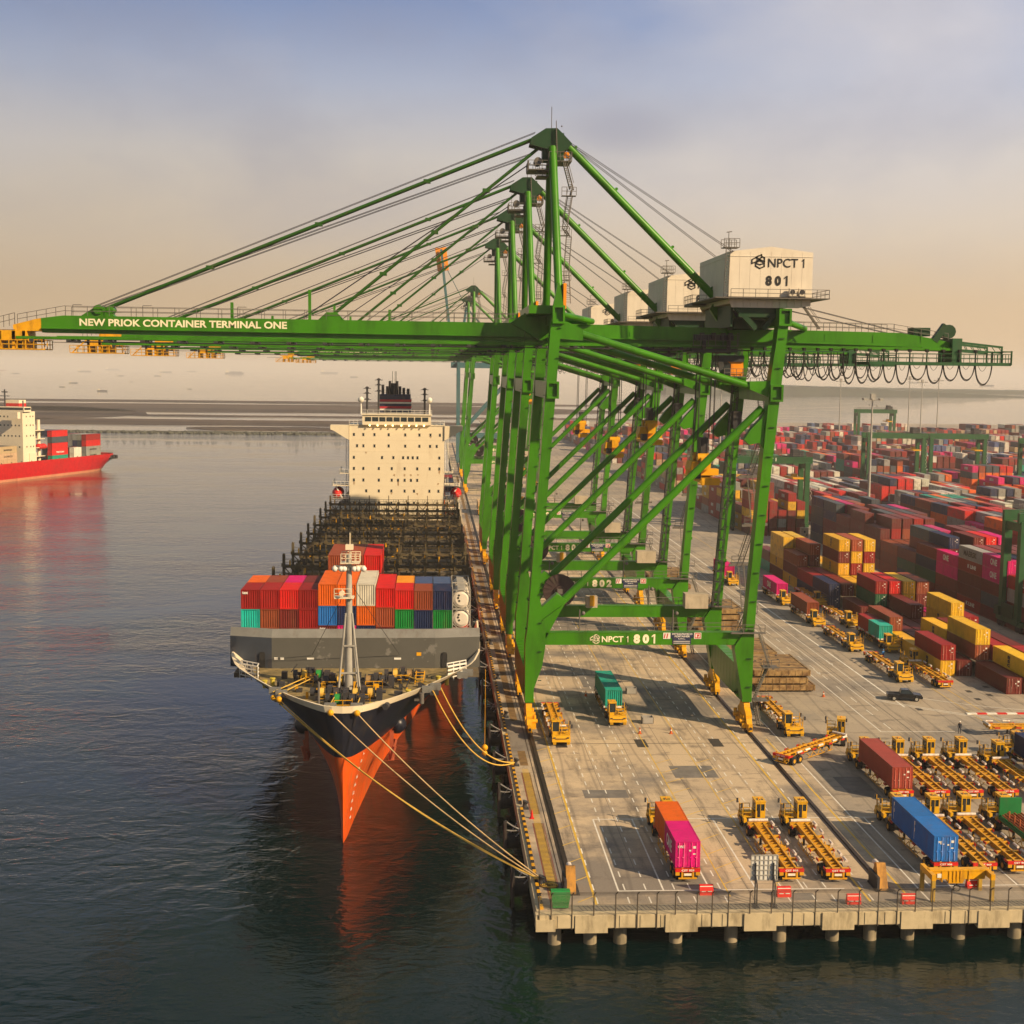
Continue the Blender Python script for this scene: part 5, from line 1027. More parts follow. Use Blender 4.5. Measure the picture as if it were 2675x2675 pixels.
def make_trailer():
    t = empty('skeletal_trailer', (0, 0, 0), 'x', 'container trailer'); B = lambda m_, nm, mt, p=t: m_.build(nm, mt, p)
    # tail at y=0, +y towards the tractor, length 13.6
    m = MB()
    for x in (-.48, .48): m.box(x-.09, x+.09, .1, 13.4, 1.42, 1.50); m.box(x-.02, x+.02, .1, 13.4, 1.02, 1.42); m.box(x-.09, x+.09, .1, 13.4, .94, 1.02)
    y = .5
    while y < 13.3: m.box(-.46, .46, y, y+.09, 1.12, 1.36); y += .78
    for y in (.3, 2.9, 5.6, 6.6, 9.4, 12.6): m.box(-1.2, 1.2, y, y+.22, 1.16, 1.42)
    m.box(-1.2, 1.2, 13.2, 13.5, 1.15, 1.5)
    B(m, 'frame', TO)
    m = MB()
    for y in (.3, 12.3, 9.3, 5.5, 2.8):
        for s in (-1, 1): m.box(min(s*1.18, s*1.25), max(s*1.18, s*1.25), y-.2, y+.55, 1.2, 1.42)
    B(m, 'side_strip', REDW)
    for y in (1.6, 3.4, 6.4, 9.7, 12.1): m = MB(); m.tube((1.32, y, 1.62), (1.32, y+1.05, 1.62), .14, 10); B(m, 'side_guide', TUBEM)
    m = MB(); m.tube((-1.05, 13.55, 1.66), (1.05, 13.55, 1.66), .17, 10); B(m, 'front_guide', TUBEM)
    m = MB(); m.box(-1.22, 1.22, -.06, .1, 1.12, 1.44); B(m, 'tail_plate', REDP)
    m = MB(); m.box(-.62, -.45, -.05, .1, .55, 1.12); m.box(.45, .62, -.05, .1, .55, 1.12); m.box(-.9, .9, -.08, .05, .42, .56); m.box(-1.2, -.8, -.05, .05, .78, 1.12); m.box(.8, 1.2, -.05, .05, .78, 1.12); m.box(-.4, .4, -.05, 0, .72, 1.0)
    for s in (-1, 1):
        for k in range(4): m.beam((s*1.2, 4.0+k*1.5, 1.1), (s*1.28, 4.8+k*1.5, .42), .06); m.beam((s*1.28, 4.8+k*1.5, .42), (s*1.2, 5.5+k*1.5, 1.1), .06)
        m.beam((s*1.28, 4.2, .45), (s*1.28, 10, .45), .06)
    B(m, 'under_guard', TO)
    m = MB(); m.box(-.35, .35, -.07, -.05, .76, .98); B(m, 'number_plate', WHM)
    m = MB(); m.box(-.8, .8, 1.0, 3.2, .62, .92); m.box(-.6, -.4, 10.2, 10.4, .1, 1.0); m.box(.4, .6, 10.2, 10.4, .1, 1.0); B(m, 'axle', DARK)
    for y in (1.35, 2.65):
        for s in (-1, 1): m = MB(); m.tube((s*.55, y, .52), (s*1.18, y, .52), .52, 18); wh = B(m, 'wheel', BLACK); m = MB(); m.tube((s*1.18, y, .52), (s*1.2, y, .52), .26, 12); B(m, 'hub', TO, wh)
    return t
TR0 = make_tractor(); TL0 = make_trailer(); used = [0, 0]
GTR = 'yellow terminal tractors'; GTL = 'yellow skeletal container trailers'
def rig(x, y, ang, ltr, ltl, num=None, roof=None, bend=0, both=True, tractor=True):
    """tail centre at (x, y); ang = heading of the nose from +y, clockwise in degrees"""
    rz = -R(ang); d = Vector((math.sin(R(ang)), math.cos(R(ang)), 0))
    tl = None
    if both:
        tl = TL0 if not used[1] else copy_tree(TL0); used[1] = 1
        tl.location = (x, y, 0); tl.rotation_euler.z = rz; tag(tl, ltl, 'container trailer', GTL)
        if num: m = MB(); letters(m, 'CST '+num, (-.62, -.075, 1.19), (1, 0, 0), (0, 0, 1), 1.24, .2, .04); m.build('plate_lettering', WHM, tl)
    if tractor:
        tr = TR0 if not used[0] else copy_tree(TR0); used[0] = 1
        p = Vector((x, y, 0))+d*12.6; a2 = ang+bend; d2 = Vector((math.sin(R(a2)), math.cos(R(a2)), 0)); p2 = p+d2*1.75+d*.1
        tr.location = p2+d2*.6; tr.rotation_euler.z = -R(a2); tag(tr, ltr, 'tractor unit', GTR)
        if roof:
            m = MB(); letters(m, roof, (.25, .55, 3.2), (1, 0, 0), (0, 1, 0), .8, .45, .05); m.build('roof_number', DARK, tr)
    return d
def load(x, y, ang, colr, label, off, L=12.19, text=None, tcol=None, H=2.59, door=True, flip=False, c=None):
    d = Vector((math.sin(R(ang)), math.cos(R(ang)), 0)); p = Vector((x, y, 0))+d*off
    return container(p.x, p.y, 1.5, colr, label, L, H, rz=-R(ang)+(math.pi if flip else 0), door=door, text=text, tcol=tcol, c=c, group='containers carried on trailers')
# parked near row, noses away from the camera
rig(35.2, 124.1, 0, 'yellow tractor with 918 on its cab roof, left one parked on the open apron', 'empty yellow trailer with CST 918 on its red tail plate', '918', '918')
rig(39.75, 123.9, 0, 'yellow tractor with 922 on its cab roof, beside the thick black rail', 'empty yellow trailer with CST 922 on its red tail plate', '922', '922')
rig(51.0, 125.3, 0, 'yellow tractor in front of the two blue containers', 'yellow trailer marked CST 906 under the two blue containers', '906', '906')
load(51.0, 125.3, 0, 'blue', 'scraped blue short container with white PIL mark on its doors, nearer of the blue pair', 3.2, 6.06, [('PIL', .7, .35, 1.75, -.55, True), ('F', .25, 1.9, .4, 2.3)])
load(51.0, 125.3, 0, 'blue', 'scraped blue short container coupled behind the one with the PIL mark', 9.35, 6.06, [('F', .25, 1.9, .4, 2.3)])
rig(54.9, 125.1, 0, 'yellow tractor just right of the blue containers in the near parked row', 'empty yellow trailer marked CST 969 right of the blue containers', '969', '969')
rig(58.6, 125.5, 0, 'yellow tractor third from the blue containers in the near parked row', 'empty yellow trailer marked CST 949 in the near parked row', '949', '949')
rig(25.05, 124.4, 0, 'yellow tractor in front of the rusty orange container', 'yellow trailer marked CST 929 under the orange and pink containers', '929', '929')
load(25.05, 124.4, 0, 'magenta', 'bright magenta short container with ONE lettering on side and doors', 3.2, 6.06, [('ONE', 2.9, 1.25, .7, .4), ('ONE', .7, .3, 1.95, -.65, True)])
load(25.05, 124.4, 0, 'orange', 'rusty orange short container ahead of the bright magenta one', 9.35, 6.06)
TXT_R2 = [('54.8', '935', 'with the long brown container'), ('59.1', '921', 'first empty one right of the brown container'), ('63.1', '977', 'second empty one right of the brown container'), ('67.3', '942', 'third empty one right of the brown container'), ('71.5', '955', 'fourth empty one right of the brown container')]
for xs_, nm, wh in TXT_R2:
    rig(float(xs_), 148.0-(1.5 if nm == '955' else 0), 0, f'yellow tractor of the second parked row, {wh}', f'yellow trailer CST {nm} in row two, {wh}', nm, nm)
load(54.8, 148.0, 0, 'brown', 'long brown-red container on a trailer at the left end of the second parked row', 6.6, c=(.27, .045, .03))
rig(62.9, 125.2, 0, 'yellow tractor ahead of the green flat rack at the right edge', 'trailer under the green flat rack at the right edge', '938', '938')
rig(75.8, 150.5, 0, 'yellow tractor ahead of the dark navy container at the right edge', 'trailer carrying the dark navy container at the right edge', '904', '904')
load(75.8, 150.5, 0, 'navy', 'dark navy container on a trailer at the right edge behind the parked rows', 6.6)
# green flat rack
fr = empty('flat_rack', (62.9, 131.8, 1.5), 'green flat rack container with upright end walls on a trailer', 'flat rack'); m = MB(); m.box(-1.22, 1.22, -6.1, 6.1, 0, .35); m.build('base', paint('rack_green', (.01, .15, .04), .5), fr)
for y in (-6.1, 5.85): m = MB(); m.box(-1.22, 1.22, y, y+.25, .35, 2.4); m.build('end_wall', MATS['rack_green'], fr)
m = MB()
for k in range(8): m.tube((-.9, -5+k*1.3, .36), (-.9, -5+k*1.3, 1.5), .1, 6); m.tube((.9, -5+k*1.3, .36), (.9, -5+k*1.3, 1.5), .1, 6)
for k in range(9): m.tube((-1+k*.25, -5.5, .6+.12*(k % 3)), (-1+k*.25, 5.4, .6+.12*(k % 3)), .11, 8)
m.build('pipe_load', paint('rusty_pipe', (.35, .09, .03), .7), fr)
# skew-parked and oncoming trucks
ang = math.degrees(math.atan2(55.0-46.0, 171.6-163.8))
rig(44.3, 162.9, ang, 'yellow tractor turned beside the long brown container, pulling the slanting trailer', 'empty yellow trailer lying slantwise across the lane beside the landside rail', '963', bend=-32)
rig(49.6, 193.4, 180, 'yellow tractor facing the camera beside the landside crane foot', 'empty yellow trailer beside the landside foot of crane 801, with rusty side bars', '915')
rig(17.3, 189.8, 180, 'yellow tractor facing the camera beside the waterside crane foot', 'empty yellow trailer beside the waterside foot of crane 801', '917', roof='917')
rig(26.2, 199.6, 180, 'yellow tractor under the teal container, facing the camera', 'trailer under the teal container between the crane legs', '931')
load(26.2, 199.6, 180, 'teal', 'long teal container on a trailer under crane 801', 7.0, door=False, flip=True, c=(.01, .26, .20))
rig(90.2, 176.6, -90, 'yellow tractor beyond the right edge pulling the sideways trailer', 'empty yellow trailer parked sideways beyond the second parked row', '952', both=True, tractor=False)
mv = [(75.9, 295.6, 'magenta', 'nearer magenta container truck on the yard road'), (75.9, 272.0, 'brown', 'long brown container truck on the yard road'), (75.9, 248.6, None, 'first empty rig behind the brown one on the yard road'), (76.3, 224.9, None, 'empty rig nearest the camera on the yard road'), (82.9, 293.9, None, 'farther empty rig in the lane against the stacks'), (82.3, 270.6, None, 'nearer empty rig in the lane against the stacks'), (82.4, 247.8, 'pair', 'maroon and teal container rig in the lane against the stacks'), (70.2, 322, 'magenta', 'far magenta container truck half hidden by the crane leg')]
for x, y, ld_, wh in mv:
    rig(x, y, 180, f'yellow tractor of the {wh}', f'yellow trailer of the {wh}')
    if ld_ == 'pair':
        load(x, y, 180, 'teal', 'bright teal short container behind a cab in the lane against the stacks', 9.9, 6.06, door=False, c=(.02, .36, .29)); load(x, y, 180, 'dark_red', 'maroon short container behind the bright teal one on the same trailer', 3.7, 6.06, door=False, text=[('K LINE', 3.0, .5, 1.1, -.6)])
    elif ld_: load(x, y, 180, ld_, f'{"magenta container with ONE lettering" if ld_ == "magenta" else "brown-red container"} on the {wh}'.replace('container truck ', 'truck '), 6.9, door=False, flip=True, text=ONE_T if ld_ == 'magenta' else None)
rig(81.2, 203.0, 0, 'yellow tractor facing away beside the red container stack', 'empty yellow trailer facing away beside the red container stack at the yard end')
rig(17.2, 470, 180, 'distant yellow tractor far along the quay between the crane legs', 'distant trailer far along the quay between the crane legs'); load(17.2, 470, 180, 'tan', 'distant sandy container on a trailer far along the quay', 7.0)
# ------------------------------------------------------------------ yard stacks
GY = 'containers stacked in the yard'
def h2(s): return s
TIER = ['bottom', 'second', 'third', 'fourth', 'fifth']
ROWN = ['nearest the road', 'second', 'third', 'fourth', 'fifth', 'far']
cands = []     # (distance, x, y, z, colour, text, L, label)
def blk(x0, y0, rows, bays, hts, pal, bname, over=None, pitch=12.55, seedv=0, L=12.19):
    random.seed(seedv); H = {}; C = {}
    for b in range(bays):
        hb_b = None if callable(hts) else random.choice(hts); bp = [random.choice(pal) for _ in range(4)]+[random.choice(pal)]; bp += bp[:2]
        for r in range(rows):
            n = hts(b, r) if callable(hts) else max(1, hb_b-(random.random() < .16)-(random.random() < .06))
            if over and (b, r) in over: n = len(over[(b, r)])
            H[b, r] = n
            for t in range(n):
                c = random.choice(bp) if random.random() < .75 else random.choice(pal)
                if over and (b, r) in over: c = over[(b, r)][t]
                C[b, r, t] = c
    for (b, r, t), c in C.items():
        top = t == H[b, r]-1; front = b == 0 or H[b-1, r] <= t; left = r == 0 or H[b, r-1] <= t
        # the side that faces the cameras' area, the ends towards the quay end, and the tops are what anyone sees
        if not (top or front or left): continue
        tx = None
        if isinstance(c, tuple): c, tx = c
        x = x0+1.22+2.85*r; y = y0+pitch*b+L/2; z = t*2.62
        if tx is None and left and c == 'magenta' and random.random() < .7: tx = ONE_T
        if tx is None and left and c == 'dark_red' and random.random() < .4: tx = KT
        if tx is None and left and c == 'yellow' and random.random() < .8: tx = MSC_T
        if tx is None and left and c in ('grey', 'white') and random.random() < .3: tx = MT
        col_ = f'{ROWN[min(r, 5)]} row' if rows <= 6 else f'row {r+1}'
        lab = f'{cw(c)} container, {TIER[t]} tier, {col_}, {bname} bay {b+1} back'
        cands.append((math.hypot(x, y)+(40 if not (front or left) else 0), x, y, z, c, tx, L, lab, front))
M = 'maroon'; Y_ = 'yellow'; DR = 'dark_red'; BR = 'brown'
ovA = {(0, 0): [], (0, 1): [], (0, 2): [M], (0, 3): ['brown', Y_], (0, 4): [M, DR], (0, 5): [M, M],
       (1, 0): [Y_, DR], (1, 1): [M], (1, 2): [M, 'brown', Y_], (1, 3): [M, 'dark_red'], (1, 4): [M, M], (1, 5): [M],
       (2, 0): [Y_], (2, 1): [M], (2, 2): [M, Y_], (2, 3): [M, M], (2, 4): [M], (2, 5): ['magenta'],
       (3, 0): [Y_, BR], (3, 1): [M], (3, 2): [M], (3, 3): [M], (3, 4): [M, Y_, Y_], (3, 5): [M, DR],
       (4, 0): [], (4, 1): [], (4, 2): [M], (4, 3): [M, M], (4, 4): [M], (4, 5): ['magenta'],
       (5, 0): [], (5, 1): [M, 'blue'][:1], (5, 2): [Y_, 'dark_green', DR], (5, 3): [Y_, M, 'red'], (5, 4): [M, Y_, Y_], (5, 5): [M, M, BR],
       (6, 0): ['navy', 'navy'], (6, 1): [M, M], (6, 2): [M, Y_], (6, 3): [M, Y_], (6, 4): [M], (6, 5): ['tan'],
       (7, 0): ['navy', DR], (7, 1): [M, DR], (7, 2): [M, Y_, Y_, M, Y_], (7, 3): [Y_, DR, DR, Y_, 'brown'], (7, 4): [M, Y_, Y_, DR, Y_], (7, 5): ['tan', 'tan'],
       (8, 0): [Y_, M, 'brown'], (8, 1): [Y_, M, M, 'brown'], (8, 2): [M, Y_], (8, 3): [M], (8, 4): [M, Y_], (8, 5): [M],
       (9, 0): [M, Y_, Y_, Y_], (9, 1): [M, Y_, Y_, Y_], (9, 2): [M, Y_, Y_], (9, 3): [Y_, Y_], (9, 4): [M], (9, 5): [M],
       (10, 0): ['teal', M], (10, 1): [M], (10, 2): [], (10, 3): [], (10, 4): [Y_], (10, 5): []}
blk(83.9, 199.7, 6, 11, [1], [M], 'first block,', ovA)
K_ = (DR, KT); O_ = ('magenta', ONE_T); MW = ('grey', MT)
def hB(b, r): return [2, 3, 4, 5, 5, 5, 4, 5, 5, 3, 5, 5, 5, 4, 5][b] - (1 if (b*7+r*3) % 5 == 0 else 0)
dk_ = [M, M, M, 'brown', 'navy', DR, 'slate', 'magenta', 'red', 'orange', 'brown', M]
ovB = {(0, 0): ['magenta'], (0, 1): ['navy'], (1, 0): [M, M], (2, 0): [M, M, K_], (2, 1): [M, M, 'slate', DR], (3, 0): [M, M, 'grey', K_], (3, 1): [M, M, 'navy', (BR, KT)], (3, 2): [M, M, 'orange', 'dark_red'], (4, 0): [M, 'slate', M, O_, O_], (5, 0): [K_, M, M, K_, MW], (4, 1): [M, M, M, M, 'navy'], (4, 2): [M, M, M, M, 'brown'], (4, 3): [M, M, M, M, 'magenta'], (4, 4): [M, M, M, M, 'orange'], (4, 5): [M, M, M, M, 'orange'], (6, 0): [M, M, 'magenta', 'magenta'], (7, 0): [M, 'dark_green', 'navy', M], (8, 0): ['navy', 'dark_green', M], (13, 0): [M, M, M, 'navy', 'slate'], (13, 1): [DR, 'red', 'red', M, 'magenta'], (13, 2): ['red', 'magenta', 'magenta', DR, 'brown'], (12, 0): ['red', M, M, M]}
blk(113.5, 205, 6, 15, hB, dk_, 'second block,', ovB, seedv=5)
bright = ['orange', 'orange', 'red', M, 'magenta', 'navy', 'brown', DR, 'slate', 'grey', 'teal', 'dark_red']
blk(143.2, 250, 6, 12, lambda b, r: [3, 4, 4, 5, 5, 5, 5, 5, 5, 5, 5, 5][b]-((b*5+r) % 7 == 0), bright, 'third block,', {(11, 0): [M, M, M, M, 'navy'], (10, 0): [M, 'slate', M, M, 'brown'], (9, 1): ['navy', 'navy', 'orange', 'orange']}, seedv=6)
blk(173, 300, 6, 7, lambda b, r: [4, 4, 5, 5, 5, 5, 5][b]-((b+2*r) % 7 == 0), bright, 'fourth block,', seedv=7)
blk(203, 330, 6, 5, [3, 4, 5], bright, 'fifth block,', seedv=77)
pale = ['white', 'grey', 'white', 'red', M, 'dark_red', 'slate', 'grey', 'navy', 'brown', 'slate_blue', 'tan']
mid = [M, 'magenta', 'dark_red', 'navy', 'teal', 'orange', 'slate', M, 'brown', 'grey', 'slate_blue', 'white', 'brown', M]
far_names = iter(['sixth', 'seventh', 'eighth', 'ninth', 'tenth', 'eleventh', 'twelfth', 'thirteenth', 'fourteenth', 'fifteenth', 'sixteenth', 'seventeenth', 'eighteenth', 'nineteenth', 'twentieth'])
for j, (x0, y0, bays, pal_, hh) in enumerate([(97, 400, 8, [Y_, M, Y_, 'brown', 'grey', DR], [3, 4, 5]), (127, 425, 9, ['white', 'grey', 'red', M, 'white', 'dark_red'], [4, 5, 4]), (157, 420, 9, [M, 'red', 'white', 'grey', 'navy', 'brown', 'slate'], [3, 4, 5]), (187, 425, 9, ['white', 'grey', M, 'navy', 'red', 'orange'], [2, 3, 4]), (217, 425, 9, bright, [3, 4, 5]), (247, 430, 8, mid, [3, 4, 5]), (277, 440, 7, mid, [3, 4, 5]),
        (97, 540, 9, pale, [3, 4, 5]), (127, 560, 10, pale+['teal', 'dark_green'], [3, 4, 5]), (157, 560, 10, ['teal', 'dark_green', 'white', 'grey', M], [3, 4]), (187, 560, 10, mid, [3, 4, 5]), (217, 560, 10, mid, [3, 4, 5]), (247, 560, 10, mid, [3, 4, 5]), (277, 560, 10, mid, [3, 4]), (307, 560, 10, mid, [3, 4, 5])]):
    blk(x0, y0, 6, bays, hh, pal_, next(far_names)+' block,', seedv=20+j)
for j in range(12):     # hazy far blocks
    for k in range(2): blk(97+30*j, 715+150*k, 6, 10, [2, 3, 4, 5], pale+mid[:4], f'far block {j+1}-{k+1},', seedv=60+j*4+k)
cands.sort(key=lambda c: c[0])
NIND = 165
for d_, x, y, z, c, tx, L, lab, fr_ in cands[:NIND]:
    random.seed(int(x*31+y*7+z)); container(x, y, z, c, lab, L, fine=d_ < 420, text=tx, tcol=BLKL if c in ('yellow', 'grey', 'white') else None, group=GY, door=fr_ and d_ < 560)
# the remaining, farther stacks as one mass, still one box with ribs and doors each
me_v = []; me_f = []; me_c = []
def pushbox(x0, x1, y0, y1, z0, z1, c):
    b = len(me_v); me_v.extend([(x, y, z) for z in (z0, z1) for y in (y0, y1) for x in (x0, x1)])
    for f in ((4, 5, 7, 6), (0, 1, 5, 4), (2, 6, 7, 3), (0, 4, 6, 2), (1, 3, 7, 5)): me_f.append([b+i for i in f]); me_c.append(c)
for d_, x, y, z, c, tx, L, lab, fr_ in cands[NIND:]:
    random.seed(int(x*31+y*7+z)); cc = jitter(PAL[c]); pushbox(x-1.2, x+1.2, y-L/2, y+L/2, z, z+2.58, cc)
    if d_ < 800:
        for q in (-.85, -.4, .4, .85): pushbox(x+q-.03, x+q+.03, y-L/2-.05, y-L/2-.01, z+.1, z+2.45, tuple(min(1, v*1.5+.03) for v in cc))
        if tx: pushbox(x-1.22, x-1.205, y-1.5, y+2, z+.8, z+1.8, (.5, .48, .45))
me = bpy.data.meshes.new('container_stacks'); me.from_pydata(me_v, [], me_f); at_ = me.color_attributes.new('col', 'FLOAT_COLOR', 'CORNER'); li = 0; buf = []
for f, c in zip(me_f, me_c): buf += [*c, 1]*4
at_.data.foreach_set('color', buf)
mm, t_, n_, l_, p_ = nodes('far_container_paint'); an = n_.new('ShaderNodeAttribute'); an.attribute_name = 'col'; g_ = n_.new('ShaderNodeNewGeometry').outputs['Position']
dn_ = noise(n_, l_, g_, .6, 5); l_.new(mixc(n_, l_, rampn(n_, l_, dn_.outputs['Fac'], .5, .8).outputs[0], an.outputs['Color'], (.12, .07, .05)), p_.inputs['Base Color']); p_.inputs['Roughness'].default_value = .6
me.materials.append(mm); far_o = bpy.data.objects.new('container_stacks', me); col.objects.link(far_o); tag(far_o, 'mass of many coloured containers in the far rows of the yard', 'containers', kind='stuff')
# ------------------------------------------------------------------ yard gantry cranes
def make_rtg(span=23.5, H=21.5):
    t = empty('yard_crane', (0, 0, 0), 'x', 'yard crane')
    for x in (0, span):
        for y in (-3.6, 3.6): m = MB(); m.box(x-.75, x+.75, y-.75, y+.75, 1.6, H); m.build('leg', GREEN2, t)
        m = MB(); m.box(x-.5, x+.5, -3.2, 3.2, H-2.0, H-.4); m.box(x-.6, x+.6, -5.6, 5.6, 1.2, 2.3); m.build('end_beam', GREEN2, t)
        for y in (-4.9, -3.4, 3.4, 4.9): m = MB(); m.tube((x-.3, y, .75), (x+.3, y, .75), .75, 14); m.build('wheel', BLACK, t)
    for y in (-3.4, 3.4): m = MB(); m.box(-1.0, span+1.6, y-.5, y+.5, H-.4, H+1.7); m.build('girder', GREEN2, t)
    m = MB(); m.box(span-4.6, span-1.2, -3.6, 3.6, H+1.6, H+2.0); m.box(span-4.2, span-2.2, -2, 2, H+2.0, H+4.0); m.box(span-1.8, span-.6, -1, 1, H+2, H+3.4)
    for q in range(9): m.box(span-4.5+q*.55, span-4.3+q*.55, -3.9, -3.6, H+.2, H+1.5)
    tr = m.build('trolley', DARK, t)
    m = MB(); m.box(span-4.8, span-1.4, -5, 5, H-5.2, H-4.7); m.box(span-4.0, span-2.4, -1, 1, H-4.7, H-3.8)
    m.build('spreader', YEL, tr); m = MB()
    for x in (span-4, span-2): m.tube((x, -1, H-4), (x, -1, H+1), .06, 5)
    m.build('ropes', DARK, tr)
    m = MB(); m.rail((-1, -3.9, H+1.6), (span+1.6, -3.9, H+1.6), 1.1, 2); m.rail((-1, 3.9, H+1.6), (span+1.6, 3.9, H+1.6), 1.1, 2); m.stair((span+.9, -3, 2.3), (span+.9, 1, H/2), .7); m.stair((span+.9, 1, H/2), (span+.9, -3, H), .7); m.build('walkway', STEEL, t)
    m = MB(); m.box(-1.1, -.7, -2.6, 2.2, 2.4, 5.0); m.box(-1.6, -.6, 2.4, 4.4, 2.4, 4.2); m.build('power_unit', DGREEN, t)
    m = MB(); random.seed(1)
    for k in range(7): z = H-1-k*1.6; m.sweep([(span+1.2+.5*math.sin(math.pi*i/8), -3.4, z-1.5*i/8) for i in range(9)], .06, 5)
    m.build('cable_loops', TUBEM, t)
    return t
rtg0 = make_rtg(); first = True
for x, y, sc_, lab in [(94.5, 418, 1.0, 'green yard crane with a dark trolley over the stacks behind the first block'), (113.4, 252.5, 1.0, 'green yard crane cut off by the right edge, nearest of its kind'), (184.6, 560, 1.06, 'green yard crane behind the light mast, left of the two standing side by side'), (214.5, 568, 1.04, 'green yard crane right of its twin beyond the orange stacks'), (275, 855, 1.15, 'hazy green yard crane seen high beyond the far stacks behind the light mast'), (244.5, 540, 1.02, 'green yard crane with tall twin legs at the right edge in the distance')]:
    r_ = rtg0 if first else copy_tree(rtg0); first = False; r_.location = (x, y, 0); r_.scale = (1, 1, sc_); tag(r_, lab, 'yard crane', 'rubber-tyred cranes over the container blocks')
m = MB(); letters(m, 'NPCT 1', (8, -3.92, 21.8), (1, 0, 0), (0, 0, 1), 5.5, 1.1, .03); m.build('lettering', WHM, rtg0)
# ------------------------------------------------------------------ light masts
def mastlight(x, y, h, lab):
    t = empty('light_mast', (x, y, 0), lab, 'light mast', 'tall flood light masts of the yard'); m = MB(); m.tube((0, 0, 0), (0, 0, h), .55, 12, .22); m.build('pole', LMAST, t)
    m = MB(); m.box(-.7, .7, -.7, .7, h-.4, h+1.2)
    for a in range(6): ca = math.cos(a*math.pi/3+.3); sa = math.sin(a*math.pi/3+.3); m.beam((0, 0, h-1.2), (ca*2.6, sa*2.6, h-.4), .15); m.box(ca*2.9-.5, ca*2.9+.5, sa*2.9-.5, sa*2.9+.5, h-.9, h-.3)
    m.ball((1.6, 0, h-2.6), .3, 6); m.ball((-.9, 0, h-2.4), .25, 6); m.build('lamp_ring', LMAST, t)
mastlight(139.9, 420, 42, 'tall light mast standing in the container yard, thickest and nearest')
mastlight(318, 880, 47, 'thin light mast rising beyond the pale stacks, left of the hazy yard crane leg')
mastlight(322, 868, 45, 'thin light mast just right of its close neighbour by the hazy yard crane')
mastlight(262, 850, 45, 'faint light mast left of the nearest tall one')
mastlight(353, 920, 46, 'faint light mast right of the hazy yard crane')
mastlight(139, 640, 42, 'faint light mast seen through the landside crane legs')
# ------------------------------------------------------------------ street-side items on the apron
for x, lab in ((13.45, 'orange rail buffer block at the end of the waterside crane rail'), (43.6, 'ochre rail buffer block at the end of the landside crane rail')):
    t = empty('rail_buffer', (x, 123.2, 0), lab, 'rail buffer', 'end buffers of the crane rails'); m = MB(); m.prismx([(-1.5, 0), (1.0, 0), (1.0, .4), (.2, 2.3), (-.3, 2.4), (-1.2, .5)], -.45, .45); m.build('body', paint('buffer_ochre', (.45, .22, .04), .7, dirt=(.05, .04, .03), amt=.8, lo=.45), t)
    m = MB(); m.tube((0, .1, 1.9), (0, 1.5, 1.9), .26, 12); m.build('plunger', TUBEM, t); m = MB(); m.box(-.7, -.45, -1.5, 1.1, 0, 1.4); m.box(-.8, .8, -1.6, 1.2, 0, .08); m.build('base_plate', DARK, t)
# lifting frame
t = empty('lifting_frame', (50.2, 120.5, 0), 'yellow steel lifting frame on four legs beside the fence', 'lifting frame')
m = MB(); m.box(-2.8, 2.9, -.35, .35, 2.55, 2.7); m.box(-2.5, 2.6, -.3, .3, 1.75, 2.55); m.prism([(-1.1, 1.75), (.6, 1.75), (.45, 1.35), (-.9, 1.35)], -.32, .32)
for q in (-1.6, -.9, -.5, -.15, .2, 1.0): m.box(q-.04, q+.04, -.38, .38, 1.5, 2.6)
m.build('main_beam', YEL, t)
for x in (-2.85, 2.85): m = MB(); m.box(x-.2, x+.2, -1.55, 1.55, 2.1, 2.65); m.build('cross_beam', YEL, t)
for x in (-2.85, 2.85):
    for y in (-1.4, 1.4): m = MB(); m.box(x-.17, x+.17, y-.17, y+.17, 0, 2.1); m.build('leg', paint('leg_ochre', (.42, .27, .04), .6), t)
m = MB(); m.box(-2.1, -1.7, -.42, -.385, 1.95, 2.35); m.build('target_mark', WHM, t)
m = MB(); m.sweep([(.0+.35*math.sin(a*.63), 0, .75+.3*math.cos(a*.63)) for a in range(11)], .06, 6); m.beam((0, 0, 1.4), (0, 0, 1.0), .1); m.build('shackle', BLACK, t)
# road barriers
first = None
for i, (x, y, lab) in enumerate([(26.3, 121.6, 'red water barrier with a white line behind the magenta container trailer'), (33.6, 120.9, 'red and white water barrier right of the white sign panel'), (39.7, 118.9, 'red and white water barrier between the fence and trailer 922'), (44.9, 118.8, 'red and white water barrier left of the lifting frame'), (52.6, 122.4, 'red water barrier seen behind the lifting frame')]):
    t = empty('road_barrier', (x, y, 0), lab, 'road barrier', 'red plastic road barriers along the quay end')
    m = MB(); m.prismx([(-.3, 0), (.3, 0), (.3, .3), (.14, .75), (.14, .95), (-.14, .95), (-.14, .75), (-.3, .3)], -.66, .66); m.build('body', paint('barrier_red', (.62, .02, .015), .5), t)
    m = MB(); m.box(-.5, -.1, -.33, -.302, .34, .42); m.box(.1, .5, -.33, -.302, .34, .42); m.box(-.62, .62, -.16, -.142, .78, .86); m.build('white_stripe', WHM, t)
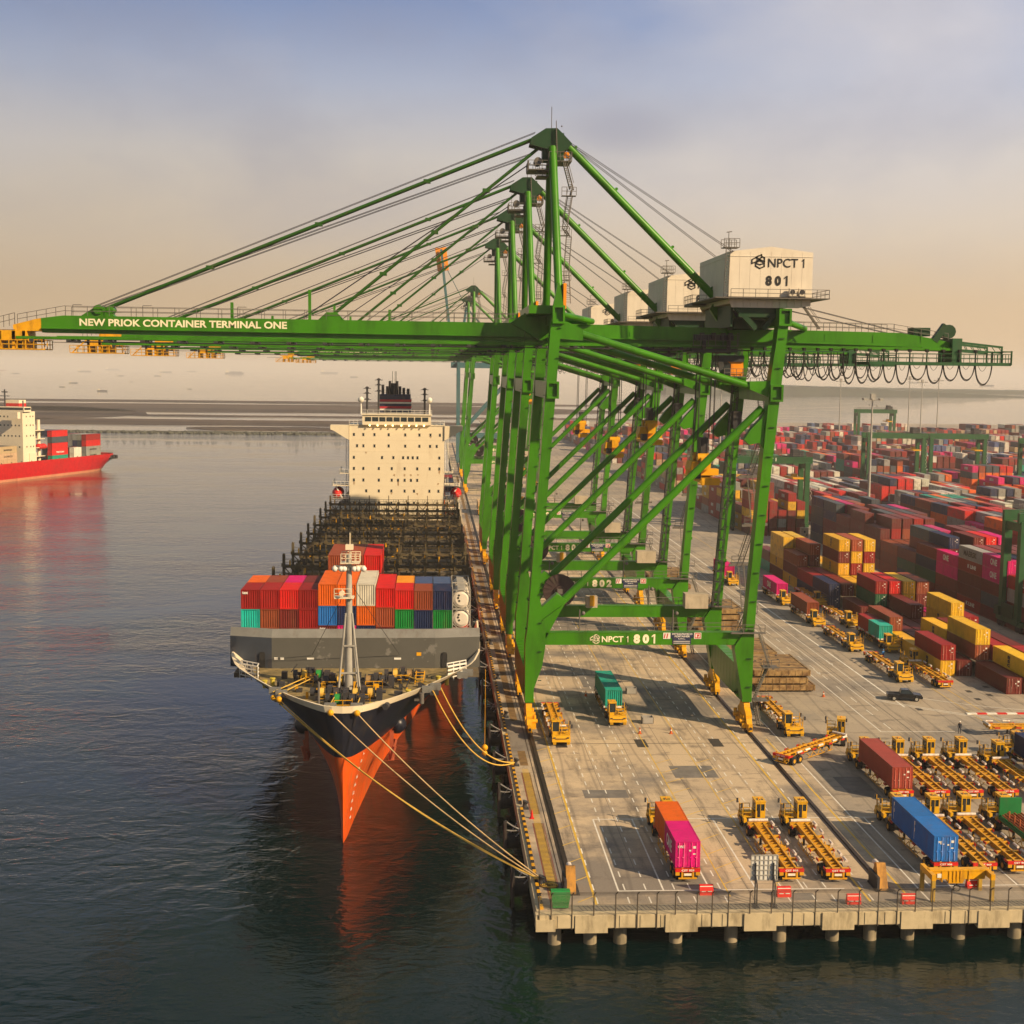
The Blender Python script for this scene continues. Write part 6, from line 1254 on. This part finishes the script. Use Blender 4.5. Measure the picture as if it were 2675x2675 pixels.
# sign panel seen from behind
t = empty('sign_board', (31.2, 119.2, 0), 'white ribbed sign board on two pairs of steel posts, seen from behind', 'sign'); m = MB(); m.box(-1.25, 1.25, -.02, .02, 2.3, 4.7); m.build('panel', paint('panel_pale', (.62, .62, .60), .4), t)
m = MB()
for k in range(7): x = -1.25+k*2.5/6; m.box(x-.04, x+.04, -.09, -.02, 2.3, 4.7)
for k in range(6): z = 2.3+k*2.4/5; m.box(-1.25, 1.25, -.10, -.02, z-.04, z+.04)
m.build('ribs', LMAST, t); m = MB()
for x in (-.85, .85):
    m.tube((x, -.2, 0), (x, -.2, 4.0), .07, 8); m.tube((x, -1.0, 0), (x, -.9, 2.2), .07, 8); m.tube((x, -.9, 2.2), (x, -.2, 2.9), .07, 8); m.box(x-.25, x+.25, -1.2, 0, 0, .08)
m.build('post', DARK, t)
# steel skips and cones
for x, y, lab in ((30.9, 201.0, 'open grey steel skip, farther one right of the teal container'), (30.6, 183.6, 'open grey steel skip, nearer one right of the teal truck cab')):
    t = empty('skip', (x, y, 0), lab, 'skip', 'grey open steel skips under the crane'); m = MB(); W_, L_s, h = .8, .65, .95
    m.box(-W_, W_, -L_s, -L_s+.06, .1, h); m.box(-W_, W_, L_s-.06, L_s, .1, h); m.box(-W_, -W_+.06, -L_s, L_s, .1, h); m.box(W_-.06, W_, -L_s, L_s, .1, h); m.box(-W_, W_, -L_s, L_s, .05, .12); m.build('tub', paint('skip_grey', (.30, .29, .27), .6), t); m = MB(); m.box(-.6, .6, -.5, .5, .13, .6); m.build('refuse', DARK, t)
for x, y, lab in ((23.7, 199.3, 'small dark traffic cone left of the teal container'), (28.7, 178.1, 'traffic cone in front of the teal truck, left of its twin'), (33.0, 178.0, 'traffic cone in front of the teal truck, right of its twin'), (60.3, 198.5, 'traffic cone beside the stacked hatch covers'), (62.3, 217.7, 'traffic cone on the white line behind the hatch covers'), (11.3, 143.6, 'red traffic cone on the quay edge strip')):
    t = empty('traffic_cone', (x, y, 0), lab, 'traffic cone', 'traffic cones on the apron'); m = MB(); m.tube((0, 0, .04), (0, 0, .85 if 'red' not in lab else 1.0), .2, 12, .04); m.box(-.25, .25, -.25, .25, 0, .05); cn_ = m.build('cone', paint('cone_orange', (.50, .10, .02), .6) if 'red' not in lab else REDP, t); m = MB(); m.tube((0, 0, .42), (0, 0, .58), .125, 12, .10); m.build('reflective_band', WHM, t)
# bollards
for x, y, lab in ((10.75, 124.4, 'dark mooring bollard at the quay corner with the bow ropes around it'), (10.75, 147, 'dark mooring bollard beside the red cone on the quay edge'), (10.75, 163.6, 'dark mooring bollard holding the looping yellow ropes'), (10.75, 187, 'dark mooring bollard beside the waterside crane foot'), (10.8, 211, 'dark mooring bollard behind the first crane on the quay edge'), (10.8, 238, 'dark mooring bollard beside crane 802 on the quay edge')):
    t = empty('mooring_bollard', (x, y, 0), lab, 'bollard', 'mooring bollards on the quay edge'); m = MB(); m.tube((0, 0, .08), (0, 0, .55), .28, 12, .22); m.tube((0, 0, .55), (.12, 0, .85), .24, 12, .38); m.build('post', DARK, t); m = MB(); m.box(-.45, .45, -.45, .45, 0, .08); m.build('base_plate', DARK, t)
mb = MB(); random.seed(3)
for k in range(5): mb.sweep([(11.2+.5*math.cos(a*.6+k)+k*.15, 124.0+.5*math.sin(a*.6+k)-k*.1, .12+.03*k) for a in range(9)], .05, 5)
tag(mb.build('rope_coil', ROPE), 'loose coil of rope lying beside the corner bollard', 'rope coil')
# green waste bin
t = empty('waste_bin', (12.1, 118.9, 0), 'green waste skip with a ribbed rounded lid inside the corner fence', 'waste bin'); GB = paint('bin_green', (.015, .20, .045), .5)
m = MB(); m.hexa([(-.72, -.5, .12), (.72, -.5, .12), (.72, .5, .12), (-.72, .5, .12)], [(-.86, -.62, 1.25), (.86, -.62, 1.25), (.86, .62, 1.25), (-.86, .62, 1.25)]); m.build('tub', GB, t)
m = MB(); m.prismx([(-.64, 1.26), (.64, 1.26), (.6, 1.5), (.3, 1.68), (-.3, 1.68), (-.6, 1.5)], -.88, .88)
for q in range(-4, 5): m.box(q*.2-.03, q*.2+.03, -.66, .66, 1.26, 1.32)
m.build('lid', GB, t)
# chain-link fence along the quay end
fn_ = empty('security_fence', (11, QY-.95, 0), 'tall wire fence with cranked steel posts along the end of the quay', 'fence')
px_ = [10.0, 11.1, 13.0, 15.0, 17.0, 19.0, 20.8, 22.5, 24.5, 25.9, 27.4, 29.4, 31.4, 33.4, 35.5, 37.6, 39.6, 41.4, 43.2, 44.9, 46.5, 48.3, 50.0, 52.0, 53.7, 55.3, 57.2, 59.2, 61.1, 63, 65, 67]
PST = paint('fence_post_steel', (.12, .10, .075), .6, .3)
for x in px_:
    m = MB(); m.tube((x-11, -.02, -1.3), (x-11, -.02, 2.0), .055, 6); m.tube((x-11, -.02, 2.0), (x-10.85, -.30, 2.32), .05, 6); m.build('post', PST, fn_)
m = MB()
for k in range(5): z = 2.0+.08*k; m.tube((-1, -.02-.07*k, z), (56, -.02-.07*k, z), .012, 4, cap=False)
for z in (1.9, 1.0, .15): m.tube((-1, 0, z), (56, 0, z), .014, 4, cap=False)
m.build('barbed_wire', PST, fn_)
wm_, t_, n_, l_, p_ = nodes('chain_link'); g_ = n_.new('ShaderNodeNewGeometry').outputs['Position']
def diag(sg):
    sp_ = n_.new('ShaderNodeSeparateXYZ'); l_.new(g_, sp_.inputs[0]); a = n_.new('ShaderNodeMath'); a.operation = 'MULTIPLY_ADD'; l_.new(sp_.outputs['Z'], a.inputs[0]); a.inputs[1].default_value = sg; l_.new(sp_.outputs['X'], a.inputs[2])
    b = n_.new('ShaderNodeMath'); b.operation = 'PINGPONG'; l_.new(a.outputs[0], b.inputs[0]); b.inputs[1].default_value = .05; c_ = n_.new('ShaderNodeMath'); c_.operation = 'LESS_THAN'; l_.new(b.outputs[0], c_.inputs[0]); c_.inputs[1].default_value = .0035; return c_
mx = n_.new('ShaderNodeMath'); mx.operation = 'MAXIMUM'; l_.new(diag(1).outputs[0], mx.inputs[0]); l_.new(diag(-1).outputs[0], mx.inputs[1]); l_.new(mx.outputs[0], p_.inputs['Alpha']); p_.inputs['Base Color'].default_value = (.3, .27, .2, 1)
m = MB(); m.add([(-1, 0, .1), (56, 0, .1), (56, 0, 1.95), (-1, 0, 1.95)], [(0, 1, 2, 3)]); m.build('wire_mesh', wm_, fn_)
# fenders on the quay face
for i in range(24):
    y = 128.5+i*13.4
    t = empty('quay_fender', (QX, y, 0), f'black drum fender with chained panel on the quay face, {["nearest", "second", "third", "fourth", "fifth", "sixth"][i]} from the quay corner' if i < 6 else 'black drum fender with chained panel half hidden between the big ship and the quay', 'fender', 'fenders along the quay face')
    m = MB(); m.tube((-.5, 0, -1.9), (-1.9, 0, -1.9), .75, 16, .95); m.build('drum', BLACK, t)
    m = MB(); m.box(-2.15, -1.9, -1.35, 1.35, -3.2, -.15); m.box(-2.2, -1.95, -1.6, -1.4, -3.4, .9); m.build('panel', QSTEEL, t)
    m = MB()
    for a, b in (((-.5, -1.2, -.2), (-2.0, -1.4, .75)), ((-.5, -1.2, -.3), (-2.0, -1.4, -.2)), ((-.5, 2.2, -.5), (-2.0, .9, -2.2)), ((-.5, -1.0, -.6), (-1.95, 1.0, -3.0))):
        for k in range(12): f = k/12; p = Vector(a).lerp(Vector(b), f); q = Vector(a).lerp(Vector(b), f+.05); p.z -= .3*f*(1-f); q.z -= .3*f*(1-f); m.beam(p, q, .11)
    m.build('chain', paint('pale_chain', (.38, .37, .36), .6), t)
# hatch covers landed beside the crane feet
HC = RUSTY
for bx, by, n_s, wh in ((55.0, 207.5, 3, 'near'), (53.2, 221.2, 3, 'near rear'), (54.8, 254.5, 4, 'by crane 803'), (54.3, 305, 3, 'by crane 804')):
    for k in range(n_s):
        random.seed(k+int(by)); ox = [0, -.6, -.2, .3][k]+(.6 if k == 0 else 0); t = empty('hatch_cover_slab', (bx+ox, by+random.uniform(-.3, .3), .15+k*1.15), f'weathered ochre ship hatch cover in the {wh} pile, {["bottom", "second", "third", "fourth"][k]} slab', 'hatch cover', 'ship hatch covers piled beside the cranes')
        m = MB(); m.box(-4.6, 4.2, -6.1, 6.1, .18, .95); m.box(-4.6, 4.2, -6.1, -5.9, .95, 1.02); m.box(4.0, 4.2, -6.1, 6.1, .95, 1.02)
        for q in range(9): m.box(-4.6+q*1.08, -4.5+q*1.08, -6.16, -6.1, .1, 1.0)
        for q in range(12): m.box(4.2, 4.26, -6+q*1.05, -5.9+q*1.05, .1, 1.0)
        m.box(-4.4, 4.0, -5.9, 5.9, .02, .18); m.build('slab', HC, t)
        m = MB()
        for q in range(3): m.box(-4.5, 4.1, -4+q*3.9, -3.85+q*3.9, .95, .99)
        for q in range(10): a_, b_ = random.uniform(-4, 3.6), random.uniform(-5.5, 5.5); m.box(a_, a_+.3, b_, b_+.25, .95, 1.06)
        m.build('lashing_socket', DARK, t)
# pick-up truck
t = empty('pickup_truck', (72.2, 196.4, 0), 'black double-cab pickup truck driving across the yard road', 'pickup', rz=R(-102)); BP = paint('black_car_paint', (.012, .013, .016), .18, dirt=(.05, .04, .03), amt=.2)
m = MB(); m.prismx([(-2.6, .45), (-2.6, 1.05), (-.55, 1.05), (-.55, 1.1), (1.15, 1.12), (2.4, .98), (2.62, .8), (2.62, .45)], -.9, .9); m.build('body', BP, t)
m = MB(); m.hexa([(-.82, -.75, 1.08), (.82, -.75, 1.08), (.82, 1.3, 1.08), (-.82, 1.3, 1.08)], [(-.66, -.55, 1.72), (.66, -.55, 1.72), (.66, .55, 1.72), (-.66, .55, 1.72)]); cbx = m.build('cabin', BP, t)
m = MB(); m.hexa([(-.70, 1.2, 1.16), (.70, 1.2, 1.16), (.70, 1.27, 1.14), (-.70, 1.27, 1.14)], [(-.58, .6, 1.66), (.58, .6, 1.66), (.58, .64, 1.68), (-.58, .64, 1.68)])
for s in (-1, 1): m.hexa([(s*.80, -.6, 1.15), (s*.84, -.6, 1.15), (s*.84, 1.1, 1.15), (s*.80, 1.1, 1.15)], [(s*.67, -.5, 1.64), (s*.71, -.5, 1.64), (s*.71, .5, 1.64), (s*.67, .5, 1.64)])
m.build('window', GLASS, cbx); m = MB(); m.box(-.78, .78, -2.5, -.75, 1.0, 1.055); m.build('cargo_bed', BLACK, t)
m = MB(); m.box(-.8, -.5, 2.6, 2.64, .72, .86); m.box(.5, .8, 2.6, 2.64, .72, .86); m.build('headlight', WHM, t)
for x in (-.85, .85):
    for y in (-1.6, 1.7): m = MB(); m.tube((x-.12, y, .38), (x+.12, y, .38), .38, 16); wq = m.build('wheel', BLACK, t); m = MB(); sg = 1 if x > 0 else -1; m.tube((x+sg*.12, y, .38), (x+sg*.13, y, .38), .22, 12); m.build('rim', LMAST, wq)
# people
def person(x, y, rz, lab, cloth, helmet, stride):
    t = empty('person', (x, y, 0), lab, 'person', rz=rz)
    bmv = [(0, 0, .98), (0, .0, 1.2), (0, .01, 1.42), (0, .02, 1.52), (0, .03, 1.68), (.10, 0, .92), (.12, stride*.14, .50), (.12, stride*.16-.03, .09), (.12, stride*.16+.12, .04), (-.10, 0, .92), (-.12, -stride*.12, .50), (-.12, -stride*.2-.03, .10), (-.12, -stride*.2+.12, .04), (.19, 0, 1.40), (.25, -.05, 1.14), (.26, .06, .88), (.26, .09, .80), (-.19, 0, 1.40), (-.25, -.02, 1.14), (-.26, .1, .90), (-.26, .13, .82)]
    ed = [(0, 1), (1, 2), (2, 3), (3, 4), (0, 5), (5, 6), (6, 7), (7, 8), (0, 9), (9, 10), (10, 11), (11, 12), (2, 13), (13, 14), (14, 15), (15, 16), (2, 17), (17, 18), (18, 19), (19, 20)]
    rd = [.15, .15, .16, .065, .10, .095, .065, .05, .04, .095, .065, .05, .04, .075, .05, .04, .04, .075, .05, .04, .04]
    me = bpy.data.meshes.new('body'); me.from_pydata(bmv, ed, []); o = bpy.data.objects.new('body', me); col.objects.link(o)
    sm_ = o.modifiers.new('s', 'SKIN'); 
    for sv, r_ in zip(me.skin_vertices[0].data, rd): sv.radius = (r_, r_*.85)
    me.skin_vertices[0].data[0].use_root = True
    ss_ = o.modifiers.new('u', 'SUBSURF'); ss_.levels = 1; ss_.render_levels = 2
    dg = bpy.context.evaluated_depsgraph_get(); m2 = bpy.data.meshes.new_from_object(o.evaluated_get(dg)); bpy.data.objects.remove(o)
    m2.materials.clear(); m2.materials.append(cloth); m2.materials.append(paint('skin', (.28, .14, .08), .6)); m2.materials.append(BLACK); m2.materials.append(paint('trousers_dark', (.03, .035, .05), .8))
    for p in m2.polygons: z = p.center.z; p.material_index = 1 if z > 1.5 or (z < .86 and z > .74 and abs(p.center.x) > .2) else (2 if z < .12 else (3 if z < .95 and abs(p.center.x) < .22 else 0)); p.use_smooth = True
    b = bpy.data.objects.new('body', m2); col.objects.link(b); b.parent = t
    m = MB(); m.ball((0, .03, 1.73), .125, 12, .75); m.tube((0, .05, 1.70), (0, .05, 1.72), .15, 12); m.build('hard_hat', helmet, t)
person(73.2, 177.3, R(150), 'person in dark work clothes and white helmet standing near the sideways trailer', paint('work_dark', (.035, .04, .055), .8), WHM, .5)
person(78.7, 225.2, R(-160), 'person in light blue work clothes walking between the trucks beside the stacks', paint('work_blue', (.05, .20, .50), .8), paint('helmet_blue', (.08, .25, .5), .5), 1.0)
# yard fence line and cabinets by the far block
t = empty('switch_cabinet', (112.2, 395, 0), 'beige switch cabinet beside the yard crane legs', 'cabinet'); m = MB(); m.box(-1.1, 1.1, -.8, .8, .2, 3.0); m.box(-1.2, 1.2, -.9, .9, 3.0, 3.12); m.build('body', MATS['cabinet_beige'], t); m = MB(); m.box(-.3, .2, -.83, -.8, 1.6, 2.3); m.box(.5, .8, -.83, -.8, .8, 1.2); m.build('vent', DARK, t)
# ------------------------------------------------------------------ the red ship across the basin
RSO = (-170, 697, WZ); rs = empty('red_cargo_ship', RSO, 'red container ship with cream bridge, lying at the left edge', 'ship', rz=math.atan2(-.352, .936)+math.pi)
# local +y points from the stern towards the bow (down-left in the picture); near side is local -x... the hull is symmetric
RH = paint('red_hull_paint', (.44, .003, .005), .4, dirt=(.25, .02, .015), amt=.5, lo=.55, dscale=.1); RB = paint('pink_boot_paint', (.50, .20, .11), .6, dirt=(.30, .07, .03), amt=.6)
m = MB(); SSr = [0, 1, 2.5, 5, 9, 15, 25, 40, 110, 130, 145, 152]; ZR = [-1.5, 0, 1.1, 2.6, 4.5, 6.5, 8.2]
bd = lambda s: interp(s, [(0, 5.5), (1, 8.5), (2.5, 10), (5, 11.3), (9, 12), (110, 12.3), (130, 9), (145, 4), (152, .3)])
bw = lambda s: interp(s, [(0, 1.5), (5, 4), (9, 7), (15, 9.5), (25, 11.3), (40, 12), (110, 12.3), (130, 6), (145, .8), (152, 0)])
for sg in (-1, 1):
    vs = [(sg*(bw(s)+(bd(s)-bw(s))*min(1, max(0, z)/6.5)**(.9 if s < 60 else 1.6)), s+(max(0, (4.5-z))*.9 if s < 9 else 0)*(1-s/9 if s < 9 else 0), z) for s in SSr for z in ZR]; n = len(ZR)
    for mi in (0, 1):
        m.m = mi; m.add(vs, [(i*n+j, (i+1)*n+j, (i+1)*n+j+1, i*n+j+1) for i in range(len(SSr)-1) for j in range(n-1) if (ZR[j] < 1.1) == (mi == 1)], True)
m.m = 0; vs = []
for z in ZR: y = max(0, (4.5-z))*.9; b = bw(0)+(bd(0)-bw(0))*min(1, max(0, z)/6.5)**.9; vs += [(-b, y, z), (b, y, z)]
m.add(vs, [(2*j, 2*j+1, 2*j+3, 2*j+2) for j in range(len(ZR)-1)])
m.build('hull', [RH, RB], rs)
m = MB()
for q in range(6): m.box(-8+q*2.8, -6.2+q*2.8, -.15, .3, 5.2, 7.2)
for q in range(3): m.box(10.0, 11.9, 1.5+q*2.3, 3.2+q*2.3, 5.4, 7.3); m.box(-11.9, -10.0, 1.5+q*2.3, 3.2+q*2.3, 5.4, 7.3)
m.build('mooring_port', BLACK, rs)
m = MB(); m.box(-11.6, 11.6, 6, 140, 6.0, 6.6); m.box(-8.5, 8.5, 1.5, 7, 4.8, 5.1); m.build('deck', HATCHM, rs)
m = MB(); m.rail((-9, 1.2, 8.2), (9, 1.2, 8.2), 1, 2); m.box(-11.9, 11.9, 14, 14.4, 6.6, 8.4)
for y in range(14, 110, 7): m.box(-12, -11.7, y, y+.4, 6.6, 8.6); m.box(11.7, 12, y, y+.4, 6.6, 8.6)
m.build('deck_railing', LASH, rs)
m = MB((0, -9.5, 0)); m.box(-11.5, 11.5, 57, 66, 6.6, 31.0); m.box(-11.9, 11.9, 57, 62, 6.6, 12.0); m.box(-6, 6, 51, 57, 6.6, 24); m.box(-12.5, 12.5, 61, 66, 31, 33.2); m.box(-3, 5, 52, 57, 24, 36); m.box(-12, -7, 68, 70, 28, 31)
for z in (14, 19, 24): m.box(-7.5, 7.5, 50.2, 57, z, z+.25)
for z in (10, 14, 18, 22): m.box(7, 11.8, 50.5, 57, z, z+.3); m.box(-11.8, -7, 50.5, 57, z, z+.3)
m.tube((9.5, 52, 8), (9.5, 52, 27), .8, 10); m.tube((9.5, 52, 27), (7.5, 66, 35), .5, 8); m.tube((-9.5, 52, 8), (-9.5, 52, 27), .8, 10)
s_ = m.build('superstructure', CREAM, rs)
m = MB((0, -9.5, 0))
for z in (14.6, 19.6, 24.4, 28.4):
    for y in (58.2, 60.2, 63): m.box(-11.56, -11.5, y, y+.6, z, z+.7); m.box(11.5, 11.56, y, y+.6, z, z+.7)
    for x in range(-10, 11, 2): m.box(x, x+.6, 66, 66.06, z, z+.7)
m.box(-12.56, -12.5, 61.3, 65.7, 31.8, 32.8); m.box(12.5, 12.56, 61.3, 65.7, 31.8, 32.8); m.box(-12, 12, 66, 66.06, 31.8, 32.8); m.build('window', GLASS, s_)
m = MB((0, -9.5, 0)); m.box(-3.1, 5.1, 51.9, 57.1, 31.5, 34.5); m.build('red_funnel_band', REDP, s_)
m = MB((0, -9.5, 0)); 
for x in (-9, 9): m.tube((x, 62, 33), (x, 62, 36), .3, 8)
m.tube((0, 63, 33), (0, 63, 41), .35, 8); m.beam((-2.5, 63, 38), (2.5, 63, 38), .3); m.beam((-1.5, 63, 39.8), (1.5, 63, 39.8), .5); m.build('signal_mast', DARK, s_)
for s in (-1, 1): m = MB((0, -9.5, 0)); m.ball((s*10.6, 50.5, 14.5), 2.0, 12, .7); m.ball((s*10.6, 53.2, 14.5), 2.0, 12, .7); m.build('lifeboat', REDP, rs)
M4 = rs.matrix_basis; rot = rs.rotation_euler.z; cz, sz_ = math.cos(rot), math.sin(rot)
def onred(x, y, z): return (RSO[0]+cz*x-sz_*y, RSO[1]+sz_*x+cz*y, WZ+z)
nsd = 1 if onred(10, 0, 0)[0] > onred(-10, 0, 0)[0] else -1    # side facing the quay
random.seed(44)
bays_unused = [(15, [['slate', 'grey', 'dark_red', 'red'], 'MAERSK'], 5), (28.5, None, 2), (35, None, 5), (69, None, 3), (82.5, None, 5), (96, None, 4)]
nearc = {14.5: ['grey', 'grey', 'red', 'dark_red'], 30.5: ['white', 'white'], 41.3: ['teal', 'red', 'red', 'slate', 'red'], 79: ['tan', 'tan', 'tan'], 92.5: ['grey', 'white', 'red', 'red'], 106: ['white', 'red', 'grey', 'red']}
txr = {(14.5, 0): 'MAERSK', (14.5, 1): 'MAERSK', (41.3, 1): 'TRITON', (79, 2): 'MAERSK', (79, 1): 'COSCO'}
for bi, (y0, ncs) in enumerate(nearc.items()):
    L = 6.06 if y0 in (30.5,) else 12.19
    for r in range(7):
        for tt, c in enumerate(ncs):
            if r > 0 and tt < len(ncs)-1 and False: continue
            c2 = c if r == 0 else random.choice(['slate', 'grey', 'slate', 'maroon', 'navy', 'grey', 'dark_red'])
            if r > 0 and tt < len(ncs)-1 and bi not in (0, 1): continue
            p = onred(nsd*(9.6-r*2.62), y0+L/2, 6.9+tt*2.92)
            lt = f'{cw(c2)} container on the red ship, {["bay nearest the stern", "short low bay", "bay just behind the bridge", "bay just ahead of the bridge", "second bay ahead of the bridge", "third bay ahead of the bridge"][bi]}, {["quay side", "second", "third", "fourth", "fifth", "sixth", "far side"][r]} column, tier {tt+1}'
            tx = [(txr[(y0, tt)], 6, .8, 1.0, 0)] if r == 0 and (y0, tt) in txr else None
            if len(lt.split()) > 16: lt = lt.replace(' container on the red ship', ' red-ship container').replace('just ', '')
            o = container(*p, c2, lt, L, 2.9, rz=rot+(math.pi if nsd > 0 else 0), door=False, fine=False, text=tx, tcol=BLKL if c2 in ('grey', 'white', 'tan') else WHM, group='containers on the red ship')
# ------------------------------------------------------------------ ships anchored far out
def farship(x, y, L, kind, lab, rz=0, grp='ships anchored in the far roadstead'):
    t = empty('distant_ship', (x, y, WZ), lab, 'ship', grp, rz=rz); L = L*.8; s = L/150*1.1
    m = MB(); h = 9*s; m.prism([(-L/2, h), (-L/2+L*.04, 0), (L/2-L*.07, 0), (L/2, h*1.25), (L/2-L*.12, h)], -9*s, 9*s); m.build('hull', paint('far_hull_blue', (.05, .06, .09), .6) if kind != 'red' else paint('far_hull_red', (.2, .05, .05), .6), t)
    m = MB(); m.box(-L*.44, -L*.30, -8*s, 8*s, h, h+13*s); m.box(-L*.42, -L*.34, -9*s, 9*s, h+13*s, h+16*s); m.box(-L*.41, -L*.38, -2*s, 2*s, h+16*s, h+22*s); m.build('bridge_house', CREAM, t)
    m = MB()
    if kind == 'cont': m.box(-L*.27, L*.36, -8*s, 8*s, h, h+8*s)
    else:
        for q in (-.15, .05, .25): m.box(L*q, L*(q+.10), -6*s, 6*s, h, h+2*s); m.box(L*q-.5*s, L*q+.5*s, -.5*s, .5*s, h, h+10*s)
    m.build('cargo', paint('far_cargo_grey', (.10, .10, .12), .7), t)
def fp(px, dist): # bearing of a point given in thousandths of the frame width
    return math.tan(math.atan((px-500)*2.675/3500)+.0605)*dist
for px, d, L, k, lab in [(83, 10200, 125, 'bulk', 'distant ship with a pink-lit bridge, far out on the left'), (110, 14500, 190, 'bulk', 'faint long ship on the left horizon behind the others'), (118, 6600, 40, 'bulk', 'small distant boat seen end on below the left horizon'), (154, 6800, 45, 'bulk', 'small distant boat below the pale tanker on the left'), (162, 10500, 120, 'bulk', 'faint distant tanker left of the large blue one'), (187, 12500, 110, 'bulk', 'faint low ship just left of the large blue container ship'), (229, 9600, 173, 'cont', 'large blue-grey container ship at anchor, biggest of the distant ships'), (321, 12000, 200, 'bulk', 'faint long ship at anchor behind the bridge of the big ship, centre left'), (345, 7600, 60, 'bulk', 'small dark boat right of centre below the faint long ship'), (447, 12500, 120, 'bulk', 'faint ship seen just left of the crane legs'), (4, 10500, 60, 'red', 'small reddish boat at the far left edge'), (16, 7500, 50, 'bulk', 'small grey boat at the far left under the reddish one'), (72, 3900, 32, 'bulk', 'tiny dark boat below the pink-lit ship'), (100, 2750, 28, 'bulk', 'tiny dark barge just beyond the mudflats'), (185, 3100, 14, 'bulk', 'tiny dark skiff left of the blue container ship'), (128, 4300, 16, 'bulk', 'tiny dark skiff in the middle of the far left water'), (61, 3200, 18, 'bulk', 'faint tiny boat left of the dark barge'), (245, 3600, 9, 'bulk', 'tiny dark speck of a boat under the blue container ship'), (890, 8200, 100, 'bulk', 'faint ship far out beyond the yard on the right'), (960, 6600, 90, 'bulk', 'faint ship near the right edge of the horizon'), (845, 11500, 130, 'bulk', 'pale ship on the horizon left of the tall light mast')]:
    farship(fp(px, d), d, L, k, lab, R(random.choice([0, 180, 10, -15])))
# ------------------------------------------------------------------ haze
mb = MB(); mb.box(-29000, 29000, -2500, 16000, WZ-1, 118)
hm = bpy.data.materials.new('haze_air'); hm.use_nodes = True; t_ = hm.node_tree
for n_ in list(t_.nodes): t_.nodes.remove(n_)
ho = t_.nodes.new('ShaderNodeOutputMaterial'); pv = t_.nodes.new('ShaderNodeVolumePrincipled'); t_.links.new(pv.outputs[0], ho.inputs['Volume'])
pv.inputs['Color'].default_value = (1, .97, .95, 1); pv.inputs['Density'].default_value = .00011; pv.inputs['Anisotropy'].default_value = 0
hz = mb.build('haze', hm, kind='stuff'); hz['label'] = 'thin evening haze over the harbour'; hz['category'] = 'haze'
